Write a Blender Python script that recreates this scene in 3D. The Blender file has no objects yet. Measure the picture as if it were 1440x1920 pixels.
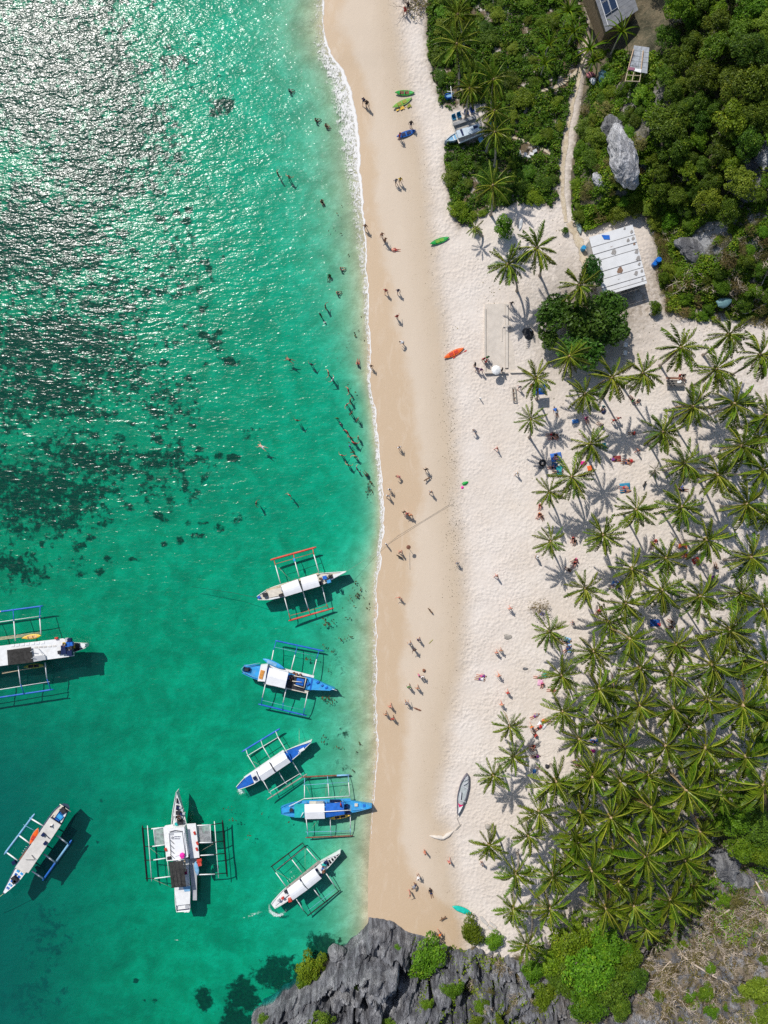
import bpy, bmesh, math, random
import numpy as np
from mathutils import Vector, Matrix, Euler

random.seed(7)
RNG = np.random.default_rng(7)
SC = bpy.context.scene
COL = SC.collection

# ------------------------------------------------------------------ camera, sky, sun, exposure
CAM_H = 106.0                     # a drone looking straight down
FPX = 1280.0                      # focal length in pixels of the 1440 x 1920 photograph
S0 = CAM_H / FPX                  # metres per photo pixel at water level
cam_data = bpy.data.cameras.new('camera')
cam = bpy.data.objects.new('camera', cam_data)
COL.objects.link(cam)
cam.location = (0, 0, CAM_H)
cam.rotation_euler = (0, 0, 0)
cam_data.sensor_fit = 'VERTICAL'
cam_data.sensor_height = 36.0
cam_data.lens = 36.0 * FPX / 1920.0
cam_data.clip_end = 2000
cam_data.clip_start = 1.0
SC.camera = cam

SUN_EL = math.radians(46)
SUN_DIR = Vector((-0.55, 0.83, 0)).normalized() * math.cos(SUN_EL) + Vector((0, 0, math.sin(SUN_EL)))
world = bpy.data.worlds.new('World')
SC.world = world
world.use_nodes = True
wn = world.node_tree
wn.nodes.clear()
sky = wn.nodes.new('ShaderNodeTexSky')
sky.sky_type = 'NISHITA'
sky.sun_disc = False
sky.sun_elevation = SUN_EL
sky.sun_rotation = math.atan2(SUN_DIR.x, SUN_DIR.y)
bg = wn.nodes.new('ShaderNodeBackground')
bg.inputs['Strength'].default_value = 0.115
wo = wn.nodes.new('ShaderNodeOutputWorld')
wn.links.new(sky.outputs[0], bg.inputs['Color'])
wn.links.new(bg.outputs[0], wo.inputs['Surface'])
sun_data = bpy.data.lights.new('sun', 'SUN')
sun_data.energy = 4.3
sun_data.angle = math.radians(0.5)
sun_data.color = (1.0, 0.963, 0.915)
sun = bpy.data.objects.new('sun', sun_data)
COL.objects.link(sun)
sun.location = SUN_DIR * 200
sun.rotation_euler = SUN_DIR.to_track_quat('Z', 'Y').to_euler()

SC.view_settings.view_transform = 'Standard'
SC.view_settings.look = 'None'
SC.view_settings.exposure = -0.08
SC.view_settings.gamma = 1
SC.view_settings.use_curve_mapping = False
SC.cycles.max_bounces = 6
SC.cycles.diffuse_bounces = 3
SC.cycles.glossy_bounces = 2
SC.cycles.transmission_bounces = 2
SC.cycles.transparent_max_bounces = 10
SC.cycles.use_denoising = False
SC.cycles.caustics_reflective = False
SC.cycles.caustics_refractive = False
SC.cycles.sample_clamp_direct = 12.0
SC.cycles.sample_clamp_indirect = 4.0

# ------------------------------------------------------------------ helpers
def W(px, py, z=0.0):
    """photo pixel + height above the water -> point in metres"""
    k = (CAM_H - z) / FPX
    return Vector(((px - 720) * k, (960 - py) * k, z))

def to_px(x, y):
    return x / S0 + 720, 960 - y / S0

def hash2(ix, iy, seed):
    n = (ix.astype(np.int64) * 374761393 + iy.astype(np.int64) * 668265263 + seed * 974634777) & 0xFFFFFFFF
    n = ((n ^ (n >> 13)) * 1274126177) & 0xFFFFFFFF
    n = n ^ (n >> 16)
    return (n & 0xFFFFFF) / float(0xFFFFFF)

def vnoise(x, y, seed=0):
    x = np.asarray(x, float); y = np.asarray(y, float)
    ix = np.floor(x); iy = np.floor(y)
    fx = x - ix; fy = y - iy
    fx = fx * fx * fx * (fx * (fx * 6 - 15) + 10); fy = fy * fy * fy * (fy * (fy * 6 - 15) + 10)
    a = hash2(ix, iy, seed); b = hash2(ix + 1, iy, seed); c = hash2(ix, iy + 1, seed); d = hash2(ix + 1, iy + 1, seed)
    return (a + (b - a) * fx) * (1 - fy) + (c + (d - c) * fx) * fy

def fbm(x, y, seed=0, octv=4, gain=0.5):
    v = 0; a = 1; t = 0
    for i in range(octv):
        v = v + a * (vnoise(x, y, seed + i * 17) * 2 - 1); t += a
        x = np.asarray(x) * 2.03 + 11.3; y = np.asarray(y) * 2.03 - 5.7; a *= gain
    return v / t

def ridged(x, y, seed=0, octv=4, gain=0.55):
    v = 0; a = 1; t = 0
    for i in range(octv):
        v = v + a * (1 - np.abs(vnoise(x, y, seed + i * 13) * 2 - 1)); t += a
        x = np.asarray(x) * 2.1 + 3.1; y = np.asarray(y) * 2.1 + 7.9; a *= gain
    return v / t

def sd_poly(px, py, poly):
    """signed distance in pixels, positive inside"""
    px = np.asarray(px, float); py = np.asarray(py, float)
    d = np.full(px.shape, 1e18); inside = np.zeros(px.shape, bool)
    n = len(poly)
    for i in range(n):
        x1, y1 = poly[i]; x2, y2 = poly[(i + 1) % n]
        ex, ey = x2 - x1, y2 - y1
        t = np.clip(((px - x1) * ex + (py - y1) * ey) / (ex * ex + ey * ey + 1e-9), 0, 1)
        d = np.minimum(d, (px - x1 - t * ex) ** 2 + (py - y1 - t * ey) ** 2)
        cross = ((y1 > py) != (y2 > py)) & (px < (x2 - x1) * (py - y1) / ((y2 - y1) if y2 != y1 else 1e-9) + x1)
        inside ^= cross
    d = np.sqrt(d)
    return np.where(inside, d, -d)

def curve(pts):
    ys = np.array([p[1] for p in pts], float); xs = np.array([p[0] for p in pts], float)
    return lambda y: np.interp(y, ys, xs)

def sstep(a, b, x):
    t = np.clip((np.asarray(x, float) - a) / (b - a), 0, 1)
    return t * t * (3 - 2 * t)

def link(o, parent=None):
    COL.objects.link(o)
    if parent is not None:
        o.parent = parent
    return o

def tag(o, label=None, cat=None, group=None, kind=None):
    if label: o['label'] = label
    if cat: o['category'] = cat
    if group: o['group'] = group
    if kind: o['kind'] = kind
    return o

def thing(name, label, cat, loc=(0, 0, 0), group=None):
    o = bpy.data.objects.new(name, None)
    o.empty_display_size = 0.3
    o.location = loc
    link(o)
    return tag(o, label, cat, group)

def mesh_np(name, verts, faces, mat=None, smooth=True, attrs=None):
    """faces: (n,3) or (n,4) int array"""
    verts = np.asarray(verts, np.float32); faces = np.asarray(faces, np.int32)
    me = bpy.data.meshes.new(name)
    n, k = faces.shape
    me.vertices.add(len(verts)); me.vertices.foreach_set('co', verts.ravel())
    me.loops.add(n * k); me.loops.foreach_set('vertex_index', faces.ravel())
    me.polygons.add(n)
    me.polygons.foreach_set('loop_start', np.arange(0, n * k, k, dtype=np.int32))
    me.update(calc_edges=True)
    me.polygons.foreach_set('use_smooth', np.full(n, smooth, dtype=bool))
    for nm, dom, arr in (attrs or []):
        at = me.attributes.new(nm, 'FLOAT', dom)
        at.data.foreach_set('value', np.asarray(arr, np.float32).ravel())
    if mat: me.materials.append(mat)
    me.validate()
    return me

def grid_faces(nr, nc):
    i = np.arange(nr - 1)[:, None] * nc + np.arange(nc - 1)[None, :]
    return np.stack([i, i + 1, i + nc + 1, i + nc], -1).reshape(-1, 4)

# node helper
class NT:
    def __init__(self, name):
        self.m = bpy.data.materials.new(name)
        self.m.use_nodes = True
        self.t = self.m.node_tree
        self.t.nodes.clear()
        self.out = self.t.nodes.new('ShaderNodeOutputMaterial')
    def n(self, typ, **kw):
        nd = self.t.nodes.new('ShaderNode' + typ)
        for k, v in kw.items():
            if k.startswith('_'): setattr(nd, k[1:], v)
        for k, v in kw.items():
            if k.startswith('_'): continue
            key = k.replace('__', ' ')
            if key[0] == 'i' and key[1:].isdigit(): key = int(key[1:])
            self.s(nd, key, v)
        return nd
    def s(self, nd, key, v):
        if isinstance(v, bpy.types.NodeSocket):
            self.t.links.new(v, nd.inputs[key])
        elif isinstance(v, bpy.types.Node):
            self.t.links.new(v.outputs[0], nd.inputs[key])
        else:
            if isinstance(v, tuple) and len(v) == 3 and nd.inputs[key].type == 'RGBA': v = (*v, 1)
            nd.inputs[key].default_value = v
    def math(self, op, a, b=0.0, c=0.0, clamp=False):
        nd = self.n('Math', _operation=op, _use_clamp=clamp)
        self.s(nd, 0, a); self.s(nd, 1, b)
        if op in ('MULTIPLY_ADD', 'SMOOTH_MIN', 'COMPARE'): self.s(nd, 2, c)
        return nd.outputs[0]
    def step(self, x, a, b):
        nd = self.n('MapRange', _interpolation_type='SMOOTHSTEP')
        self.s(nd, 'Value', x); nd.inputs['From Min'].default_value = a; nd.inputs['From Max'].default_value = b
        return nd.outputs[0]
    def mix(self, f, a, b, blend='MIX'):
        nd = self.n('Mix', _data_type='RGBA', _blend_type=blend)
        self.s(nd, 0, f); self.s(nd, 6, a); self.s(nd, 7, b)
        return nd.outputs[2]
    def attr(self, name):
        return self.n('Attribute', _attribute_name=name).outputs['Fac']
    def noise(self, vec, scale, detail=3, rough=0.55, dist=0.0):
        nd = self.n('TexNoise', Scale=scale, Detail=detail, Roughness=rough, Distortion=dist)
        if vec is not None: self.s(nd, 'Vector', vec)
        return nd.outputs['Fac']
    def pos(self):
        return self.n('NewGeometry').outputs['Position']
    def mapping(self, vec, rot=0.0, scale=(1, 1, 1)):
        nd = self.n('Mapping')
        self.s(nd, 'Vector', vec); nd.inputs['Rotation'].default_value = (0, 0, rot); nd.inputs['Scale'].default_value = scale
        return nd.outputs[0]
    def bump(self, h, strength=0.5, dist=0.1, normal=None):
        nd = self.n('Bump', Strength=strength, Distance=dist)
        self.s(nd, 'Height', h)
        if normal is not None: self.s(nd, 'Normal', normal)
        return nd.outputs[0]
    def surf(self, sh):
        self.t.links.new(sh if isinstance(sh, bpy.types.NodeSocket) else sh.outputs[0], self.out.inputs['Surface'])
        return self.m

MATS = {}
def pmat(name, col, rough=0.6, var=0.14, scale=3.0, spec=0.3, bump=0.0, stain=None, amt=0.5):
    """painted / solid surface with uneven tone, optional stains"""
    if name in MATS: return MATS[name]
    q = NT(name)
    vec = q.n('TexCoord').outputs['Object']
    nz = q.noise(vec, scale, 4, 0.6)
    lo = tuple(c * (1 - var) for c in col); hi = tuple(min(1, c * (1 + var)) for c in col)
    c = q.mix(q.step(nz, 0.3, 0.7), lo, hi)
    if stain:
        n2 = q.noise(vec, scale * 0.45, 5, 0.65, 0.4)
        c = q.mix(q.math('MULTIPLY', q.step(n2, 0.52, 0.7), amt), c, stain)
    b = q.n('BsdfPrincipled', Base__Color=c, Roughness=rough)
    b.inputs['Specular IOR Level'].default_value = spec
    if bump:
        q.s(b, 'Normal', q.bump(nz, bump, 0.02))
    MATS[name] = q.surf(b)
    return MATS[name]

class MB:
    """collects shapes in world metres, then links them as ONE mesh object"""
    def __init__(self):
        self.v = []; self.f = []
    def add(self, vs, fs):
        o = len(self.v)
        self.v += [tuple(p) for p in vs]
        self.f += [tuple(i + o for i in f) for f in fs]
        return self
    def box(self, c, size, rz=0.0, tilt=None):
        sx, sy, sz = size[0] / 2, size[1] / 2, size[2] / 2
        R = Matrix.Rotation(rz, 3, 'Z')
        if tilt: R = R @ Euler(tilt).to_matrix()
        vs = [Vector(c) + R @ Vector((x * sx, y * sy, z * sz)) for z in (-1, 1) for x, y in ((-1, -1), (1, -1), (1, 1), (-1, 1))]
        return self.add(vs, [(3, 2, 1, 0), (4, 5, 6, 7), (0, 1, 5, 4), (1, 2, 6, 5), (2, 3, 7, 6), (3, 0, 4, 7)])
    def tube(self, pts, rad, n=6):
        pts = [Vector(p) for p in pts]
        if not hasattr(rad, '__len__'): rad = [rad] * len(pts)
        vs = []
        up = Vector((0.31, 0.17, 0.93))
        for i, p in enumerate(pts):
            d = (pts[min(i + 1, len(pts) - 1)] - pts[max(i - 1, 0)]).normalized()
            a = d.cross(up)
            if a.length < 1e-3: a = d.cross(Vector((1, 0, 0)))
            a.normalize(); b = d.cross(a)
            vs += [p + (a * math.cos(2 * math.pi * k / n) + b * math.sin(2 * math.pi * k / n)) * rad[i] for k in range(n)]
        fs = []
        for i in range(len(pts) - 1):
            for k in range(n):
                fs.append((i * n + k, i * n + (k + 1) % n, (i + 1) * n + (k + 1) % n, (i + 1) * n + k))
        fs.append(tuple(range(n - 1, -1, -1))); fs.append(tuple((len(pts) - 1) * n + k for k in range(n)))
        return self.add(vs, fs)
    def prism(self, poly, th):
        """poly: list of points; thickness downwards"""
        n = len(poly)
        vs = [Vector(p) for p in poly] + [Vector(p) - Vector((0, 0, th)) for p in poly]
        return self.add(vs, [tuple(range(n)), tuple(range(2 * n - 1, n - 1, -1))] + [((i + 1) % n, i, n + i, n + (i + 1) % n) for i in range(n)])
    def loft(self, rings, cap=True):
        n = len(rings[0]); vs = [p for r in rings for p in r]; fs = []
        for i in range(len(rings) - 1):
            for k in range(n):
                fs.append((i * n + k, i * n + (k + 1) % n, (i + 1) * n + (k + 1) % n, (i + 1) * n + k))
        if cap:
            fs.append(tuple(range(n - 1, -1, -1))); fs.append(tuple((len(rings) - 1) * n + k for k in range(n)))
        return self.add(vs, fs)
    def ball(self, c, r, sq=(1, 1, 1), nu=8, nv=5):
        c = Vector(c); rings = []
        for j in range(nv + 1):
            th = math.pi * (0.04 + 0.92 * j / nv)
            rings.append([c + Vector((math.sin(th) * math.cos(2 * math.pi * k / nu) * r * sq[0], math.sin(th) * math.sin(2 * math.pi * k / nu) * r * sq[1], -math.cos(th) * r * sq[2])) for k in range(nu)])
        return self.loft(rings)
    def mesh(self, name, mat, org=(0, 0, 0), smooth=False):
        me = bpy.data.meshes.new(name)
        o = Vector(org)
        me.from_pydata([Vector(p) - o for p in self.v], [], self.f)
        bm = bmesh.new(); bm.from_mesh(me); bmesh.ops.recalc_face_normals(bm, faces=bm.faces); bm.to_mesh(me); bm.free()
        if smooth:
            me.polygons.foreach_set('use_smooth', [True] * len(me.polygons))
        if mat: me.materials.append(mat)
        return me
    def build(self, name, mat, parent=None, smooth=False, origin=None):
        org = Vector((0, 0, 0))
        q = parent
        while q is not None:
            org = org + q.location; q = q.parent
        if origin is not None: org = Vector(origin)
        o = bpy.data.objects.new(name, self.mesh(name, mat, org, smooth))
        if parent is None: o.location = org
        return link(o, parent)

# ------------------------------------------------------------------ lay of the land (photo pixels -> metres)
shore = curve([(600, -900), (600, -150), (608, 0), (605, 50), (618, 100), (640, 130), (655, 170), (667, 210), (671, 260), (673, 320), (680, 400), (686, 480), (690, 560), (690, 620), (692, 700), (700, 760), (710, 850), (718, 950), (717, 1000), (710, 1060), (705, 1100), (703, 1160), (705, 1240), (704, 1320), (706, 1400), (702, 1460), (697, 1520), (693, 1580), (690, 1650), (690, 1720), (690, 2800)])
tanl = curve([(640, -300), (640, 0), (637, 60), (655, 100), (680, 150), (690, 200), (694, 300), (705, 400), (722, 500), (732, 560), (740, 620), (760, 700), (772, 780), (782, 850), (792, 920), (784, 960), (775, 1000), (762, 1100), (757, 1200), (752, 1300), (757, 1400), (750, 1500), (748, 1570), (770, 1640), (850, 1700), (880, 1760), (880, 2400)])
dryl = curve([(736, -300), (738, 0), (748, 100), (765, 200), (790, 300), (802, 400), (808, 480), (818, 560), (832, 640), (838, 700), (842, 760), (848, 850), (850, 950), (862, 1050), (868, 1150), (858, 1250), (838, 1350), (822, 1450), (815, 1500), (835, 1560), (846, 1620), (858, 1700), (868, 1760), (868, 2400)])
reach = curve([(22, -300), (22, 0), (20, 300), (11, 600), (5.2, 750), (5.2, 1000), (10, 1150), (14, 1300), (14, 1500), (12, 1750), (12, 2200)])
HILL = [(1110, -900), (1098, -100), (1096, 100), (1086, 180), (1076, 250), (1064, 330), (1064, 390), (1085, 436), (1108, 432), (1186, 408), (1226, 438), (1244, 560), (1300, 588), (1350, 598), (1440, 612), (2600, 640), (2600, -900)]
CLIFF = [(400, 2900), (455, 2100), (478, 1925), (486, 1885), (522, 1850), (560, 1838), (604, 1802), (634, 1772), (655, 1752), (688, 1724), (720, 1722), (770, 1737), (812, 1752), (855, 1763), (900, 1760), (960, 1770), (1010, 1785), (1060, 1775), (1150, 1740), (1230, 1705), (1300, 1680), (1335, 1625), (1380, 1605), (1440, 1590), (2600, 1500), (2600, 2900)]
GREEN = [(790, -900), (798, -150), (800, 0), (795, 50), (794, 75), (801, 112), (806, 145), (813, 172), (824, 203), (846, 214), (905, 205), (905, 262), (850, 268), (832, 270), (831, 330), (838, 370), (846, 410), (858, 434), (880, 430), (905, 408), (935, 398), (1000, 386), (1030, 400), (1045, 380), (1048, 310), (1060, 230), (1085, 130), (1096, 60), (1100, -900)]

def beach_z(px, py):
    d = (px - shore(py)) * S0
    L = reach(py)
    D = np.maximum(-d, 0)
    sea = -0.68 * (2.5 * (1 - np.exp(-(D / L) ** 1.45)) + 0.04 * np.minimum(D, 1.5) + 0.015 * D + 0.6 * sstep(1000, 1900, py) * sstep(18, 60, D)) + 0.25 * fbm(px * 0.02, py * 0.02, 3) * sstep(4, 25, D)
    land = 1.9 * (1 - np.exp(-np.maximum(d, 0) / 17)) + 0.10 * fbm(px * 0.015, py * 0.015, 9) * sstep(6, 14, d)
    return np.where(d < 0, sea, land)

def hill_z(px, py):
    d = sd_poly(px, py, HILL) * S0
    h = 13 * (1 - np.exp(-np.maximum(d, 0) / 15)) + 1.3 * fbm(px * 0.012, py * 0.012, 21) * sstep(1, 7, d)
    return np.where(d > 0, 1.55 + h, 1.2 + d * 1.2)

def cliff_z(px, py, fine=True):
    px = np.asarray(px, float); py = np.asarray(py, float)
    wob = 8 * fbm(px * 0.03, py * 0.03, 31)
    d = (sd_poly(px, py, CLIFF) + wob) * S0
    gentle = sstep(960, 1120, px)
    top = 10.5 - 3.0 * gentle
    rise = (1.35 - 0.75 * gentle)
    h = top * (1 - np.exp(-np.maximum(d, 0) * rise / top))
    # bedding runs up to the north-east: streaks along it, splits across it
    u = (px * 0.80 + py * 0.60) * S0; v = (-px * 0.60 + py * 0.80) * S0
    w = u + 1.2 * fbm(u * 0.25, v * 0.25, 37)
    big = ridged(w * 0.20, v * 0.10, 41, 3) - 0.55
    cv = ridged(w * 0.16 + 0.3 * fbm(u * .3, v * .3, 91, 3), v * 0.07 + 0.4 * fbm(u * .2, v * .2, 92, 2), 93, 1)
    cv2 = ridged(u * 0.10 + v * 0.13 + 0.5 * fbm(u * .25, v * .25, 94, 3), v * 0.02, 95, 1)
    crev = sstep(0.86, 0.985, cv) + 0.8 * sstep(0.90, 0.99, cv2)
    h = h + sstep(0.2, 3.5, d) * (1 - 0.62 * gentle) * 7.5 * big
    h = h - crev * sstep(1.0, 4.0, d) * (1 - 0.7 * gentle) * 4.2
    if fine:
        mid = ridged(w * 0.75, v * 0.22, 43, 4) - 0.5
        sm = ridged(w * 2.2, v * 0.8, 47, 3) - 0.5
        mid = np.sign(mid) * np.abs(mid * 2) ** 0.8 * 0.5
        blk = hash2(np.floor(w * 0.55 + 2 * vnoise(u * .4, v * .4, 5)), np.floor(v * 0.28 + 3 * vnoise(u * .3, v * .3, 6)), 77) - 0.5
        h = h + sstep(0.0, 1.5, d) * (1 - 0.5 * gentle) * (2.6 * mid + 1.1 * sm + 2.2 * blk)
    base = np.where(px < 690, -3.0, 0.4)
    return np.where(d > 0, base + (0 - base) * sstep(0, 1.6, d) + h + 1.0 * gentle, base + d * 1.5)

def ground(px, py):
    a = np.array([float(px)]); b = np.array([float(py)])
    return float(max(beach_z(a, b)[0], hill_z(a, b)[0], cliff_z(a, b, False)[0]))

def onground(px, py):
    """ground point seen at a photo pixel"""
    z = 1.5
    for _ in range(6):
        p = W(px, py, z); q = to_px(p.x, p.y); z = ground(*q)
    return W(px, py, z)

def gz(x, y):
    return ground(*to_px(x, y))
# ------------------------------------------------------------------ materials of the setting
def mat_beach():
    q = NT('beach_sand')
    P = q.pos()
    n_big = q.noise(P, 0.16, 4, 0.6)
    n_mid = q.noise(P, 0.9, 4, 0.6)
    n_fine = q.noise(P, 9.0, 3, 0.6)
    off = q.math('MULTIPLY', q.math('SUBTRACT', n_big, 0.5), 5.0)
    off2 = q.math('MULTIPLY', q.math('SUBTRACT', n_mid, 0.5), 1.6)
    wob = q.math('ADD', off, off2)
    a_tan = q.math('ADD', q.attr('a_tan'), q.math('MULTIPLY', wob, 0.8))
    a_dry = q.math('ADD', q.attr('a_dry'), q.math('MULTIPLY', wob, 0.42))
    tan = (0.535, 0.40, 0.265); damp = (0.60, 0.495, 0.38); dry = (0.655, 0.575, 0.495); pale = (0.70, 0.63, 0.56)
    c = q.mix(q.step(a_tan, -0.9, 1.3), tan, damp)
    dryf = q.step(a_dry, -1.3, 1.3)
    dryc = q.mix(q.step(n_big, 0.35, 0.7), dry, pale)
    c = q.mix(dryf, c, dryc)
    blot = q.math('MULTIPLY', q.step(q.noise(q.mapping(P, 0.1, (1.0, 0.35, 1)), 0.55, 5, 0.7, 0.8), 0.5, 0.68), q.math('SUBTRACT', 1.0, dryf))
    c = q.mix(q.math('MULTIPLY', blot, 0.30), c, (0.66, 0.55, 0.43))
    trod = q.math('MULTIPLY', q.step(q.noise(q.mapping(P, 0.05, (1.3, 0.25, 1)), 0.9, 4, 0.75, 0.6), 0.56, 0.66), dryf)
    c = q.mix(q.math('MULTIPLY', trod, 0.16), c, (0.47, 0.41, 0.35))
    # wrack: specks of dried weed and coarse shell along the upper tide line
    band = q.math('MULTIPLY', q.step(q.attr('a_dry'), -5.0, -0.6), q.math('SUBTRACT', 1.0, q.step(q.attr('a_dry'), 0.2, 2.4)))
    c = q.mix(q.math('MULTIPLY', band, 0.28), c, (0.40, 0.29, 0.165))
    speck = q.step(q.noise(P, 5.5, 2, 0.7), 0.60, 0.70)
    speck = q.math('MULTIPLY', q.math('MULTIPLY', speck, q.step(n_mid, 0.42, 0.6)), band)
    c = q.mix(q.math('MULTIPLY', speck, 0.8), c, (0.20, 0.14, 0.08))
    # stray twigs everywhere
    tw = q.math('MULTIPLY', q.step(q.noise(P, 3.1, 2, 0.8), 0.735, 0.76), 0.5)
    c = q.mix(tw, c, (0.20, 0.15, 0.09))
    # trodden, leaf-littered sand under the palms and soil under the plants, plus painted shade between the lower palms
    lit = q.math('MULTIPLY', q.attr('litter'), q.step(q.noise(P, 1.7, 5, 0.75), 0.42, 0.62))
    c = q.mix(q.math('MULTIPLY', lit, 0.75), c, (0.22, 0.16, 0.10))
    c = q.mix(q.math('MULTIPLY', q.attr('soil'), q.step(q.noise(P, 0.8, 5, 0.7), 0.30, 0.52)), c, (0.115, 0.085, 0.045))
    c = q.mix(q.math('MULTIPLY', q.math('SUBTRACT', n_fine, 0.5), 0.35), c, (0.9, 0.8, 0.7))
    # relief: footprints in dry sand, almost none on the wet slope
    foot = q.n('TexVoronoi', Scale=2.1, _feature='SMOOTH_F1', Smoothness=0.6)
    q.s(foot, 'Vector', q.n('VectorMath', _operation='ADD', i0=P, i1=q.n('VectorMath', _operation='SCALE', i0=q.n('TexNoise', Scale=1.3, Detail=3).outputs['Color'], Scale=0.9).outputs[0]).outputs[0])
    h = q.math('ADD', q.math('MULTIPLY', foot.outputs['Distance'], 0.75), q.math('MULTIPLY', q.noise(P, 3.2, 3, 0.6), 0.6))
    h = q.math('MULTIPLY', q.math('MULTIPLY', h, q.math('MULTIPLY_ADD', dryf, 0.93, 0.07)), q.math('MULTIPLY_ADD', q.step(q.noise(P, 0.28, 3, 0.6), 0.3, 0.7), 0.9, 0.45))
    b = q.n('BsdfPrincipled', Base__Color=c, Roughness=0.9)
    b.inputs['Specular IOR Level'].default_value = 0.15
    q.s(b, 'Roughness', q.math('MULTIPLY_ADD', q.step(a_tan, -1.0, 2.0), 0.35, 0.55))
    q.s(b, 'Normal', q.bump(h, 0.75, 0.15))
    return q.surf(b)

def mat_seabed():
    q = NT('seabed_sand_and_reef')
    P = q.pos()
    n1 = q.noise(P, 0.10, 3, 0.6)
    n2 = q.noise(P, 0.42, 5, 0.65, 0.3)
    n3 = q.noise(P, 2.2, 4, 0.6)
    sand = q.mix(q.step(n2, 0.3, 0.7), (0.52, 0.46, 0.29), (0.74, 0.67, 0.47))
    sand = q.mix(q.math('MULTIPLY', q.step(q.noise(P, 0.22, 4, 0.6, 0.6), 0.42, 0.68), 0.55), sand, (0.34, 0.31, 0.20))
    sand = q.mix(q.math('MULTIPLY', q.step(n3, 0.35, 0.7), 0.25), sand, (0.48, 0.43, 0.29))
    reef = q.attr('reef')
    v = q.math('ADD', q.math('MULTIPLY', n2, 0.45), q.math('ADD', q.math('MULTIPLY', n1, 0.13), q.math('MULTIPLY', q.noise(P, 1.0, 4, 0.65), 0.42)))
    th = q.math('SUBTRACT', 0.70, q.math('MULTIPLY', reef, 0.34))
    f = q.step(q.math('SUBTRACT', v, th), -0.05, 0.06)
    f = q.math('MULTIPLY', f, q.step(reef, 0.01, 0.2))
    grass = q.mix(q.step(n3, 0.4, 0.65), (0.018, 0.022, 0.018), (0.06, 0.066, 0.036))
    c = q.mix(q.math('MULTIPLY', f, 0.93), sand, grass)
    c = q.mix(q.attr('silt'), c, (0.11, 0.215, 0.25))  # deep-water tone blended into the bed colour
    b = q.n('BsdfDiffuse', Color=c)
    q.s(b, 'Normal', q.bump(q.math('ADD', n2, q.math('MULTIPLY', n3, 0.4)), 0.5, 0.35))
    return q.surf(b)

def mat_water():
    q = NT('sea_water')
    P = q.pos()
    warp = q.n('VectorMath', _operation='ADD', i0=P, i1=q.n('VectorMath', _operation='SCALE', i0=q.n('TexNoise', Scale=0.05, Detail=2).outputs['Color'], Scale=9.0).outputs[0]).outputs[0]
    m1 = q.mapping(warp, math.radians(-17), (0.42, 1.0, 1.0))
    m2 = q.mapping(warp, math.radians(-34), (0.6, 1.0, 1.0))
    big = q.noise(m1, 0.62, 1, 0.5)
    mid = q.noise(m1, 2.1, 1, 0.5, 0.25)
    sml = q.noise(m2, 4.4, 1, 0.5)
    h = q.math('ADD', q.math('MULTIPLY', big, 0.62), q.math('ADD', q.math('MULTIPLY', mid, 0.42), q.math('MULTIPLY', sml, 0.17)))
    calm = q.attr('chop')
    nb = q.n('Bump', Strength=1.0, Distance=1.0)
    q.s(nb, 'Height', q.math('MULTIPLY', h, calm))
    nrm = nb.outputs[0]
    fr = q.n('Fresnel', IOR=1.333)
    gl = q.n('BsdfGlossy', Color=(1, 1, 1), Roughness=0.225, Normal=nrm)
    tr = q.n('BsdfTransparent', Color=(1, 1, 1))
    # suspended sediment and air bubbles: a weak diffuse return from the upper water
    di = q.n('BsdfDiffuse', Color=(0.03, 0.42, 0.36))
    body = q.n('MixShader', i0=q.math('MULTIPLY', q.attr('depth'), 0.05, clamp=True), i1=tr, i2=di)
    sh = q.n('MixShader', i0=fr, i1=body, i2=gl)
    vol = q.n('VolumeAbsorption', Color=(0.0, 0.928, 0.893), Density=1.40)
    q.t.links.new(vol.outputs[0], q.out.inputs['Volume'])
    return q.surf(sh)

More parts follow.
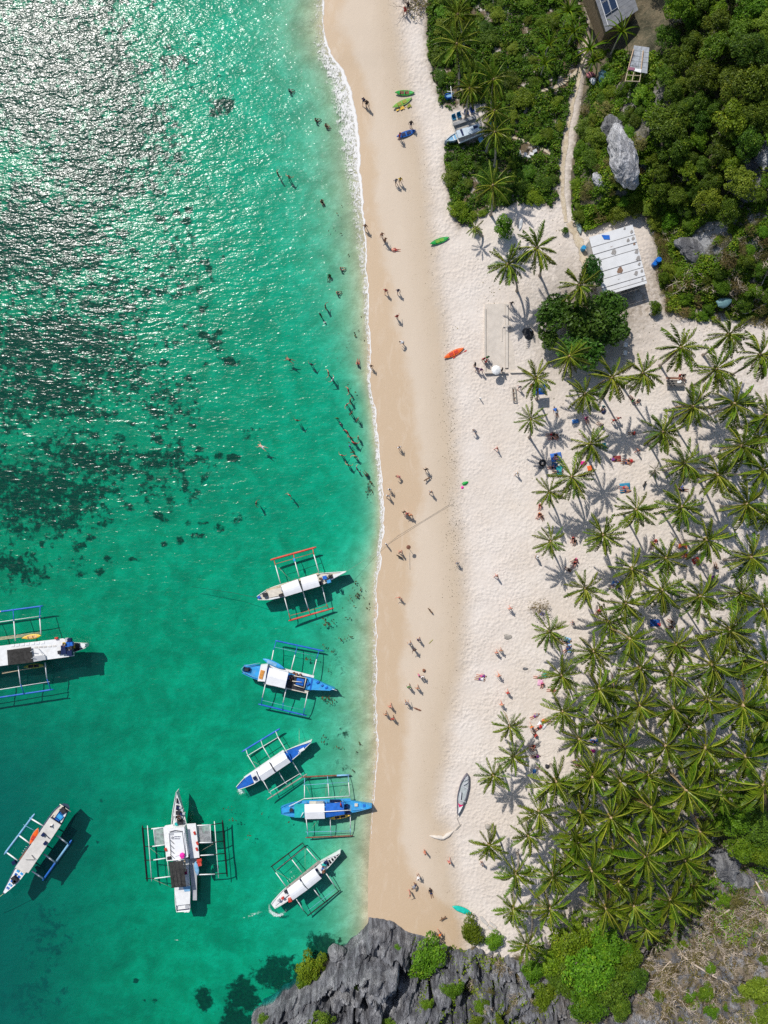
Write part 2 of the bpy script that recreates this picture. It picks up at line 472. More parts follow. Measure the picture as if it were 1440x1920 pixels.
# ------------------------------------------------------------------ seabed and beach: one warped grid split along the waterline
rows = np.concatenate([np.linspace(-3200, -260, 14), np.arange(-240, 2161, 5.5), np.linspace(2190, 5200, 14)])
tS = np.concatenate([-(np.geomspace(30, 3600, 16)[::-1]) - 720, np.linspace(-745, -40, 165), np.linspace(-36, 0, 22)])   # px offset from the shore
def warped(offs):
    py = np.repeat(rows[:, None], len(offs), 1)
    px = shore(py) + offs[None, :]
    return px, py
px, py = warped(tS)
z = beach_z(px, py)
V = np.stack([(px - 720) * S0, (960 - py) * S0, z], -1).reshape(-1, 3)
def gauss(px, py, cx, cy, rx, ry, a=1.0):
    return a * np.exp(-((px - cx) / rx) ** 2 - ((py - cy) / ry) ** 2)
reef = np.zeros_like(px)
for g in ((70, 110, 270, 220, 1.0), (190, 270, 190, 170, 0.92), (60, 430, 230, 190, 0.85), (140, 860, 200, 90, 0.72), (90, 640, 240, 120, 0.9), (60, 930, 200, 130, 0.82), (60, 720, 260, 150, 0.74), (180, 560, 210, 130, 0.66), (20, 430, 200, 200, 0.8), (140, 250, 200, 170, 0.72), (290, 740, 110, 110, 0.62),
          (300, 120, 120, 140, 0.55), (10, 1060, 110, 70, 0.72), (330, 620, 90, 60, 0.55), (120, 1040, 160, 60, 0.45), (60, 1790, 90, 110, 0.62), (30, 1890, 110, 70, 0.65), (410, 190, 34, 26, 0.85), (400, 640, 40, 24, 0.75),
          (470, 810, 45, 24, 0.62), (380, 890, 60, 50, 0.50), (410, 980, 90, 60, 0.42), (376, 1892, 20, 24, 1.3), (450, 1885, 42, 44, 1.2), (520, 1840, 60, 44, 1.15), (610, 1780, 40, 30, 1.1), (440, 1930, 40, 40, 1.2), (330, 480, 120, 110, 0.62), (300, 880, 130, 130, 0.62), (200, 700, 200, 120, 0.66),
          (640, 1215, 40, 130, 0.40), (640, 1420, 40, 100, 0.36), (690, 915, 8, 24, 0.8), (200, 1400, 500, 400, 0.16), (240, 1690, 400, 240, 0.18), (281, 1896, 8, 8, 1.0), (243, 1858, 7, 7, 1.0), (262, 1895, 5, 5, 1.0), (179, 1513, 6, 6, 0.9), (172, 1593, 5, 4, 1.0)):
    reef = np.maximum(reef, gauss(px, py, *g))
_r = np.random.default_rng(44)
for _ in range(120):
    _x, _y = _r.uniform(60, 440), _r.uniform(380, 1090)
    if _x < 440 - 0.0004 * (_y - 700) ** 2: reef = np.maximum(reef, gauss(px, py, _x, _y, _r.uniform(8, 22), _r.uniform(6, 14), _r.uniform(0.8, 0.985)))
reef = np.where(reef < 0.99, np.minimum(reef, 0.82), reef) * sstep(0, 18, -tS)[None, :]
silt = 0.95 * sstep(330, 760, -tS)[None, :] * sstep(1080, 1600, py) * np.ones_like(px)  # light lost in deep water, put into the seabed colour here
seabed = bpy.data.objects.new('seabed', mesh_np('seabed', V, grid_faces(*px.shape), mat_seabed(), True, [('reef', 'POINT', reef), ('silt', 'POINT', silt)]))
tag(link(seabed), kind='structure')

tB = np.concatenate([np.linspace(0, 40, 26), np.linspace(43, 300, 110), np.linspace(306, 800, 110), np.geomspace(20, 3600, 14) + 800])
px, py = warped(tB)
z = beach_z(px, py)
V = np.stack([(px - 720) * S0, (960 - py) * S0, z], -1).reshape(-1, 3)
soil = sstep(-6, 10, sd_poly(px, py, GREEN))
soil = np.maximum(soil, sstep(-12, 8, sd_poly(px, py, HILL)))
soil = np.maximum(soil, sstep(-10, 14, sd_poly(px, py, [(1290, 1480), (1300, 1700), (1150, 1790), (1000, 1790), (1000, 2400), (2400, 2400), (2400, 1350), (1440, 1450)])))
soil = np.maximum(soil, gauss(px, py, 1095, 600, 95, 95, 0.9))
soil = np.maximum(soil, 0.75 * sstep(1040, 1240, px + 0.5 * (py - 1560)) * sstep(1330, 1560, py))  # overlapping palm shade darkens the ground colour here along with soil
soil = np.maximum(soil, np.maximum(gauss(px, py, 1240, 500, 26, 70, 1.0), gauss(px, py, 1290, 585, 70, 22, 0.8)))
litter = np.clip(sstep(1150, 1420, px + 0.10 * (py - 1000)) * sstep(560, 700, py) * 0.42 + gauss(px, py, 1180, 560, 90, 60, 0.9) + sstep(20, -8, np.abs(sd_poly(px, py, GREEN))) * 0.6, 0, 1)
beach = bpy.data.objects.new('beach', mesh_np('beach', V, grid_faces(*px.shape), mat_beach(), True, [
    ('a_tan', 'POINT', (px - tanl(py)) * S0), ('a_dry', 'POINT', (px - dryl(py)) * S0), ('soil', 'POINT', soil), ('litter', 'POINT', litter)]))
tag(link(beach), kind='structure')

# ------------------------------------------------------------------ the sea: a closed body of water with a flat top
nx, ny = 121, 161
gx = np.concatenate([[-320], np.linspace(-70, 24, nx - 2), [60]]); gy = np.concatenate([[-320], np.linspace(-90, 90, ny - 2), [320]])
GX, GY = np.meshgrid(gx, gy)
top = np.stack([GX, GY, np.zeros_like(GX)], -1).reshape(-1, 3)
ppx, ppy = to_px(GX, GY)
dep = np.clip(-beach_z(ppx, ppy), 0, 6) / 3.0
sheltered = 0.45 * sstep(350, 950, ppy + ppx * 0.5) + 0.55 * sstep(900, 1650, ppy + (ppx - 300) * 0.35)
near = sstep(0, 90, shore(ppy) - ppx)
chop = (0.33 - 0.15 * sheltered) * (0.35 + 0.65 * near)
nv = len(top)
bot = top.copy(); bot[:, 2] = -14
fs = grid_faces(ny, nx)
fb = fs[:, ::-1] + nv
ring = list(range(nx)) + [r * nx + nx - 1 for r in range(1, ny)] + [(ny - 1) * nx + c for c in range(nx - 2, -1, -1)] + [r * nx for r in range(ny - 2, 0, -1)]
sd = np.array([(ring[(i + 1) % len(ring)], ring[i], ring[i] + nv, ring[(i + 1) % len(ring)] + nv) for i in range(len(ring))])
water = bpy.data.objects.new('sea_water', mesh_np('sea_water', np.concatenate([top, bot]), np.concatenate([fs, fb, sd]), mat_water(), False, [
    ('depth', 'POINT', np.concatenate([dep.ravel()] * 2)), ('chop', 'POINT', np.concatenate([chop.ravel()] * 2))]))
tag(link(water), kind='structure')

# ------------------------------------------------------------------ swash: thin sheets of foam lying on the water's edge
def mat_foam():
    q = NT('sea_foam')
    P = q.pos()
    t = q.attr('across')          # 0 sea side .. 1 sand side
    n = q.noise(P, 1.1, 6, 0.74, 1.2)
    n2 = q.noise(q.mapping(P, 0.0, (1.6, 0.7, 1)), 3.4, 4, 0.7)
    v = q.math('ADD', q.math('MULTIPLY', n, 0.55), q.math('MULTIPLY', n2, 0.45))
    edge = q.math('ADD', q.math('MULTIPLY', q.step(t, 0.86, 0.95), 0.55), q.math('MULTIPLY', q.step(t, 0.0, 0.7), 0.62))
    fade = q.math('MULTIPLY', q.step(t, 0.0, 0.3), q.math('SUBTRACT', 1.0, q.step(t, 0.955, 1.0)))
    th = q.math('SUBTRACT', 0.70, q.math('MULTIPLY', q.math('MULTIPLY', edge, q.attr('dense')), 0.20))
    a = q.math('MULTIPLY', q.step(q.math('SUBTRACT', v, th), -0.05, 0.10), fade)
    d = q.n('BsdfDiffuse', Color=(0.86, 0.84, 0.80))
    tr = q.n('BsdfTransparent')
    return q.surf(q.n('MixShader', i0=q.math('MULTIPLY', a, 0.92), i1=tr, i2=d))
FOAM = mat_foam()
def foam_strip(name, inner, outer, dense, y0, y1, dz=0.02, nc=15):
    ys = np.arange(y0, y1, 4.0)
    wig = 5 * fbm(ys * 0.035, ys * 0 + 3.3, 61) + 2.0 * fbm(ys * 0.15, ys * 0 + 1.3, 62)
    t = np.linspace(0, 1, nc)
    a = inner(ys); b = outer(ys) + wig
    PX = a[:, None] + (b - a)[:, None] * t[None, :]; PY = np.repeat(ys[:, None], nc, 1)
    Z = np.maximum(beach_z(PX, PY), 0) + dz
    Vv = np.stack([(PX - 720) * S0, (960 - PY) * S0, Z], -1).reshape(-1, 3)
    me = mesh_np(name, Vv, grid_faces(len(ys), nc), FOAM, True, [('across', 'POINT', np.repeat(t[None, :], len(ys), 0)), ('dense', 'POINT', np.repeat(dense(ys)[:, None], nc, 1))])
    return tag(link(bpy.data.objects.new(name, me)), kind='stuff')
f_in = curve([(556, -200), (562, 0), (572, 100), (588, 150), (602, 210), (616, 270), (626, 330), (645, 420), (664, 500), (672, 560), (680, 640), (683, 720), (694, 800), (701, 900), (706, 980), (698, 1060), (694, 1120), (692, 1240), (693, 1400), (688, 1500), (678, 1600), (680, 1722), (680, 2000)])
f_out = curve([(602, -200), (608, 0), (608, 50), (620, 100), (643, 130), (658, 170), (671, 210), (675, 260), (676, 320), (683, 400), (689, 480), (693, 560), (693, 620), (695, 700), (703, 760), (713, 850), (721, 950), (720, 1000), (713, 1060), (708, 1100), (706, 1160), (708, 1240), (707, 1320), (709, 1400), (705, 1460), (700, 1520), (696, 1580), (690, 1650), (688, 1722), (688, 2000)])
dens = curve([(1.2, -200), (1.2, 60), (1.9, 105), (2.1, 250), (1.8, 330), (1.4, 420), (1.7, 520), (1.9, 800), (2.0, 1000), (1.6, 1150), (1.45, 1400), (1.0, 1550), (0.3, 1620), (0.2, 2000)])
foam_strip('swash_foam', f_in, f_out, dens, -120, 1730)
# ------------------------------------------------------------------ hillside and rock
def mat_hill():
    q = NT('hill_soil')
    P = q.pos()
    a = q.noise(P, 0.5, 5, 0.7); b_ = q.noise(P, 3.0, 4, 0.7)
    c = q.mix(q.step(a, 0.35, 0.65), (0.055, 0.055, 0.03), (0.15, 0.12, 0.07))
    c = q.mix(q.math('MULTIPLY', q.step(b_, 0.5, 0.75), 0.6), c, (0.25, 0.20, 0.13))
    rock = q.math('MULTIPLY', q.attr('bare'), q.step(q.math('ADD', a, q.math('MULTIPLY', b_, 0.4)), 0.55, 0.75))
    c = q.mix(rock, c, (0.33, 0.33, 0.33))
    b = q.n('BsdfPrincipled', Base__Color=c, Roughness=0.95)
    q.s(b, 'Normal', q.bump(q.math('ADD', a, q.math('MULTIPLY', b_, 0.5)), 0.8, 0.4))
    return q.surf(b)

def mat_rock(name, base, lite, dark, warm=None):
    q = NT(name)
    P = q.pos()
    streak = q.mapping(P, math.radians(-37), (2.6, 0.5, 0.7))
    a = q.noise(streak, 0.62, 6, 0.68, 0.35); b_ = q.noise(P, 0.35, 4, 0.6); f = q.noise(streak, 4.5, 5, 0.7)
    c = q.mix(q.step(a, 0.33, 0.66), dark, base)
    c = q.mix(q.math('MULTIPLY', q.step(b_, 0.48, 0.66), q.step(f, 0.35, 0.62)), c, lite)
    crack = q.math('MULTIPLY', q.math('SUBTRACT', 1.0, q.step(q.math('ABSOLUTE', q.math('SUBTRACT', a, 0.47)), 0.0, 0.02)), 0.7)
    c = q.mix(crack, c, (0.05, 0.05, 0.055))
    if warm:
        w = q.math('MULTIPLY', q.attr('dry'), q.step(q.noise(P, 0.55, 5, 0.7), 0.40, 0.6))
        c = q.mix(q.math('MULTIPLY', w, 0.85), c, warm)
        c = q.mix(q.math('MULTIPLY', q.attr('dry'), q.step(q.noise(P, 1.4, 4, 0.75), 0.56, 0.68)), c, (0.10, 0.085, 0.05))
    b = q.n('BsdfPrincipled', Base__Color=c, Roughness=0.9)
    b.inputs['Specular IOR Level'].default_value = 0.25
    q.s(b, 'Normal', q.bump(q.math('ADD', a, q.math('MULTIPLY', f, 0.7)), 1.0, 0.5))
    return q.surf(b)

gx = np.concatenate([np.arange(1040, 1470, 4.0), np.arange(1480, 2200, 24.0)]); gy = np.concatenate([np.arange(-600, -40, 24.0), np.arange(-36, 680, 4.0)])
PX, PY = np.meshgrid(gx, gy[::-1])
Z = hill_z(PX, PY)
sdh = sd_poly(PX, PY, HILL)
Z = Z + 0.35 * fbm(PX * 0.08, PY * 0.08, 71, 3) * sstep(0, 25, sdh)
bare = np.clip(gauss(PX, PY, 1310, 480, 75, 45) + gauss(PX, PY, 1400, 330, 60, 60, 0.8) + gauss(PX, PY, 1150, 350, 40, 30, 0.7) + gauss(PX, PY, 1165, 250, 40, 60, 0.7), 0, 1)
hill = bpy.data.objects.new('hillside', mesh_np('hillside', np.stack([(PX - 720) * S0, (960 - PY) * S0, Z], -1).reshape(-1, 3), grid_faces(*PX.shape), mat_hill(), True, [('bare', 'POINT', bare)]))
tag(link(hill), kind='structure')

gx = np.concatenate([np.arange(420, 1500, 2.4), np.arange(1510, 2200, 24.0)]); gy = np.concatenate([np.arange(1575, 1990, 2.4), np.arange(1995, 2500, 24.0)])
PX, PY = np.meshgrid(gx, gy[::-1])
Z = cliff_z(PX, PY)
dry = sstep(960, 1150, PX)
cliff = bpy.data.objects.new('limestone_cliff', mesh_np('limestone_cliff', np.stack([(PX - 720) * S0, (960 - PY) * S0, Z], -1).reshape(-1, 3), grid_faces(*PX.shape),
    mat_rock('limestone', (0.26, 0.265, 0.285), (0.50, 0.50, 0.51), (0.085, 0.085, 0.095), (0.25, 0.195, 0.125)), False, [('dry', 'POINT', dry)]))
tag(link(cliff), kind='structure')

ROCK_PALE = mat_rock('pale_limestone', (0.62, 0.62, 0.63), (0.76, 0.76, 0.77), (0.34, 0.34, 0.35))
ROCK_GREY = mat_rock('grey_limestone', (0.27, 0.27, 0.275), (0.42, 0.42, 0.42), (0.11, 0.11, 0.115))
def crag(name, label, cat, px, py, rx, ry, h, rot, seed, mat, zoff=0.0, group=None, nu=44, nv=20):
    """a split, bedded block of limestone"""
    c = onground(px, py)
    u = np.linspace(0, 2 * math.pi, nu, endpoint=False); v = np.linspace(0, 1, nv)
    U, Vv = np.meshgrid(u, v)
    rad = (1 - Vv ** 2.2) ** 0.5
    ang = 1 + 0.30 * fbm(np.cos(U) * 1.3 + 5, np.sin(U) * 1.3 + seed, seed, 3)
    X = np.cos(U) * rad * rx * ang; Y = np.sin(U) * rad * ry * ang
    ca, sa = math.cos(rot), math.sin(rot)
    x2 = X * ca - Y * sa; y2 = X * sa + Y * ca
    Zz = Vv * h
    st = ridged(X * 1.7 + seed, Y * 0.5, seed + 3, 4) - 0.5
    Zz = Zz + st * h * 0.34 * np.clip(Vv * 3, 0, 1)
    x2 = x2 + 0.18 * rx * (ridged(Y * 0.8, Zz * 1.4 + seed, seed + 9, 3) - 0.5) * 2
    vs = np.stack([x2, y2, Zz - 0.5], -1).reshape(-1, 3)
    fs = []
    for j in range(nv - 1):
        for i in range(nu):
            fs.append((j * nu + i, j * nu + (i + 1) % nu, (j + 1) * nu + (i + 1) % nu, (j + 1) * nu + i))
    o = bpy.data.objects.new(name, mesh_np(name, vs, np.array(fs), mat, False))
    o.location = c + Vector((0, 0, zoff))
    return tag(link(o), label, cat, group)
crag('rock_outcrop', 'pale bedded limestone outcrop tapering to a point among bushes right of the sandy path', 'rock', 1166, 300, 1.9, 4.6, 2.6, math.radians(12), 5, ROCK_PALE)
crag('rock_outcrop', 'grey ragged rock slab just above the pale pointed limestone outcrop', 'rock', 1150, 250, 1.9, 2.6, 2.0, 0.5, 8, ROCK_GREY)
crag('rock_outcrop', 'low grey rock strip lying in bushes left of the pale pointed outcrop', 'rock', 1128, 342, 0.8, 1.9, 0.9, 0.6, 12, ROCK_PALE)
crag('rock_outcrop', 'grey bare rock slope behind the white roofed hut', 'rock', 1305, 472, 3.2, 1.7, 1.1, -0.5, 15, ROCK_GREY)
crag('rock_outcrop', 'shadowed blue grey rock face low in the dark forest by the frame edge', 'rock', 1400, 335, 2.6, 3.2, 2.0, 0.3, 19, ROCK_GREY)
crag('rock_outcrop', 'pale rock knob at the very edge of the frame in the dark forest', 'rock', 1432, 290, 1.5, 2.2, 2.0, 0.0, 22, ROCK_PALE)
crag('rock_outcrop', 'cracked grey rock knob between the palm grove and the bushes at lower right', 'rock', 1357, 1622, 2.3, 2.6, 2.2, 0.4, 25, ROCK_GREY)
crag('rock_outcrop', 'smaller brown grey rock below the cracked knob at lower right', 'rock', 1390, 1652, 2.0, 1.4, 1.4, 0.2, 27, ROCK_GREY)
crag('rock_outcrop', 'half sunken weedy rock at the waterline left of the cliff', 'rock', 605, 1806, 2.6, 1.7, 1.8, 0.6, 31, mat_rock('weedy_rock', (0.12, 0.11, 0.07), (0.22, 0.2, 0.13), (0.05, 0.05, 0.03)), 0.0)
crag('rock_outcrop', 'dark rock just breaking the water beside the cliff foot', 'rock', 632, 1790, 1.5, 1.2, 1.5, 0.2, 34, MATS.get('x') or ROCK_GREY, 0.0)
crag('rock_outcrop', 'small jagged rock at the cliff tip by the frame bottom', 'rock', 490, 1905, 1.6, 1.4, 2.6, 0.2, 38, ROCK_GREY)

# ------------------------------------------------------------------ sandy footpaths, draped on the ground
def mat_path():
    q = NT('trodden_path')
    P = q.pos()
    c = q.mix(q.step(q.noise(P, 1.6, 4, 0.7), 0.35, 0.65), (0.46, 0.37, 0.25), (0.62, 0.53, 0.40))
    t = q.math('ADD', q.attr('edge'), q.math('MULTIPLY', q.math('SUBTRACT', q.noise(P, 1.2, 4, 0.7), 0.5), 1.2))
    d = q.n('BsdfDiffuse', Color=c)
    q.s(d, 'Normal', q.bump(q.noise(P, 3.0, 3), 0.5, 0.1))
    return q.surf(q.n('MixShader', i0=q.step(t, 0.55, 0.85), i1=d, i2=q.n('BsdfTransparent')))
PATH = mat_path()
def footpath(pts, w):
    P = [Vector((a, b, 0)) for a, b in pts]; dense = []
    for i in range(len(P) - 1):
        for k in range(6): dense.append(P[i].lerp(P[i + 1], k / 6))
    dense.append(P[-1])
    vs = []; ed = []
    for i, p in enumerate(dense):
        d = (dense[min(i + 1, len(dense) - 1)] - dense[max(i - 1, 0)]).normalized()
        nrm = Vector((-d.y, d.x, 0))
        for k in range(5):
            t = k / 2 - 1
            a = p + nrm * t * w * (1 + 0.2 * math.sin(i * 0.9))
            z = ground(a.x, a.y) + 0.06
            vs.append(((a.x - 720) * S0, (960 - a.y) * S0, z)); ed.append(abs(t))
    me = mesh_np('footpath', np.array(vs), grid_faces(len(dense), 5), PATH, True, [('edge', 'POINT', np.array(ed))])
    return tag(link(bpy.data.objects.new('footpath', me)), kind='structure')
footpath([(1092, 60), (1090, 110), (1082, 145), (1072, 190), (1061, 235), (1054, 290), (1049, 335), (1050, 380), (1056, 425)], 5.2)
footpath([(935, 262), (962, 268), (992, 280), (1020, 294), (1047, 315)], 3.2)
footpath([(948, 206), (985, 190), (1020, 180), (1052, 168), (1084, 140)], 4)
footpath([(1062, 425), (1075, 450), (1085, 475), (1092, 505)], 9)

# ------------------------------------------------------------------ foliage
def mat_leaf(name, dark, lite, yellow, gloss=0.45, trans=0.34, vv=(0.55, 0.75)):
    q = NT(name)
    oi = q.n('ObjectInfo').outputs['Random']
    t = q.attr('tint')
    c = q.mix(t, dark, lite)
    c = q.mix(q.math('MULTIPLY', q.step(t, 0.80, 1.0), 0.65), c, yellow)
    hue = q.n('HueSaturation', Saturation=1.0, Value=1.0, Color=c)
    q.s(hue, 'Hue', q.math('MULTIPLY_ADD', oi, 0.05, 0.473))
    q.s(hue, 'Value', q.math('MULTIPLY_ADD', q.math('FRACT', q.math('MULTIPLY', oi, 7.31)), vv[0], vv[1]))
    b = q.n('BsdfPrincipled', Base__Color=hue, Roughness=gloss)
    b.inputs['Specular IOR Level'].default_value = 0.2
    tl = q.n('BsdfTranslucent', Color=hue)
    return q.surf(q.n('MixShader', i0=trans, i1=b, i2=tl))
LEAF_DARK = mat_leaf('forest_leaf', (0.030, 0.068, 0.007), (0.160, 0.260, 0.018), (0.33, 0.34, 0.03))
LEAF_BUSH = mat_leaf('bush_leaf', (0.050, 0.115, 0.006), (0.200, 0.335, 0.018), (0.36, 0.38, 0.03))
LEAF_LIME = mat_leaf('lime_leaf', (0.08, 0.14, 0.012), (0.22, 0.31, 0.025), (0.34, 0.36, 0.05))
LEAF_DRY = mat_leaf('dry_leaf', (0.11, 0.10, 0.03), (0.26, 0.22, 0.07), (0.40, 0.28, 0.10), 0.7)
LEAF_ALMOND = mat_leaf('almond_leaf', (0.030, 0.085, 0.010), (0.085, 0.20, 0.022), (0.17, 0.26, 0.04))
FROND = mat_leaf('palm_leaf', (0.030, 0.068, 0.004), (0.165, 0.255, 0.010), (0.46, 0.44, 0.07), 0.36, 0.30, (0.85, 0.55))
FROND_DEAD = mat_leaf('dead_palm_leaf', (0.14, 0.085, 0.035), (0.27, 0.18, 0.08), (0.33, 0.24, 0.12), 0.75, 0.1)
BARK = pmat('bark', (0.30, 0.25, 0.19), 0.9, 0.25, 5)
BARK_PALE = pmat('pale_bark', (0.44, 0.39, 0.32), 0.9, 0.2, 5)
TWIG = pmat('dry_twig', (0.52, 0.43, 0.34), 0.9, 0.25, 5)

def leaf_quads(c, nrm, length, width, rng, tint):
    """diamond leaves: c centres (n,3), nrm facing (n,3)"""
    n = len(c)
    t = rng.normal(size=(n, 3)); t -= (t * nrm).sum(1, keepdims=True) * nrm
    t /= np.linalg.norm(t, axis=1, keepdims=True) + 1e-9
    b = np.cross(nrm, t)
    L = length[:, None]; w = width[:, None]
    v = np.stack([c - t * L * 0.5, c + b * w * 0.5 + nrm * L * 0.06, c + t * L * 0.5 - nrm * L * 0.05, c - b * w * 0.5 + nrm * L * 0.06], 1).reshape(-1, 3)
    return v, np.arange(n * 4).reshape(n, 4), tint

def crown_mesh(name, seed, mat, lumps=15, leaves=3000, leaf=0.13, flat=0.75, gap=0.0, fill=0.25):
    rng = np.random.default_rng(seed)
    cs = []; rs = []
    for i in range(lumps):
        a = 2.399963 * i + rng.uniform(-0.3, 0.3); r = math.sqrt((i + 0.5) / lumps) * 0.74 * rng.uniform(0.7, 1.22)
        cs.append((r * math.cos(a), r * math.sin(a), flat * (1 - min(r, 0.95) ** 2) * rng.uniform(0.40, 1.2)))
        rs.append(rng.uniform(0.17, 0.46) * (1.05 - 0.25 * r) * (15 / lumps) ** 0.4)
    cs = np.array(cs); rs = np.array(rs)
    pick = rng.choice(lumps, leaves, p=rs ** 2 / (rs ** 2).sum())
    d = rng.normal(size=(leaves, 3)); d[:, 2] = np.abs(d[:, 2]) * 0.9 - 0.25; d /= np.linalg.norm(d, axis=1, keepdims=True)
    rad = rs[pick] * (1 - fill * rng.random(leaves) ** 1.5) * rng.uniform(0.80, 1.22, leaves)
    c = cs[pick] + d * rad[:, None] * np.array([1, 1, 0.8])
    nrm = d * 0.75 + rng.normal(size=(leaves, 3)) * 0.45 + np.array([0, 0, 0.35]); nrm /= np.linalg.norm(nrm, axis=1, keepdims=True)
    L = leaf * rng.uniform(0.7, 1.3, leaves)
    lt = rng.random(lumps)
    tint = np.clip(0.25 * lt[pick] + 0.75 * rng.random(leaves), 0, 1)
    v, f, t = leaf_quads(c, nrm, L, L * rng.uniform(0.45, 0.7, leaves), rng, tint)
    return mesh_np(name, v, f, mat, False, [('tint', 'FACE', t)])

CROWN = {
    'dark': [crown_mesh('crown_leaves', 100 + i, LEAF_DARK, 27 + 2 * i, 5000, 0.088) for i in range(5)],
    'bush': [crown_mesh('crown_leaves', 200 + i, LEAF_BUSH, 21 + 2 * i, 3800, 0.105) for i in range(4)],
    'lime': [crown_mesh('crown_leaves', 300 + i, LEAF_LIME, 22 + i, 3600, 0.10) for i in range(3)],
    'dry': [crown_mesh('crown_leaves', 400 + i, LEAF_DRY, 12, 900, 0.11) for i in range(2)],
    'almond': [crown_mesh('crown_leaves', 500 + i, LEAF_ALMOND, 17, 2300, 0.16, 0.55) for i in range(3)],
    'sparse': [crown_mesh('crown_leaves', 600, LEAF_DRY, 12, 260, 0.12, 0.8)],
}
def trunk_mesh(seed, mat=None):
    rng = random.Random(seed); mb = MB()
    mb.tube([(0, 0, -0.15), (0.03, 0.02, 0.3), (0.02, -0.02, 0.62), (0, 0, 0.9)], [0.06, 0.045, 0.035, 0.015], 6)
    for k in range(6):
        a = k * 1.05 + rng.uniform(-0.3, 0.3); z0 = rng.uniform(0.3, 0.6)
        mb.tube([(0.02, 0, z0), (0.3 * math.cos(a), 0.3 * math.sin(a), z0 + 0.2), (0.6 * math.cos(a), 0.6 * math.sin(a), z0 + 0.28)], [0.028, 0.018, 0.006], 5)
    return mb.mesh('trunk', mat or BARK)
TRUNKS = [trunk_mesh(i) for i in range(3)]
def bare_mesh(seed, mat=None, n=7, flat=0.55):
    """leafless branching shrub"""
    rng = random.Random(seed); mb = MB()
    def grow(p, d, L, r, lvl):
        pts = [p]; q = p.copy(); dd = d.copy()
        for _ in range(3):
            dd = (dd + Vector((rng.uniform(-.35, .35), rng.uniform(-.35, .35), rng.uniform(-.2, .2)))).normalized()
            q = q + dd * L / 3; pts.append(q.copy())
        mb.tube(pts, [r, r * 0.8, r * 0.6, r * 0.4], 4)
        if lvl < 3:
            for _ in range(3 if lvl < 2 else 2):
                k = rng.randint(1, 3)
                grow(pts[k], (dd + Vector((rng.uniform(-1, 1), rng.uniform(-1, 1), rng.uniform(-0.4, 0.5)))).normalized(), L * rng.uniform(0.5, 0.75), r * 0.55, lvl + 1)
    for k in range(n):
        a = k * 6.283 / n + rng.uniform(-0.4, 0.4)
        grow(Vector((0, 0, -0.05)), Vector((math.cos(a), math.sin(a), flat * rng.uniform(0.3, 1.6))).normalized(), rng.uniform(0.5, 0.8), 0.036, 0)
    return mb.mesh('branches', mat or TWIG)
BARES = [bare_mesh(i) for i in range(4)]

TREES = []     # (root, px, py, kind)
def add_tree(name, cat, kind, x, y, r, h, rng, squash=None, z=None):
    base = gz(x, y) if z is None else z
    root = thing(name, None, cat, (x, y, base - 0.05))
    tr = link(bpy.data.objects.new('trunk', rng.choice(TRUNKS)), root)
    tr.scale = (r * 0.9, r * 0.9, max(h, 0.4)); tr.rotation_euler = (0, 0, rng.uniform(0, 6.28))
    cr = link(bpy.data.objects.new('crown', rng.choice(CROWN[kind])), root)
    sq = squash if squash else rng.uniform(0.75, 1.05)
    cr.location = (0, 0, max(h - 0.45 * r * sq, 0.02)); cr.scale = (r * rng.uniform(0.82, 1.25), r * rng.uniform(0.82, 1.2), r * sq); cr.rotation_euler = (rng.uniform(-.1, .1), rng.uniform(-.1, .1), rng.uniform(0, 6.28))
    p = base + h
    k = CAM_H / (CAM_H - p)
    TREES.append([root, x * k / S0 + 720, 960 - y * k / S0, kind, r])
    return root
def add_bare(x, y, r, rng):
    root = thing('bare_shrub', None, 'shrub', (x, y, gz(x, y)))
    o = link(bpy.data.objects.new('branches', rng.choice(BARES)), root)
    o.scale = (r, r, r * 0.9); o.rotation_euler = (0, 0, rng.uniform(0, 6.28))
    if r > 0.9:
        t = tag(link(bpy.data.objects.new('dry_leaves', CROWN['sparse'][0]), root), kind='stuff')
        t.scale = (r * 0.8, r * 0.8, r * 0.5); t.rotation_euler = (0, 0, rng.uniform(0, 6.28))
    k = CAM_H / (CAM_H - root.location.z)
    TREES.append([root, x * k / S0 + 720, 960 - y * k / S0, 'bare', r])

rt = random.Random(11)
KEEP = [(1142, 500, 52), (1178, 475, 52), (1150, 460, 40), (1185, 520, 38), (1166, 296, 24), (1150, 250, 18), (1195, 115, 34), (1150, 15, 78), (875, 240, 52), (1300, 475, 40), (1400, 335, 28), (1128, 342, 16), (855, 178, 14), (1112, 148, 16), (985, 292, 22),
        (1050, 168, 14), (1015, 181, 12), (1070, 200, 15), (1058, 260, 13), (1050, 320, 13), (1050, 370, 13), (1085, 140, 14), (1092, 90, 14), (960, 268, 9), (990, 280, 9), (1020, 295, 9), (1098, 30, 22), (1355, 565, 14), (1105, 468, 20), (1229, 493, 14)]
def clear(px, py, r):
    return all((px - a) ** 2 + (py - b) ** 2 > (c + r * 0.55) ** 2 for a, b, c in KEEP)
def scatter(poly, n, rmin, rmax, sep, fn, rng, tries=9000):
    xs = [p[0] for p in poly]; ys = [p[1] for p in poly]; put = []
    cand = [(rng.uniform(min(xs), max(xs)), rng.uniform(min(ys), max(ys))) for _ in range(tries)]
    s = sd_poly([c[0] for c in cand], [c[1] for c in cand], poly)
    for (a, b), d in zip(cand, s):
        if len(put) >= n: break
        r = rng.uniform(rmin, rmax); rp = r / S0
        if d < rp * 0.5 or not clear(a, b, rp): continue
        if any((a - u) ** 2 + (b - v) ** 2 < ((rp + w) * sep) ** 2 for u, v, w in put): continue
        put.append((a, b, rp)); fn(a, b, r)
    return put

def at_ground_px(a, b):
    p = onground(a, b); return p.x, p.y
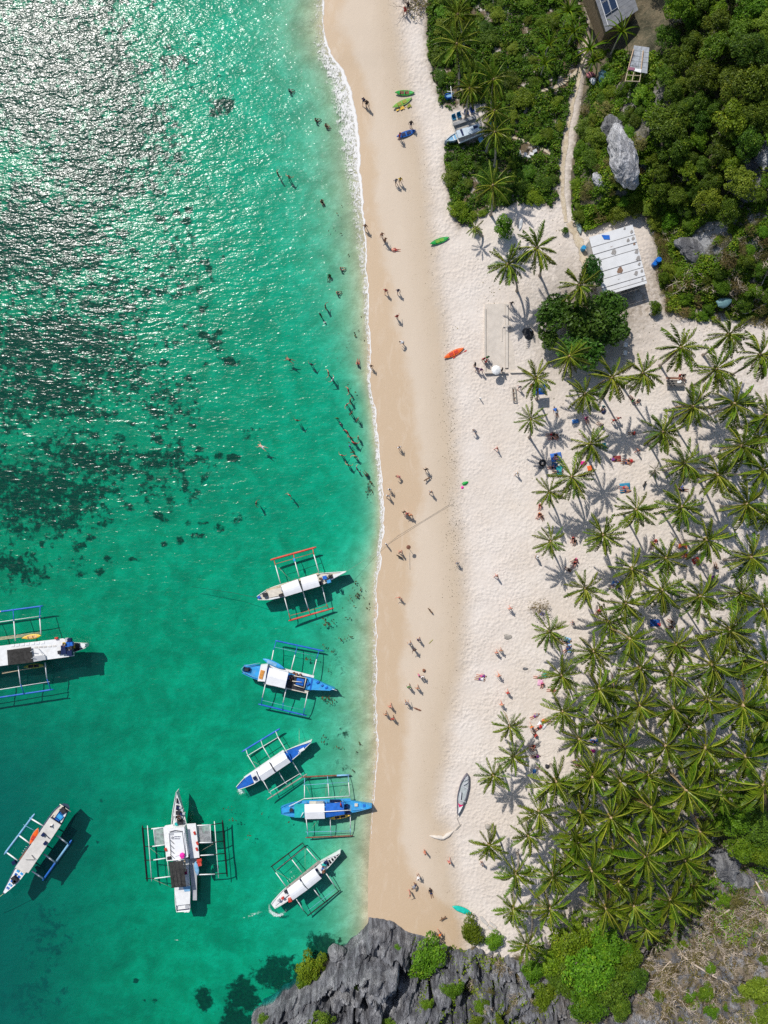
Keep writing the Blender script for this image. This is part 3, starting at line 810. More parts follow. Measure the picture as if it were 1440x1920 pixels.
# forest on the hill
FOREST = [(1215, -60), (1480, -60), (1480, 400), (1330, 430), (1250, 400), (1200, 380), (1205, 300), (1215, 230), (1225, 150), (1210, 60)]
def f_tree(a, b, r):
    x, y = at_ground_px(a, b)
    k = rt.choices(['dark', 'bush', 'lime'], [0.8, 0.15, 0.05])[0]
    if a > 1330 and b < 120: k = rt.choices(['dark', 'bush', 'lime'], [0.4, 0.4, 0.2])[0]
    add_tree('forest_tree', 'tree', k, x, y, r, r * rt.uniform(1.0, 1.7), rt)
scatter(FOREST, 74, 1.5, 3.1, 0.60, f_tree, rt)
# mid slope bushes
SLOPE = [(1100, 110), (1215, 160), (1210, 300), (1205, 380), (1250, 400), (1330, 430), (1480, 400), (1480, 620), (1340, 595), (1250, 560), (1222, 430), (1190, 404), (1110, 432), (1085, 438), (1066, 390), (1066, 330), (1080, 240)]
def f_bush(a, b, r):
    x, y = at_ground_px(a, b)
    dry_side = a > 1230 and b > 400
    k = rt.choices(['bush', 'dark', 'lime', 'dry'], [0.42, 0.2, 0.16, 0.22] if not dry_side else [0.35, 0.15, 0.05, 0.45])[0]
    add_tree('hillside_bush', 'bush', k, x, y, r, r * rt.uniform(0.4, 0.8), rt, rt.uniform(0.5, 0.85))
scatter(SLOPE, 105, 0.7, 1.9, 0.60, f_bush, rt)
# strip of beach scrub by the huts
def f_scrub(a, b, r):
    x, y = at_ground_px(a, b)
    k = rt.choices(['bush', 'lime', 'dark'], [0.66, 0.18, 0.16])[0]
    if 930 < a < 1010 and b < 110: k = 'lime'
    add_tree('beach_scrub_bush', 'bush', k, x, y, r, r * rt.uniform(0.3, 0.55), rt, rt.uniform(0.4, 0.62))
scatter([(p[0], max(p[1], -60)) for p in GREEN], 110, 0.6, 1.9, 0.60, f_scrub, rt)
# single trees and bushes with a place of their own
for a, b, r, h, kind, nm, cat in (
    (1045, 585, 3.2, 4.6, 'almond', 'sea_almond_tree', 'tree'), (1100, 600, 4.0, 5.4, 'almond', 'sea_almond_tree', 'tree'), (1145, 575, 3.0, 4.8, 'almond', 'sea_almond_tree', 'tree'), (1098, 650, 3.2, 4.4, 'almond', 'sea_almond_tree', 'tree'), (1150, 620, 2.7, 4.0, 'almond', 'sea_almond_tree', 'tree'),
    (1112, 508, 2.1, 4.4, 'almond', 'sea_almond_tree', 'tree'), (1030, 632, 1.8, 3.2, 'almond', 'sea_almond_tree', 'tree'),
    (944, 425, 1.9, 1.9, 'bush', 'beach_bush', 'bush'), (1230, 575, 1.2, 1.2, 'bush', 'beach_bush', 'bush'), (1248, 520, 1.3, 1.4, 'bush', 'beach_bush', 'bush'), (1257, 505, 1.2, 1.6, 'lime', 'beach_bush', 'bush'), (1060, 432, 0.7, 0.6, 'bush', 'beach_bush', 'bush'), (892, 430, 0.9, 0.9, 'lime', 'beach_bush', 'bush'),
    (802, 1800, 3.2, 2.4, 'bush', 'cliff_bush', 'bush'), (580, 1836, 2.8, 2.2, 'bush', 'cliff_bush', 'bush'), (567, 1860, 1.8, 1.4, 'bush', 'cliff_bush', 'bush'), (608, 1900, 2.2, 1.6, 'lime', 'cliff_bush', 'bush'), (492, 1915, 1.0, 0.8, 'lime', 'cliff_bush', 'bush'),
    (888, 1748, 2.3, 1.5, 'bush', 'cliff_bush', 'bush'), (926, 1766, 1.6, 1.2, 'bush', 'cliff_bush', 'bush'), (850, 1866, 1.7, 1.3, 'bush', 'cliff_bush', 'bush'), (884, 1880, 1.6, 1.0, 'lime', 'cliff_bush', 'bush'), (905, 1892, 1.4, 1.0, 'bush', 'cliff_bush', 'bush'), (800, 1872, 1.3, 0.9, 'bush', 'cliff_bush', 'bush'), (728, 1912, 1.2, 0.8, 'lime', 'cliff_bush', 'bush'), (670, 1848, 0.8, 0.6, 'lime', 'cliff_bush', 'bush'), (745, 1775, 0.9, 0.7, 'bush', 'cliff_bush', 'bush'),
    (1180, 1800, 2.8, 4.4, 'bush', 'broad_leaved_tree', 'tree'), (1005, 1830, 2.2, 3.2, 'bush', 'broad_leaved_tree', 'tree'), (1190, 1850, 2.4, 3.8, 'dark', 'broad_leaved_tree', 'tree'), (1035, 1905, 2.4, 3.4, 'bush', 'broad_leaved_tree', 'tree'), (1080, 1765, 3.4, 5.0, 'bush', 'broad_leaved_tree', 'tree'), (1140, 1780, 3.6, 5.2, 'bush', 'broad_leaved_tree', 'tree'), (1040, 1800, 2.6, 4.0, 'bush', 'broad_leaved_tree', 'tree'), (1110, 1830, 4.0, 6.0, 'bush', 'broad_leaved_tree', 'tree'), (1150, 1860, 3.2, 5.0, 'dark', 'broad_leaved_tree', 'tree'), (1060, 1852, 2.6, 4.2, 'lime', 'broad_leaved_tree', 'tree'), (1105, 1895, 3.0, 4.6, 'bush', 'broad_leaved_tree', 'tree'), (1170, 1905, 2.2, 3.4, 'dark', 'broad_leaved_tree', 'tree'),
    (1375, 1530, 3.0, 4.2, 'bush', 'broad_leaved_tree', 'tree'), (1420, 1560, 2.8, 4.0, 'dark', 'broad_leaved_tree', 'tree'), (1392, 1590, 2.6, 3.4, 'bush', 'broad_leaved_tree', 'tree'), (1428, 1600, 2.5, 3.4, 'bush', 'broad_leaved_tree', 'tree'), (1348, 1552, 2.0, 2.8, 'dark', 'broad_leaved_tree', 'tree'), (1405, 1500, 2.4, 3.6, 'dark', 'broad_leaved_tree', 'tree'), (1432, 1395, 2.0, 3.6, 'bush', 'broad_leaved_tree', 'tree'),
    (1425, 1865, 2.6, 2.4, 'lime', 'cliff_bush', 'bush'), (1400, 1885, 1.9, 1.6, 'lime', 'cliff_bush', 'bush'), (1432, 1905, 2.0, 1.8, 'lime', 'cliff_bush', 'bush'), (1290, 1868, 1.2, 0.8, 'bush', 'cliff_bush', 'bush'), (1325, 1862, 1.4, 0.9, 'bush', 'cliff_bush', 'bush'), (1360, 1690, 1.4, 1.2, 'bush', 'cliff_bush', 'bush'), (1395, 1690, 1.6, 1.2, 'dry', 'cliff_bush', 'bush'), (1340, 1905, 1.4, 1.0, 'bush', 'cliff_bush', 'bush')):
    x, y = at_ground_px(a, b)
    k = (CAM_H - gz(x, y) - h) / (CAM_H - gz(x, y))      # crown seen at the pixel: base lies a little nearer the middle of the view
    add_tree(nm, cat, kind, x * k, y * k, r, h, rt, 0.85)
sp = onground(1010, 1140)
root = thing('young_tree', 'thin young tree with few leaves casting specks on open sand', 'tree', sp)
o = link(bpy.data.objects.new('trunk', bare_mesh(77, BARK, 5, 1.4)), root); o.scale = (2.0, 2.0, 1.6)
o = link(bpy.data.objects.new('crown', CROWN['sparse'][0]), root); o.scale = (1.8, 1.8, 1.5); o.location = (0, 0, 0.9)
# dry leafless scrub on rock and slope
def f_bare(a, b, r):
    x, y = at_ground_px(a, b); add_bare(x, y, r, rt)
scatter([(1185, 1720), (1330, 1690), (1440, 1640), (1470, 1700), (1470, 1930), (1180, 1930)], 70, 0.9, 2.6, 0.34, f_bare, rt)
scatter([(870, 1775), (1020, 1800), (1030, 1920), (900, 1930), (860, 1850)], 16, 0.7, 1.6, 0.6, f_bare, rt)
scatter([(1235, 420), (1450, 420), (1450, 600), (1300, 575), (1240, 520)], 20, 0.9, 2.2, 0.5, f_bare, rt)
def f_dryb(a, b, r):
    x, y = at_ground_px(a, b); add_tree('cliff_bush', 'bush', rt.choice(['dry', 'dry', 'bush']), x, y, r, r * 0.6, rt, rt.uniform(.4, .7))
scatter([(1190, 1725), (1330, 1690), (1440, 1640), (1470, 1700), (1470, 1930), (1190, 1930)], 30, 0.5, 1.3, 0.9, f_dryb, rt)
scatter([(860, 1770), (1020, 1795), (1020, 1930), (880, 1930)], 16, 0.5, 1.1, 0.9, f_dryb, rt)
scatter([(1218, 425), (1250, 425), (1268, 560), (1300, 585), (1420, 612), (1240, 592)], 22, 0.6, 1.3, 0.7, f_dryb, rt)
add_bare(*at_ground_px(778, 14), 3.0, rt); add_bare(*at_ground_px(770, -8), 2.6, rt)
scatter([(1110, 170), (1200, 190), (1190, 260), (1120, 260)], 6, 0.6, 1.1, 0.6, f_bare, rt)

# ------------------------------------------------------------------ undergrowth nobody could count
def undergrowth(name, poly, n, leaf, mat, seed, hmax, keep=True, dens=None):
    rng = np.random.default_rng(seed)
    xs = [p[0] for p in poly]; ys = [max(p[1], -80) for p in poly]
    a = rng.uniform(min(xs), min(max(xs), 1480), n * 4); b = rng.uniform(min(ys), min(max(ys), 1960), n * 4)
    ok = sd_poly(a, b, poly) + 9 * fbm(a * 0.06, b * 0.06, seed, 3) > 2
    lump = fbm(a * 0.055, b * 0.055, seed + 5, 3)
    ok &= lump + rng.uniform(-0.25, 0.25, len(a)) > -0.30
    if keep:
        for u, v, r in KEEP:
            ok &= (a - u) ** 2 + (b - v) ** 2 > (r * 0.72) ** 2
    a = a[ok][:n]; b = b[ok][:n]; lump = lump[ok][:n]
    z = np.maximum(np.maximum(beach_z(a, b), hill_z(a, b)), cliff_z(a, b, False))
    z = z + rng.random(len(a)) ** 0.7 * hmax * np.clip(lump * 1.6 + 0.55, 0.12, 1.2) + 0.03
    c = np.stack([(a - 720) * S0, (960 - b) * S0, z], -1)
    nrm = rng.normal(size=(len(a), 3)) * 0.6 + np.array([-0.25, 0.4, 1.0]); nrm /= np.linalg.norm(nrm, axis=1, keepdims=True)
    L = leaf * rng.uniform(0.6, 1.4, len(a))
    t = np.clip(rng.random(len(a)) * 0.8 + lump * 0.5 + 0.05, 0, 1)
    v, f, t = leaf_quads(c, nrm, L, L * rng.uniform(0.5, 0.8, len(a)), rng, t)
    return tag(link(bpy.data.objects.new(name, mesh_np(name, v, f, mat, False, [('tint', 'FACE', t)]))), kind='stuff')
undergrowth('beach_creeper_foliage', GREEN, 80000, 0.26, LEAF_BUSH, 901, 0.7)
undergrowth('hillside_undergrowth', SLOPE, 62000, 0.28, LEAF_BUSH, 903, 0.7)
undergrowth('forest_undergrowth', FOREST, 26000, 0.36, LEAF_DARK, 905, 1.2)
undergrowth('dry_undergrowth', [(1190, 1720), (1330, 1690), (1470, 1640), (1470, 1940), (1190, 1940)], 9000, 0.2, LEAF_DRY, 907, 0.5, False)
undergrowth('cliff_undergrowth', [(770, 1745), (860, 1770), (1010, 1790), (1180, 1760), (1180, 1940), (780, 1940)], 11000, 0.27, LEAF_BUSH, 909, 0.4, False)
undergrowth('leaf_litter', [(1240, 430), (1480, 430), (1480, 640), (1330, 600), (1240, 570)], 9000, 0.2, LEAF_DRY, 911, 0.35)

undergrowth('grove_undergrowth', [(1150, 1480), (1330, 1400), (1480, 1300), (1480, 1560), (1320, 1690), (1140, 1730), (1080, 1640)], 9000, 0.26, LEAF_DARK, 913, 0.5, False)
undergrowth('cliff_edge_plants', [(1190, 1690), (1330, 1630), (1440, 1600), (1480, 1700), (1400, 1730), (1300, 1740), (1200, 1760)], 6000, 0.26, LEAF_BUSH, 915, 0.6, False)
def branch(label, pts, r, lift=0.5, mat=None):
    P = [W(x, y, 0) for x, y in pts]; Q = []
    for (x, y) in pts:
        p = onground(x, y); Q.append(p + Vector((0, 0, lift)))
    mb = MB(); n = len(Q); mb.tube(Q, [r * (1 - 0.7 * i / (n - 1)) for i in range(n)], 6)
    rb = random.Random(len(label))
    for i in range(1, n):
        for _ in range(2):
            d = (Q[i] - Q[i - 1]).normalized(); a = Vector((d.y, -d.x, 0)) * rb.choice((-1, 1)); e = Q[i] + (d * rb.uniform(.3, .9) + a * rb.uniform(.4, 1.1)) + Vector((0, 0, rb.uniform(-.1, .3)))
            mb.tube([Q[i], (Q[i] + e) / 2 + Vector((0, 0, .1)), e], [r * .4, r * .28, r * .1], 4)
    c = Q[0]; o = mb.build('fallen_branch', mat or TWIG, None, True, origin=c)
    return tag(o, label, 'branch')
branch('longest pale dead branch slanting down the bare rock at lower right', [(1272, 1783), (1292, 1800), (1330, 1824), (1362, 1840), (1390, 1858)], 0.17)
branch('curved dead branch beside the longest one, hooking down on bare rock', [(1272, 1785), (1252, 1800), (1239, 1815), (1239, 1846)], 0.12)
branch('upright pale dead branch along the frame edge at lower right', [(1413, 1648), (1424, 1668), (1434, 1692), (1437, 1740), (1432, 1792)], 0.14)
branch('short forked white branch under the last palms at lower right', [(1365, 1702), (1345, 1715), (1325, 1726)], 0.14)
branch('short brown branch left of the forked white one', [(1330, 1690), (1322, 1705), (1316, 1718)], 0.11)
branch('white dead branch reaching from the frame edge toward the faded teal tarpaulin', [(1442, 566), (1420, 578), (1395, 590), (1377, 585)], 0.12)
branch('thin white dead branch in dry scrub at the frame edge', [(1420, 545), (1432, 520), (1438, 490)], 0.08)

undergrowth('hut_side_plants', [(1196, 404), (1228, 425), (1262, 440), (1275, 565), (1340, 605), (1300, 612), (1240, 592), (1226, 545), (1222, 480)], 7000, 0.24, LEAF_BUSH, 917, 0.7, False)
undergrowth('hut_back_plants', [(1066, 395), (1110, 405), (1190, 385), (1190, 412), (1110, 436), (1088, 446), (1070, 430)], 5000, 0.24, LEAF_BUSH, 919, 0.7, False)
undergrowth('dry_slope_scrub', [(1200, 1700), (1330, 1650), (1480, 1620), (1480, 1960), (1200, 1960)], 9000, 0.24, LEAF_DRY, 921, 0.6, False)
# ------------------------------------------------------------------ coconut palms
def frond_mesh(e0, k, seed, mat, droop=0.5, nl=24):
    """one feather leaf of unit length: midrib and two rows of leaflets; e0 start pitch, k how far it bends over"""
    rng = np.random.default_rng(seed)
    N = 16; pts = [np.zeros(3)]; dirs = []
    for i in range(N):
        e = math.radians(e0 - k * ((i + 0.5) / N) ** 1.25)
        d = np.array([math.cos(e), 0.0, math.sin(e)]); dirs.append(d); pts.append(pts[-1] + d / N)
    pts = np.array(pts); side_bend = rng.uniform(-0.20, 0.20)
    pts[:, 1] += side_bend * np.linspace(0, 1, N + 1) ** 2
    vs = []; fs = []; tint = []
    # midrib, a flat-topped strip with a keel
    for i in range(N + 1):
        w = 0.022 * (1 - 0.85 * i / N)
        vs += [pts[i] + np.array([0, w, 0.004]), pts[i] + np.array([0, -w, 0.004]), pts[i] + np.array([0, 0, -0.02 * (1 - 0.8 * i / N)])]
    for i in range(N):
        a = i * 3
        fs += [(a, a + 1, a + 4, a + 3), (a + 1, a + 2, a + 5, a + 4), (a + 2, a, a + 3, a + 5)]
        tint += [0.93, 0.5, 0.5]
    for s in (-1, 1):
        for j in range(nl):
            t = 0.14 + 0.85 * (j + rng.uniform(0, 0.5)) / nl
            f = t * N; i = min(int(f), N - 1); p = pts[i] + (pts[i + 1] - pts[i]) * (f - i); d = dirs[i]
            up = np.array([-d[2], 0, d[0]])
            L = 0.225 * math.sin(math.pi * min(1, 0.16 + 0.80 * t)) ** 0.7 * rng.uniform(0.68, 1.15) * (1 if t < 0.9 else 0.75)
            fw = math.radians(38 + 22 * t + rng.uniform(-11, 11))
            dr = math.radians(34 + 26 * droop + rng.uniform(-8, 8))
            o = np.array([0, s, 0]) * math.cos(dr) - up * math.sin(dr)
            l = d * math.cos(fw) + o * math.sin(fw)
            mid = p + l * L * 0.55
            l2 = l + np.array([0, 0, -0.45 - 0.5 * droop]); l2 /= np.linalg.norm(l2)
            tip = mid + l2 * L * 0.5
            wv = d * 0.0145
            b = len(vs)
            vs += [p - wv, p + wv, mid + wv * 1.15, mid - wv * 1.15, tip + wv * 0.2, tip - wv * 0.2]
            fs += [(b, b + 1, b + 2, b + 3), (b + 3, b + 2, b + 4, b + 5)]
            q = rng.uniform(0.1, 0.75)
            tint += [q, q + 0.08]
    return mesh_np('frond_leaflets', np.array(vs), np.array(fs), mat, False, [('tint', 'FACE', np.array(tint))])

F_UP = [frond_mesh(78, 40, 1, FROND, 0.2), frond_mesh(70, 55, 2, FROND, 0.3)]
F_MID = [frond_mesh(52, 62, 3, FROND, 0.4), frond_mesh(45, 70, 4, FROND, 0.5), frond_mesh(38, 60, 5, FROND, 0.5)]
F_LOW = [frond_mesh(22, 66, 6, FROND, 0.7), frond_mesh(12, 72, 7, FROND, 0.8), frond_mesh(2, 66, 8, FROND, 0.8)]
F_HANG = [frond_mesh(-25, 50, 9, FROND, 0.9)]
F_DEAD = [frond_mesh(-35, 48, 10, FROND_DEAD, 1.0, 18)]
TRUNK_PALM = pmat('palm_bark', (0.36, 0.32, 0.27), 0.9, 0.22, 9)
HEART = pmat('palm_fibre', (0.42, 0.30, 0.17), 0.9, 0.3, 12)
NUT = pmat('coconut_husk', (0.34, 0.26, 0.05), 0.5, 0.3, 6)
hm = MB()
hm.tube([(0, 0, -0.55), (0, 0, -0.1), (0, 0, 0.2), (0, 0, 0.45)], [0.16, 0.22, 0.17, 0.04], 8)
HEART_ME = hm.mesh('heart', HEART, smooth=True)
nm_ = MB()
for k in range(6):
    a = k * 1.05
    nm_.ball((0.27 * math.cos(a), 0.27 * math.sin(a), -0.18 - 0.08 * (k % 2)), 0.13, (1, 1, 1.2), 7, 4)
NUT_ME = nm_.mesh('coconut', NUT, smooth=True)
PALMS = []
rp = random.Random(23)
def palm(px, py, size, h, lean=(1.2, -0.8), nf=None, style='coconut', wind=1.0):
    """crown centre seen at the photo pixel; size = crown radius in photo pixels"""
    g0 = ground(px, py)
    z = g0 + h
    c = W(px, py, z)
    bx, by = c.x + lean[0] + rp.uniform(-.4, .4), c.y + lean[1] + rp.uniform(-.4, .4)
    b = Vector((bx, by, gz(bx, by) - 0.15))
    root = thing('coconut_palm', None, 'palm tree', b)
    mb = MB()
    rel = c - b; n = 9
    pts = []; rad = []
    for i in range(n + 1):
        t = i / n
        pts.append(b + Vector((rel.x * t ** 1.5, rel.y * t ** 1.5, rel.z * t)))
        rad.append(0.17 - 0.06 * t + (0.12 * (1 - t / 0.12) if t < 0.12 else 0) + 0.012 * (i % 2))
    mb.tube(pts, rad, 8)
    mb.build('trunk', TRUNK_PALM, root, True)
    L = size * (CAM_H - z) / FPX * 0.97
    he = link(bpy.data.objects.new('crown_heart', HEART_ME), root); he.location = rel; he.scale = (L / 3.4,) * 3
    if rp.random() < 0.7:
        nu = link(bpy.data.objects.new('coconut_cluster', NUT_ME), root); nu.location = rel; nu.scale = (L / 3.4,) * 3; nu.rotation_euler = (0, 0, rp.uniform(0, 6))
    nf = nf or rp.randint(25, 31)
    a0 = rp.uniform(0, 6.28)
    for i in range(nf):
        u = i / nf
        a = a0 + i * 2.39996 + rp.uniform(-0.22, 0.22)
        a += 0.42 * wind * math.sin(math.radians(-78) - a)
        if u < 0.14: pool, ln, = F_UP, 0.72
        elif u < 0.48: pool, ln = F_MID, 1.0
        elif u < 0.90: pool, ln = F_LOW, 1.03
        else: pool, ln = F_HANG, 0.9
        if u > 0.93 and rp.random() < 0.55: pool, ln = F_DEAD, 0.85
        # sea breeze from the north-west lifts windward leaves and lays leeward ones over
        lee = math.cos(a - math.radians(-78))
        o = link(bpy.data.objects.new('frond', rp.choice(pool)), root)
        o.location = rel + Vector((0.12 * math.cos(a), 0.12 * math.sin(a), 0.10 * (1 - u)))
        o.rotation_euler = Euler((rp.uniform(-0.22, 0.22), (-0.26 * (-lee) if lee < 0 else 0.20 * lee) * wind + rp.uniform(-0.1, 0.1), a))
        s = L * ln * rp.uniform(0.84, 1.12)
        o.scale = (s, s * rp.uniform(0.85, 1.1), s)
    PALMS.append([root, px, py, size, style])
    return root

PALM_LIST = [  # crown centre x, y, crown radius in photo pixels, height m
 (858, 28, 40, 8), (856, 84, 50, 9), (880, 166, 34, 8), (925, 150, 42, 9), (927, 208, 38, 9), (928, 248, 38, 9), (924, 348, 46, 9), (890, 428, 20, 2.5), (1006, 465, 50, 8), (952, 496, 46, 7.5),
 (1086, 535, 46, 8), (1004, 710, 40, 8), (995, 786, 32, 7), (1067, 668, 44, 8), (1030, 922, 34, 6.5), (1072, 894, 50, 8), (1107, 832, 40, 8), (1147, 708, 50, 9), (1205, 700, 44, 8.5), (1097, 738, 42, 8.5),
 (1275, 652, 50, 9), (1366, 627, 46, 9), (1342, 692, 50, 9), (1425, 665, 52, 9.5), (1298, 762, 50, 9), (1376, 757, 54, 9.5), (1436, 778, 46, 9), (1242, 810, 46, 8.5), (1390, 836, 56, 9.5), (1283, 868, 50, 9),
 (1345, 890, 52, 9), (1430, 880, 50, 9.5), (1192, 955, 46, 8.5), (1277, 950, 50, 9), (1400, 945, 56, 10), (1130, 1003, 46, 8), (1248, 1046, 44, 9), (1325, 1012, 52, 9), (1408, 1044, 56, 10), (1185, 1067, 50, 9),
 (1097, 1103, 42, 8), (1240, 1106, 52, 9.5), (1312, 1118, 54, 9.5), (1172, 1131, 48, 9), (1367, 1181, 60, 10), (1180, 1197, 52, 9.5), (1112, 1221, 48, 9), (1200, 1252, 50, 9.5), (1335, 1246, 62, 10.5), (1434, 1242, 62, 10.5),
 (1122, 1291, 52, 9.5), (1198, 1322, 50, 9), (1262, 1327, 58, 10), (1325, 1310, 52, 10), (1392, 1322, 66, 11), (1122, 1354, 46, 8.5), (1247, 1398, 58, 10), (1322, 1402, 60, 10.5), (1397, 1418, 54, 10.5), (1115, 1437, 46, 9),
 (1032, 1015, 36, 6.5), (1030, 1183, 42, 7), (1052, 1266, 44, 8), (1054, 1333, 46, 8), (955, 1361, 38, 6.5), (962, 1418, 36, 6.5), (925, 1453, 38, 7), (1042, 1464, 56, 9.5), (1010, 1521, 46, 8.5), (990, 1566, 38, 8),
 (917, 1584, 40, 7), (967, 1637, 46, 8.5), (1037, 1640, 52, 9.5), (962, 1702, 42, 8), (1030, 1702, 48, 9), (987, 1770, 40, 9), (1075, 1566, 44, 8.5), (1110, 1456, 54, 10), (1162, 1463, 50, 9.5), (1215, 1452, 46, 9.5),
 (1285, 1480, 66, 11), (1430, 1471, 62, 11), (1145, 1532, 58, 10), (1220, 1513, 54, 10), (1088, 1522, 44, 9), (1210, 1605, 72, 11.5), (1283, 1612, 60, 10.5), (1108, 1631, 62, 10.5), (1187, 1697, 52, 10), (1256, 1687, 54, 10), (1135, 1702, 54, 10),
 (1082, 1582, 46, 9), (1150, 1590, 46, 9), (1430, 1135, 48, 9.5), (1268, 1208, 46, 9), (1228, 882, 16, 3), (1085, 1385, 42, 8.5), (1260, 1265, 44, 9), (1438, 1340, 50, 10), (1350, 1490, 46, 9.5), (1170, 1400, 46, 9), (1437, 960, 40, 9),
 (1150, 1292, 40, 7), (1228, 1288, 40, 7), (1290, 1362, 42, 7.5), (1360, 1368, 44, 8), (1156, 1346, 40, 7), (1248, 1484, 44, 8), (1322, 1446, 46, 8), (1362, 1442, 42, 8), (1060, 1612, 38, 7), (1068, 1690, 40, 7.5), (1160, 1652, 44, 8), (1236, 1650, 44, 8), (1312, 1558, 44, 8), (1015, 1602, 36, 7), (1140, 1166, 40, 7), (1148, 1250, 40, 7), (1388, 1112, 44, 8), (1430, 1192, 44, 8), (1392, 1236, 44, 8), (1362, 1286, 44, 8), (1080, 1480, 38, 7), (1196, 1418, 40, 7.5), (1180, 1500, 42, 8), (1120, 1560, 42, 8), (1250, 1560, 46, 8.5), (1405, 1370, 44, 8), (1210, 1740, 40, 8.5), (1080, 1730, 40, 8.5), (1300, 1660, 42, 8.5), (1355, 930, 42, 8), (1420, 820, 42, 8), (1395, 700, 40, 8)]
for (a, b, s, h) in PALM_LIST[:-32] + PALM_LIST[-32::2]:
    edge = a < 1100 and b > 430
    palm(a, b, s, h, (rp.uniform(1.2, 2.6), rp.uniform(-1.8, -0.5)) if edge else (rp.uniform(0.2, 1.6), rp.uniform(-1.2, 0.3)), 13 if s < 25 else None)
# screw pines by the dark-roofed house: stiff arching strap leaves without leaflets
def strap_mesh(e0, k, seed):
    N = 8; rng = np.random.default_rng(seed); pts = [np.zeros(3)]
    for i in range(N):
        e = math.radians(e0 - k * ((i + .5) / N) ** 1.3); pts.append(pts[-1] + np.array([math.cos(e), 0, math.sin(e)]) / N)
    vs = []; fs = []
    for i, p in enumerate(pts):
        w = 0.042 * (1 - (i / N) ** 2.2) + 0.003
        vs += [p + np.array([0, w, 0.022]), p, p + np.array([0, -w, 0.022])]
    for i in range(N):
        a = 3 * i; fs += [(a, a + 1, a + 4, a + 3), (a + 1, a + 2, a + 5, a + 4)]
    return mesh_np('strap_leaf', np.array(vs), np.array(fs), FROND, False, [('tint', 'FACE', np.full(len(fs), 0.55) + rng.uniform(-.1, .25, len(fs)))])
STRAPS = [strap_mesh(62, 70, 1), strap_mesh(40, 75, 2), strap_mesh(18, 60, 3)]
SCREW = []
for (a, b, s, h, lab) in ((1106, 92, 36, 3.6, 'large spiky screw pine with arching strap leaves below the dark roofed house'), (1166, 60, 34, 3.4, 'spiky screw pine overlapping the corner of the dark roofed house'), (1112, 116, 26, 2.6, 'smaller spiky screw pine at the bend of the sandy path'),
                     (1066, 22, 36, 3.6, 'spiky screw pine near the top edge left of the dark roofed house'), (1030, 84, 32, 3.2, 'spiky screw pine above the path beside bright green scrub'), (1022, 120, 28, 2.8, 'lower spiky screw pine standing where the sandy side path begins'), (1075, 60, 30, 3.2, 'spiky screw pine between the path and the edge of bright scrub')):
    z = ground(a, b) + h; c = W(a, b, z)
    root = thing('screw_pine', lab, 'plant', (c.x, c.y, ground(*to_px(c.x, c.y)) - 0.1), 'screw pines around the house')
    mb = MB(); mb.tube([root.location, c - Vector((0.1, 0, 0.8)), c], [0.13, 0.09, 0.07], 6); mb.build('trunk', BARK_PALE, root)
    for i in range(15):
        o = link(bpy.data.objects.new('leaf', STRAPS[0 if i < 4 else (1 if i < 10 else 2)]), root)
        o.location = c - root.location; L = s * S0 * rp.uniform(0.85, 1.15); o.scale = (L, L, L); o.rotation_euler = (0, 0, i * 2.4 + rp.uniform(-.2, .2))
# ------------------------------------------------------------------ outrigger boats
WHITE = pmat('white_paint', (0.78, 0.78, 0.76), 0.45, 0.06, 2, stain=(0.55, 0.50, 0.42), amt=0.35)
CANVAS = pmat('white_canvas', (0.80, 0.80, 0.80), 0.75, 0.05, 1.2, stain=(0.62, 0.60, 0.56), amt=0.3)
OLDROOF = pmat('weathered_canvas', (0.62, 0.59, 0.54), 0.8, 0.10, 1.0, stain=(0.42, 0.38, 0.32), amt=0.5)
CREAM = pmat('cream_deck', (0.66, 0.60, 0.50), 0.6, 0.1, 2, stain=(0.42, 0.34, 0.25), amt=0.4)
BLUE = pmat('blue_paint', (0.02, 0.13, 0.50), 0.4, 0.15, 2, stain=(0.15, 0.25, 0.40), amt=0.4)
SKYBLUE = pmat('sky_blue_paint', (0.045, 0.33, 0.68), 0.4, 0.12, 2, stain=(0.25, 0.42, 0.55), amt=0.4)
PALEBLUE = pmat('faded_blue_paint', (0.20, 0.42, 0.62), 0.5, 0.15, 2, stain=(0.45, 0.52, 0.55), amt=0.5)
NAVY = pmat('navy_paint', (0.012, 0.022, 0.075), 0.4, 0.2, 2)
TEAL = pmat('teal_deck', (0.02, 0.42, 0.40), 0.5, 0.12, 2)
BLACK = pmat('black_paint', (0.012, 0.012, 0.013), 0.5, 0.2, 2)
DARK = pmat('dark_gear', (0.03, 0.03, 0.035), 0.7, 0.4, 4)  # near-black tone of gear and fittings, varied at random
RED = pmat('red_paint', (0.55, 0.055, 0.035), 0.45, 0.2, 2, stain=(0.55, 0.30, 0.24), amt=0.5)
ORANGE = pmat('orange_plastic', (0.80, 0.13, 0.02), 0.4, 0.1, 2)
YELLOW = pmat('yellow_plastic', (0.78, 0.48, 0.06), 0.4, 0.15, 2)
OLIVE = pmat('yellow_green_plastic', (0.30, 0.30, 0.04), 0.4, 0.2, 2)
BROWN = pmat('brown_wood', (0.20, 0.085, 0.05), 0.7, 0.3, 3, stain=(0.36, 0.24, 0.18), amt=0.5)
BAMBOO = pmat('bamboo_pole', (0.55, 0.45, 0.30), 0.6, 0.2, 4)
GREYWOOD = pmat('grey_wood', (0.34, 0.31, 0.27), 0.85, 0.25, 4, stain=(0.10, 0.09, 0.07), amt=0.7)
ROPE = pmat('rope_fibre', (0.42, 0.38, 0.28), 0.9, 0.2, 6)
PINK = pmat('pink_cloth', (0.80, 0.03, 0.36), 0.7, 0.1, 3)
GREYP = pmat('grey_panel', (0.42, 0.43, 0.44), 0.6, 0.08, 2)
TAN_W = pmat('tan_plywood', (0.62, 0.27, 0.06), 0.6, 0.2, 3)
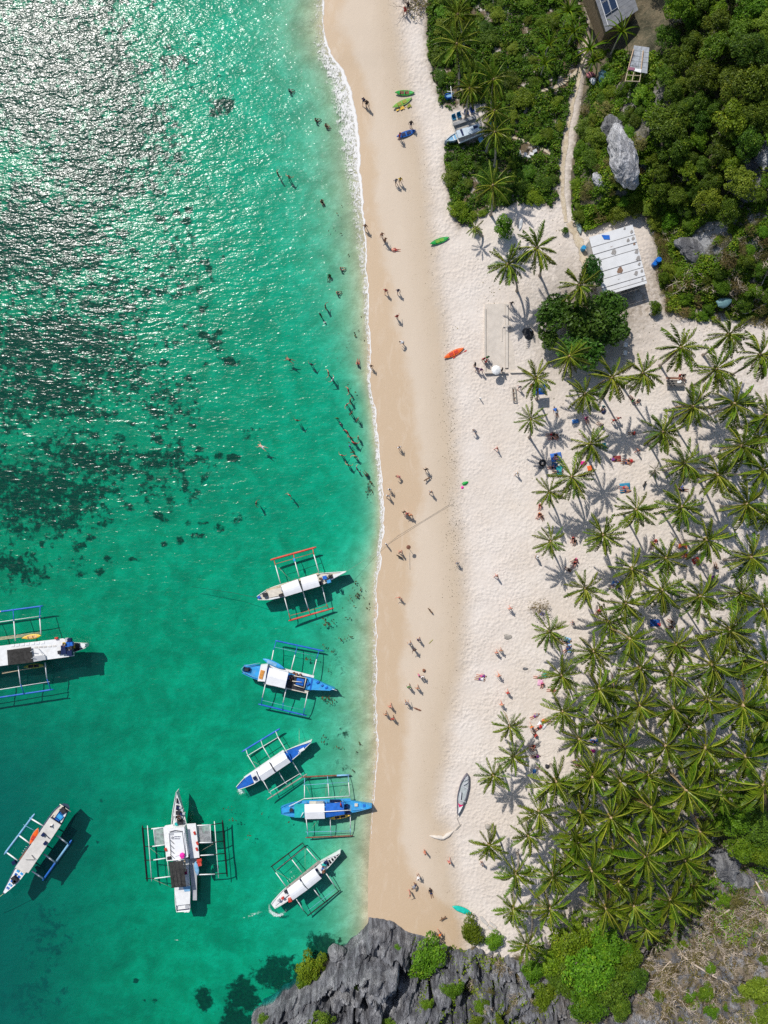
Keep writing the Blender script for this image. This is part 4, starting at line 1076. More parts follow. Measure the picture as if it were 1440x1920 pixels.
STEEL = pmat('dull_metal', (0.45, 0.46, 0.47), 0.4, 0.1, 4)
SOLAR = pmat('solar_cell', (0.02, 0.035, 0.07), 0.2, 0.2, 6, 0.6)
def mat_net(name, col, alpha):
    q = NT(name)
    P = q.n('TexCoord').outputs['Object']
    c = q.mix(q.step(q.noise(P, 2.0, 4), 0.35, 0.65), tuple(x * 0.8 for x in col), tuple(x * 1.25 for x in col))
    return q.surf(q.n('MixShader', i0=alpha, i1=q.n('BsdfTransparent'), i2=q.n('BsdfDiffuse', Color=c)))
NET = mat_net('shade_net', (0.05, 0.048, 0.045), 0.88)
TRAMP = mat_net('trampoline_mesh', (0.5, 0.5, 0.5), 0.38)

class Boat:
    """everything is given as photo pixels plus a height above the water, i.e. at its own place in the bay"""
    def __init__(self, label, centre, group='outrigger boats moored in the bay', name='outrigger_boat', cat='boat'):
        self.root = thing(name, label, cat, W(*centre, 0), group)
    def part(self, name, mb, mat, parent=None, smooth=False, label=None):
        o = mb.build(name, mat, parent or self.root, smooth)
        if label: o['label'] = label
        return o
    def hull(self, stern, bow, hw, mat, deck, z=0.95, ws=0.35, wb=0.0, full=(0.25, 0.7), rake=0.5, deckname='deck', sink=0.12):
        """stern, bow: pixels; hw: half beam in metres"""
        a = W(*stern, z); b = W(*bow, z + rake); d = b - a; L = d.length; d.normalize()
        side = Vector((-d.y, d.x, 0)).normalized()
        N = 18; outer = []; inner = []
        for i in range(N + 1):
            t = i / N
            if t < full[0]: w = hw * (ws + (1 - ws) * math.sin(t / full[0] * math.pi / 2))
            elif t > full[1]: w = hw * (wb + (1 - wb) * (1 - ((t - full[1]) / (1 - full[1])) ** 1.35))
            else: w = hw
            w = max(w, 0.05)
            lift = rake * (max(0, (t - 0.6) / 0.4) ** 1.6) + 0.25 * max(0, (0.25 - t) / 0.25) ** 1.5
            c = a + (Vector((b.x, b.y, a.z)) - a) * t
            zc = z + lift
            kz = -0.45 + 0.55 * max(0, (t - 0.75) / 0.25) ** 2 + 0.25 * max(0, (0.15 - t) / 0.15)
            g = [c + side * w, c + side * w * 0.78, c + side * w * 0.15, c - side * w * 0.15, c - side * w * 0.78, c - side * w]
            zs = [zc, 0.25 * zc, kz, kz, 0.25 * zc, zc]
            rim = max(w - 0.09, w * 0.5)
            outer.append([Vector((p.x, p.y, q)) for p, q in zip(g, zs)] + [Vector(((c - side * rim).x, (c - side * rim).y, zc)), Vector(((c + side * rim).x, (c + side * rim).y, zc))])
            inner.append([c + side * rim * 1.02 + Vector((0, 0, zc - z - sink)), c - side * rim * 1.02 + Vector((0, 0, zc - z - sink))])
        mb = MB(); nr = 8; fs = [tuple(range(nr - 1, -1, -1)), tuple(N * nr + k for k in range(nr))]
        for i in range(N):
            for k in range(nr):
                if k != 6: fs.append((i * nr + k, i * nr + (k + 1) % nr, (i + 1) * nr + (k + 1) % nr, (i + 1) * nr + k))
        mb.add([p for r in outer for p in r], fs); self.part('hull', mb, mat)
        md = MB(); vs = [p for r in inner for p in r]
        vs2 = vs + [p - Vector((0, 0, 0.04)) for p in vs]; n2 = len(vs)
        fs = []
        for i in range(N):
            fs.append((2 * i, 2 * i + 1, 2 * i + 3, 2 * i + 2)); fs.append((n2 + 2 * i + 2, n2 + 2 * i + 3, n2 + 2 * i + 1, n2 + 2 * i))
        md.add(vs2, fs); self.part(deckname, md, deck)
        return self
    def slab(self, name, corners, z, th, mat, parent=None, label=None):
        mb = MB(); mb.prism([W(x, y, z if not isinstance(z, (list, tuple)) else z[i]) for i, (x, y) in enumerate(corners)], th)
        return self.part(name, mb, mat, parent, label=label)
    def roof(self, corners, z, mat, ridge=0.0, posts=True, name='canopy', label=None, crown=0.0):
        """corners in order: A B along one long side, C D back along the other"""
        P = [W(x, y, z) for x, y in corners]
        mb = MB()
        if ridge or crown:
            m1 = (P[0] + P[3]) / 2 + Vector((0, 0, ridge or crown)); m2 = (P[1] + P[2]) / 2 + Vector((0, 0, ridge or crown))
            if ridge:
                mb.prism([P[0], P[1], m2, m1], 0.05); mb.prism([m1 + Vector((0, 0, .002)), m2 + Vector((0, 0, .002)), P[2], P[3]], 0.05)
            else:
                n = 6
                for i in range(n):
                    def q(t, A, B): return A.lerp(B, t) + Vector((0, 0, crown * math.sin(math.pi * t)))
                    mb.prism([q(i / n, P[0], P[3]), q(i / n, P[1], P[2]), q((i + 1) / n, P[1], P[2]), q((i + 1) / n, P[0], P[3])], 0.04)
        else:
            mb.prism(P, 0.06)
        o = self.part(name, mb, mat, label=label, smooth=False)
        if posts:
            c = sum(P, Vector()) / 4
            for p in P:
                q = p.lerp(c, 0.1)
                m = MB(); m.tube([(q.x, q.y, 0.75), (q.x, q.y, z - 0.03)], 0.03, 5); self.part('post', m, STEEL, o)
        return o
    def pole(self, name, pts, r, mat, parent=None, n=6):
        mb = MB(); mb.tube([W(*p) for p in pts], r, n); return self.part(name, mb, mat, parent, True)
    def beam(self, inner, elbow, outer, m_in=WHITE, m_out=BLUE, r=0.075, z=(1.05, 0.8, 0.16)):
        o = self.pole('cross_beam', [(*inner, z[0]), (*((Vector(inner) + Vector(elbow)) / 2), z[0] - 0.05), (*elbow, z[1])], r, m_in)
        self.pole('beam_tip', [(*elbow, z[1]), (*((Vector(elbow) + Vector(outer)) / 2), (z[1] + z[2]) / 2 + 0.08), (*outer, z[2])], r * 0.8, m_out, o)
    def float(self, a, b, mat, r=0.12, z=0.1, tip=None):
        A = Vector(a); B = Vector(b)
        f = lambda t: tuple(A.lerp(B, t))
        o = self.pole('outrigger_float', [(*f(0), z + 0.12), (*f(0.06), z + 0.02), (*f(0.3), z), (*f(0.7), z), (*f(0.94), z + 0.02), (*f(1), z + 0.14)], [r * 0.5, r, r, r, r, r * 0.5], mat)
        if tip:
            self.pole('float_end', [(*f(tip[0]), z + 0.02), (*f(tip[1]), z + 0.05)], r * 1.06, tip[2], o)
        return o
    def bar(self, a, b, mat, r=0.045, z=0.68): return self.pole('rail', [(*a, z), (*b, z)], r, mat, None, 5)
    def wire(self, a, b, za=0.9, zb=0.5): return self.pole('stay_line', [(*a, za), (*b, zb)], 0.018, ROPE, None, 4)
    def crate(self, px, py, size, z, mat, rz=0.0, name='box'):
        mb = MB(); p = W(px, py, z); mb.box(p, size, rz); mb.box(p + Vector((0, 0, size[2] / 2 + 0.02)), (size[0] * 0.9, size[1] * 0.9, 0.05), rz)
        return self.part(name, mb, mat)

def kayak(label, a, b, z, mat, width=0.62, seats=(0.36, 0.64), seatmat=None, cat='kayak', name='kayak', group='sit-on kayaks', hgt=0.28, rim=None):
    A = W(*a, z); B = W(*b, z); mid = (A + B) / 2; d = B - A; L = d.length; d.normalize(); s = Vector((-d.y, d.x, 0)).normalized()
    root = thing(name, label, cat, mid, group)
    rings = []; N = 14
    for i in range(N + 1):
        t = i / N; u = 2 * t - 1
        w = width / 2 * max(0.06, (1 - abs(u) ** 2.4)); lift = 0.16 * abs(u) ** 3
        c = A + d * L * t
        ring = []
        for k in range(10):
            an = 2 * math.pi * k / 10
            zz = math.sin(an)
            zz = zz * hgt / 2 if zz < 0 else zz * hgt / 2 * 0.55
            ring.append(c + s * math.cos(an) * w + Vector((0, 0, hgt / 2 + zz + lift)))
        rings.append(ring)
    mb = MB(); mb.loft(rings); mb.build('hull', mat, root, True)
    for t in seats:
        c = A + d * L * t + Vector((0, 0, hgt * 0.80)); rz = math.atan2(d.y, d.x)
        m = MB(); m.box(c, (0.62, width * 0.55, 0.05), rz); m.box(c - d * 0.3 + Vector((0, 0, 0.10)), (0.07, width * 0.5, 0.2), rz)
        m.build('seat', seatmat or DARK, root)
    if rim:
        m = MB(); pts = []
        for sg in (1, -1):
            for i in range(1, N):
                j = i if sg == 1 else N - i
                u = 2 * j / N - 1
                pts.append(A + d * L * j / N + s * sg * width / 2 * 0.93 * max(0.06, 1 - abs(u) ** 2.4) + Vector((0, 0, hgt * 0.66 + 0.16 * abs(u) ** 3)))
        pts.append(pts[0]); m.tube(pts, 0.03, 5); m.build('gunwale', rim, root, True)
    return root
def board(label, a, b, z, mat, width=0.75, cat='paddle board', name='paddle_board', pad=None):
    A = W(*a, z); B = W(*b, z); mid = (A + B) / 2; d = B - A; L = d.length; d.normalize(); s = Vector((-d.y, d.x, 0)).normalized()
    root = thing(name, label, cat, mid)
    rings = []; N = 12
    for i in range(N + 1):
        u = 2 * i / N - 1; w = width / 2 * max(0.08, (1 - abs(u) ** 3.0)) ; c = A + d * L * i / N
        rings.append([c + s * w, c + s * w * 0.8 + Vector((0, 0, 0.11)), c - s * w * 0.8 + Vector((0, 0, 0.11)), c - s * w, c - s * w * 0.8 - Vector((0, 0, 0.0)), c + s * w * 0.8 - Vector((0, 0, 0.0))])
    mb = MB(); mb.loft(rings); mb.build('deck', mat, root, True)
    if pad:
        m = MB(); m.box(A + d * L * 0.42 + Vector((0, 0, 0.12)), (L * 0.4, width * 0.6, 0.02), math.atan2(d.y, d.x)); m.build('deck_pad', pad, root)
    m = MB(); m.box(A + d * L * 0.06 - Vector((0, 0, 0.02)), (0.25, 0.02, 0.12), math.atan2(d.y, d.x)); m.build('fin', BLACK, root)
    return root
def prop(name, label, cat, mb, mat, group=None, smooth=False, origin=None):
    c = origin if origin is not None else sum((Vector(v) for v in mb.v), Vector()) / len(mb.v)
    o = mb.build(name, mat, None, smooth, origin=c)
    return tag(o, label, cat, group)
def ropeline(label, pts, r=0.03, mat=None, sag=0.0, name='mooring_rope'):
    P = [Vector(p) for p in pts]; q = []
    for i in range(len(P) - 1):
        for k in range(8):
            t = k / 8; a = P[i].lerp(P[i + 1], t); a.z -= sag * 4 * t * (1 - t); q.append(a)
    q.append(P[-1])
    mb = MB(); mb.tube(q, r, 5); return prop(name, label, 'rope', mb, mat or ROPE)

# --- A: large white boat cut by the frame edge
b = Boat('large white double deck outrigger boat with black net panel cut off by the frame edge', (40, 1220))
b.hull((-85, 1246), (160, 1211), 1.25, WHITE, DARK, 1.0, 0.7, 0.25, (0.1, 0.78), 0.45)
b.slab('upper_deck', [(-75, 1220), (118, 1197), (135, 1206), (139, 1230), (-75, 1259)], 2.6, 0.12, WHITE)
b.slab('deck_house', [(-60, 1224), (112, 1202), (114, 1230), (-60, 1254)], 2.45, 1.6, GREYP)
b.slab('shade_net', [(13, 1219), (58, 1213), (62, 1242), (15, 1247)], 2.95, 0.03, NET)
b.slab('roof_panel', [(62, 1231), (84, 1228), (86, 1237), (63, 1241)], 2.9, 0.05, GREYP)
for i in range(7):
    x = 20 + i * 9.4; y = 1208.5 - i * 0.9
    b.slab('hatch_panel', [(x, y), (x + 6.6, y - 0.7), (x + 7, y + 3.5), (x + 0.4, y + 4.2)], 2.66, 0.06, CANVAS)
for i in range(5):
    x = 64 + i * 8.6; y = 1212.6 - i * 0.6
    b.slab('hatch_panel', [(x, y), (x + 6.4, y - 0.4), (x + 6.6, y + 2.4), (x + 0.2, y + 2.8)], 2.66, 0.05, OLDROOF)
b.slab('solar_panel', [(-40, 1216), (-8, 1212), (-7, 1220), (-39, 1224)], 2.7, 0.06, SOLAR)
for (x, y, m_, s_) in ((131, 1200, NAVY, .6), (128, 1208, BLUE, .7), (134, 1207, BLUE, .6), (120, 1214, NAVY, .7), (121, 1221, NAVY, .8), (133, 1214, DARK, .6), (132, 1224, NAVY, .8), (140, 1212, YELLOW, .5), (112, 1223, DARK, .5), (146, 1211, DARK, .6), (126, 1199, STEEL, .5)):
    b.crate(x, y, (s_, s_, s_ * 0.8), 2.75 if x < 138 else 1.5, m_, 0.1, 'deck_box')
b.slab('bow_plate', [(148, 1207), (158, 1206.5), (160, 1210), (158, 1214.5), (148, 1215.5)], 1.5, 0.1, WHITE)
b.pole('mast_strut', [(55, 1223, 2.7), (62, 1220, 3.4)], 0.05, STEEL); b.pole('mast_strut', [(56, 1236, 2.7), (64, 1233, 3.3)], 0.05, STEEL); b.pole('antenna', [(72, 1216, 2.7), (80, 1227, 3.2)], 0.04, STEEL)
b.crate(106, 1196.5, (0.5, 0.3, 0.25), 2.75, RED, 0.1, 'life_vest')
for (i_, e_, o_) in (((29, 1202), (26, 1165), (24.5, 1142)), ((77, 1190), (74.5, 1160), (75.5, 1137)), ((34, 1248), (38.5, 1283), (45.5, 1302)), ((84.5, 1242), (88, 1273), (95.5, 1294)), ((-25, 1208), (-28, 1172), (-30, 1150)), ((-20, 1254), (-16, 1290), (-9, 1309))):
    b.beam(i_, e_, o_, WHITE, BLUE, 0.085, (1.3, 0.85, 0.16))
b.float((-60, 1155), (81, 1136), BLUE, 0.13, tip=(0.30, 0.44, WHITE)); b.float((-50, 1315), (101, 1292.5), BLUE, 0.13)
b.bar((-55, 1174), (77, 1155), WHITE, 0.06); b.bar((-45, 1300), (93, 1278), WHITE, 0.06)
for k in range(3): b.pole('bamboo_pole', [(-20, 1198 + k * 2.0, 1.1 + 0.1 * k), (78 - 2 * k, 1185 + k * 2.4, 1.15 + 0.1 * k)], 0.05, BAMBOO)
for k in range(2): b.pole('bamboo_pole', [(4, 1261 + k * 2, 1.1), (88 - 26 * k, 1249 + k * 3, 1.15)], 0.05, BAMBOO)
kayak('yellow kayak lashed along the side rail of the large white boat at the frame edge', (43, 1196), (79, 1191), 1.25, YELLOW, 0.75, (0.4, 0.65), pmat('peach_plastic', (0.75, 0.45, 0.2)))
kayak('olive yellow kayak tucked on the shaded lower rail of the large white boat', (46, 1250), (84, 1246.5), 1.05, OLIVE, 0.75)
# --- B: white boat with red outriggers
b = Boat('white outrigger boat with red floats moored by a line to the beach', (562, 1096))
b.hull((483, 1121), (649, 1072), 1.0, WHITE, CREAM, 0.95, 0.3, 0.0, (0.22, 0.66), 0.7)
b.slab('stern_cap', [(482, 1119), (487, 1117.5), (489, 1121), (484, 1123)], 1.35, 0.25, BLUE)
b.slab('rear_deck', [(501, 1108), (527, 1101), (531, 1115), (505, 1121)], 1.15, 0.1, CREAM)
b.roof([(527, 1098), (558, 1086), (567, 1109), (534, 1119)], 2.35, CANVAS, crown=0.16); b.roof([(563, 1084), (593, 1076), (600, 1099), (569, 1108)], 2.35, CANVAS, crown=0.16)
b.slab('foredeck', [(615, 1080), (648, 1071.5), (648.5, 1072.5), (619, 1088)], [1.3, 1.75, 1.75, 1.3], 0.08, WHITE)
b.slab('side_walkway', [(499, 1105), (597, 1073.5), (598, 1077.5), (500, 1109)], 1.1, 0.06, BAMBOO); b.slab('side_walkway', [(504, 1122), (531, 1117), (532, 1119), (505, 1125)], 1.1, 0.06, WHITE)
b.crate(609, 1083, (0.62, 0.55, 0.4), 1.5, BLUE, 0.25, 'cool_box')
for (x, y, m_, s_) in ((497, 1115, DARK, .7), (560, 1097, NAVY, .6), (562, 1103, DARK, .5), (557, 1089, GREYP, .5), (600, 1094, DARK, .7), (620, 1081, DARK, .7), (617, 1090, SKYBLUE, .6), (527, 1116, DARK, .6), (529, 1105, GREYP, .4), (601, 1085, BROWN, .4)):
    b.crate(x, y, (s_, s_ * .8, s_ * .6), 1.3, m_, 0.3, 'gear')
for (i_, e_, o_) in (((526, 1094), (516.5, 1060), (514, 1051)), ((561, 1082), (552, 1049), (550, 1037.5)), ((598, 1073), (588.5, 1040), (586, 1028)), ((533, 1119), (541.5, 1150), (545, 1163)), ((568, 1109), (578, 1141), (582, 1152)), ((604, 1100), (612, 1132), (616, 1142))):
    b.beam(i_, e_, o_, WHITE, RED)
b.float((507, 1050), (593, 1026), RED, 0.16); b.float((541, 1164), (626, 1140), RED, 0.14)
b.bar((518, 1057), (588, 1037), RED, 0.035); b.bar((545, 1154), (613, 1136), RED, 0.035); b.wire((522, 1064), (545, 1087)); b.wire((599, 1072), (620, 1077), 1.1, 1.2)
b.crate(552, 1049.5, (0.3, 0.45, 0.25), 0.85, SKYBLUE, 0.3, 'wrapping')
# --- C: sky blue boat with dark cabin
b = Boat('sky blue outrigger boat with square white canopy and orange seat panel', (540, 1270))
b.hull((456, 1254), (627, 1293), 1.2, SKYBLUE, SKYBLUE, 0.95, 0.55, 0.0, (0.2, 0.62), 0.6)
b.pole('stern_rail', [(488, 1243, 1.4), (476, 1245, 1.4), (458, 1249, 1.5), (452, 1255, 1.5), (456, 1260, 1.5), (472, 1268, 1.4), (484, 1271, 1.4)], 0.04, PALEBLUE)
b.slab('engine_bay', [(456, 1250), (470, 1253), (469, 1259), (457, 1259)], 1.25, 0.15, NAVY); b.crate(463, 1255, (0.6, 0.4, 0.4), 1.35, DARK, -0.2, 'engine')
b.slab('bench_house', [(489, 1247), (502, 1246), (497, 1278), (483, 1277)], 1.9, 0.7, WHITE)
b.slab('seat_panel', [(489, 1256), (496.5, 1258), (491.5, 1274), (485, 1272)], 1.98, 0.06, TAN_W)
b.slab('blue_tarp', [(498, 1253), (505, 1252), (500, 1271), (494, 1271)], 1.6, 0.06, BLUE)
b.roof([(505, 1252), (541, 1261), (534, 1291), (498, 1282)], 2.4, CANVAS, ridge=0.14)
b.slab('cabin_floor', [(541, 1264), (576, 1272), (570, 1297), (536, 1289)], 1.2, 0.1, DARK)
b.slab('blue_seat', [(557, 1271), (571, 1274), (568, 1286), (554, 1283)], 1.45, 0.2, BLUE); b.slab('blue_seat', [(539, 1264), (545, 1265), (542, 1274), (537, 1273)], 1.5, 0.2, BLUE)
for (p0, p1) in (((551, 1267), (574, 1271)), ((574, 1271), (570, 1290)), ((548, 1277), (566, 1279)), ((551, 1284), (570, 1290))):
    b.pole('frame_rail', [(*p0, 1.75), (*p1, 1.75)], 0.06, CREAM)
b.slab('side_walkway', [(500, 1245), (589, 1267), (588, 1271), (500, 1251)], 1.15, 0.06, WHITE); b.slab('side_walkway', [(493, 1282), (575, 1300), (579, 1296), (497, 1278)], 1.1, 0.06, CREAM)
b.slab('foredeck', [(578, 1270), (622, 1289), (624, 1293), (618, 1295), (573, 1293)], [1.15, 1.4, 1.4, 1.4, 1.15], 0.08, SKYBLUE)
b.slab('deck_stripe', [(584, 1272), (587, 1273), (583, 1294), (580, 1294)], 1.24, 0.04, BLUE)
for (x, y, s_) in ((596, 1279, .5), (604, 1285, .4), (612, 1289, .5), (577, 1282, .6)): b.crate(x, y, (s_, s_ * .5, .2), 1.35, BLUE, 0.5, 'hatch')
for (x, y) in ((551, 1262), (556, 1264), (563, 1265)): b.crate(x, y, (.3, .3, .3), 1.35, BROWN, 0.2, 'pot')
b.pole('bowsprit', [(623, 1292, 1.45), (632, 1295, 1.5)], 0.04, WHITE)
for (i_, e_, o_) in (((508, 1246), (513, 1219), (518, 1201)), ((546, 1256), (553, 1228), (558, 1210)), ((586, 1270), (593.5, 1236), (598.5, 1219)), ((498, 1281), (492, 1308), (490, 1321)), ((537, 1290), (531, 1317), (530, 1332)), ((577, 1298), (571, 1327), (569, 1341))):
    b.beam(i_, e_, o_, WHITE, BLUE)
b.float((516, 1201), (608, 1221), BLUE, 0.13); b.float((484, 1320), (575, 1342), BLUE, 0.13)
b.bar((514, 1213), (594, 1231), PALEBLUE, 0.022); b.bar((492, 1313), (571, 1332), PALEBLUE, 0.022)
board('turquoise paddle board tied along the walkway of the sky blue outrigger boat', (493, 1235), (534, 1254), 1.3, SKYBLUE, 0.8, pad=PALEBLUE)
# --- D: small blue and white boat
b = Boat('small blue and white outrigger boat with ridged white canopy and churning wake', (513, 1435))
b.hull((445, 1477), (584, 1391), 0.95, WHITE, BLUE, 0.9, 0.3, 0.06, (0.25, 0.66), 0.55)
b.roof([(481, 1443), (533, 1411), (545, 1429), (492, 1465)], 2.2, CANVAS, ridge=0.30)
b.slab('canopy_gap_shade', [(504.5, 1430), (506, 1429), (517, 1447), (515.5, 1448.5)], 2.56, 0.03, DARK)  # dark strip laid on the canopy for the shade in its slit
b.slab('rear_deck', [(459, 1459), (470, 1452), (476, 1467), (466, 1472)], 1.15, 0.08, BLUE); b.slab('rear_bench', [(470, 1452), (480, 1446), (487, 1463), (477, 1469)], 1.25, 0.1, WHITE)
b.crate(478, 1459, (0.5, 0.5, 0.3), 1.45, NAVY, 0.5, 'battery_box'); b.slab('front_bench', [(536, 1414), (541, 1411), (548, 1428), (543, 1430)], 1.3, 0.1, BLUE)
b.slab('side_walkway', [(457, 1457), (531, 1406), (534, 1410), (460, 1461)], 1.1, 0.06, WHITE); b.crate(566, 1406, (0.9, 0.35, 0.2), 1.35, WHITE, 0.5, 'anchor_rack'); b.pole('anchor', [(560, 1411, 1.3), (563, 1415, 0.9)], 0.06, WHITE)
for (i_, e_, o_) in (((481, 1443), (464.5, 1416), (461, 1405)), ((508, 1425), (493, 1400), (489, 1388)), ((545, 1422), (521, 1382), (516.5, 1370.5)), ((494, 1465), (505.5, 1485), (511, 1492)), ((523, 1448), (534, 1466), (540, 1473)), ((549, 1429), (562, 1450), (568, 1457))):
    b.beam(i_, e_, o_, WHITE, WHITE, 0.06)
b.float((453, 1410), (525, 1366), BLUE, 0.14); b.float((501, 1499), (576, 1451), GREYWOOD, 0.10)
b.bar((463, 1417.5), (523, 1381.5), WHITE, 0.05); b.bar((504, 1485.5), (563, 1450), WHITE, 0.05); b.wire((475, 1428), (490, 1436)); b.pole('mooring_line', [(561, 1397, 1.2), (561, 1365, -0.3)], 0.02, ROPE)
# --- E: blue boat nosing onto the sand
b = Boat('bright blue outrigger boat nosing onto the wet sand with blue tarp roof', (612, 1518))
b.hull((527, 1519), (697, 1514), 1.25, SKYBLUE, SKYBLUE, 0.95, 0.42, 0.05, (0.2, 0.64), 0.75)
b.slab('stern_box', [(530, 1514), (544, 1514), (544, 1523), (530, 1524)], 1.35, 0.1, SKYBLUE); b.slab('teal_deck', [(552, 1508), (571, 1507), (571, 1533), (552, 1533)], 1.25, 0.1, TEAL)
b.roof([(571, 1508), (608, 1507), (609, 1535), (572, 1536)], 2.4, CANVAS, ridge=0.25); b.roof([(610, 1507), (644, 1504), (646, 1527), (611, 1533)], 2.25, BLUE, ridge=0.2, label='blue tarp canopy')
b.slab('side_walkway', [(566, 1501), (657, 1497), (657, 1503), (566, 1507)], 1.15, 0.06, SKYBLUE)
b.slab('foredeck', [(657, 1501), (690, 1509), (694, 1512), (694, 1516), (660, 1520)], [1.2, 1.55, 1.6, 1.6, 1.2], 0.08, SKYBLUE)
for k in range(5): b.crate(620 + k * 4, 1501.5, (.3, .3, .35), 1.4, NAVY, 0, 'jerry_can')
for (x, y, s_, m_) in ((587, 1505, 1.1, CREAM), (600, 1505, 1.0, GREYP), (633, 1505.5, .9, CREAM), (650, 1510, .5, NAVY), (653, 1524, .7, NAVY), (668, 1509, .5, CREAM), (546, 1519, .5, DARK), (650, 1518, .6, NAVY), (683, 1510, .4, BLUE)): b.crate(x, y, (s_, .4, .25), 1.4, m_, 0, 'gear')
b.pole('prop_pole', [(564, 1532, 1.4), (569, 1523, 1.6)], 0.06, WHITE); b.pole('boom', [(606, 1522, 2.75), (658, 1519, 2.3)], 0.07, WHITE)
for (i_, e_, o_) in (((571, 1499), (571, 1472), (571, 1458)), ((617, 1495), (615, 1469), (614, 1455)), ((656, 1494), (653.5, 1467), (653, 1454)), ((574, 1535), (577, 1559), (577, 1570)), ((619, 1533), (620, 1557), (621, 1568)), ((657, 1522), (657, 1553), (657, 1567))):
    b.beam(i_, e_, o_, WHITE, PALEBLUE, 0.065)
b.float((566, 1457), (657, 1453), BROWN, 0.13, tip=(0.72, 0.99, PALEBLUE)); b.float((573, 1570.5), (662, 1567), BROWN, 0.11)
b.bar((567, 1472), (652, 1466.5), PALEBLUE, 0.035); b.bar((573, 1560), (657, 1558), PALEBLUE, 0.035); b.bar((570, 1497.5), (656, 1492.5), WHITE, 0.06, 1.35); b.pole('rail', [(571, 1497, 1.3), (542, 1512, 1.3)], 0.05, WHITE)
b.wire((575, 1475), (584, 1495)); b.wire((612, 1470), (610, 1495)); b.wire((642, 1478), (634, 1494)); b.wire((596, 1536), (584, 1555))
kayak('yellow kayak hanging on the shaded rail of the blue boat nosing onto sand', (619, 1534), (657, 1527.5), 1.1, YELLOW, 0.6)
# --- F: boat with black and white striped bow
b = Boat('white outrigger boat with black striped bow, black floats and curling wake', (572, 1648))
b.hull((512, 1698), (638, 1600), 0.95, WHITE, WHITE, 0.95, 0.5, 0.0, (0.25, 0.66), 0.6)
for k in range(5):
    t = 0.10 + k * 0.175; t2 = t + 0.085
    def q(t, s): return (610 + 27 * t - s * 3.9 * (1 - t) * 0.8 , 1623 - 22.5 * t - s * 5.6 * (1 - t) * 0.8)
    b.slab('bow_stripe', [q(t, 1), q(t2, 1), q(t2, -1), q(t, -1)], [1.16 + .36 * t, 1.16 + .36 * t2, 1.16 + .36 * t2, 1.16 + .36 * t], 0.06, BLACK)
b.roof([(538, 1667), (561, 1649), (577, 1668), (549, 1688)], 2.3, CANVAS, crown=0.2); b.roof([(564, 1647), (589, 1628), (603, 1647), (578, 1667)], 2.3, CANVAS, crown=0.2)
for (x, y, s_, m_) in ((564, 1650, .5, NAVY), (570, 1659, .5, WHITE), (574, 1663, .7, NAVY), (593, 1632, .6, NAVY), (601, 1642, .6, NAVY), (607, 1634, .5, BROWN), (608, 1621, .6, TEAL), (611, 1617, .6, NAVY), (537, 1671, .6, DARK), (523, 1688, .4, GREYP), (530, 1684, .4, RED)): b.crate(x, y, (s_, s_ * .7, .3), 1.35, m_, 0.6, 'gear')
b.slab('stern_deck', [(513, 1692), (537, 1671), (542, 1677), (516, 1699)], 1.12, 0.06, WHITE); b.slab('side_walkway', [(536, 1664), (598, 1613), (601, 1616), (539, 1668)], 1.1, 0.05, GREYWOOD)
b.slab('front_bench', [(592, 1627), (600, 1619), (609, 1631), (602, 1638)], 1.3, 0.1, WHITE)
b.crate(544, 1687, (0.55, 0.5, 0.45), 1.1, RED, 0.3, 'fender')
for k in range(4): b.pole('rack_peg', [(541 + k * 4, 1655 - k * 3, 1.1), (539 + k * 4, 1651 - k * 3, 1.5)], 0.03, WHITE)
for (i_, e_, o_) in (((536, 1662), (517, 1636), (510, 1625)), ((566, 1636), (547.5, 1612), (540, 1600)), ((595, 1614), (575, 1591), (567, 1580)), ((556, 1686), (569, 1707), (578, 1717)), ((588, 1667), (600, 1683), (608.5, 1692)), ((611, 1637), (628, 1662), (635, 1671))):
    b.beam(i_, e_, o_, WHITE, BLACK, 0.065)
b.float((507, 1626), (568, 1580), BLACK, 0.10); b.float((576, 1718), (638, 1669), BLACK, 0.10)
b.bar((517, 1632), (571, 1589), GREYWOOD, 0.028); b.bar((578, 1707), (630, 1666), PALEBLUE, 0.025); b.wire((518, 1634), (548, 1652)); b.wire((572, 1592), (572, 1628))
# --- G: large white boat with black net roof, bow pointing up the bay
b = Boat('large white outrigger boat with two side platforms, black striped bow and black net awning', (343, 1600))
b.hull((344, 1708), (330, 1486), 1.2, WHITE, WHITE, 1.0, 0.85, 0.0, (0.08, 0.72), 0.6)
for (y0, y1) in ((1497, 1506.5), (1510, 1519), (1521, 1528), (1530, 1534.5)):
    f = lambda y: 8.8 * (y - 1484) / 61
    b.slab('bow_stripe', [(331.5 - f(y0) * .35, y0), (331 + f(y0) * .9, y0), (331 + f(y1) * .9, y1), (331.5 - f(y1) * .35, y1)], 1.66 - (y0 - 1484) * .008, 0.08, BLACK)
for (x, y, m_, s_) in ((334, 1514, NAVY, .5), (339, 1514, GREYP, .4), (335, 1524, DARK, .6), (340, 1526, NAVY, .5), (338, 1541, DARK, .9), (331, 1545, TEAL, .5), (341, 1553, NAVY, .6), (342, 1518, STEEL, .4), (345, 1525, STEEL, .4)): b.crate(x, y, (s_, s_ * .7, .35), 1.45, m_, 0, 'gear')
b.slab('side_platform', [(306, 1552), (310, 1548), (324, 1546), (328, 1612), (312, 1613)], 1.5, 0.1, WHITE); b.slab('side_platform', [(350, 1545), (367, 1544), (374, 1608), (356, 1610)], 1.5, 0.1, WHITE)
b.slab('deck_house', [(315, 1556), (344, 1553), (352, 1606), (326, 1613)], 2.5, 1.4, WHITE); b.slab('roof', [(313, 1554), (345, 1551), (353, 1607), (324, 1614)], 2.62, 0.1, CANVAS)
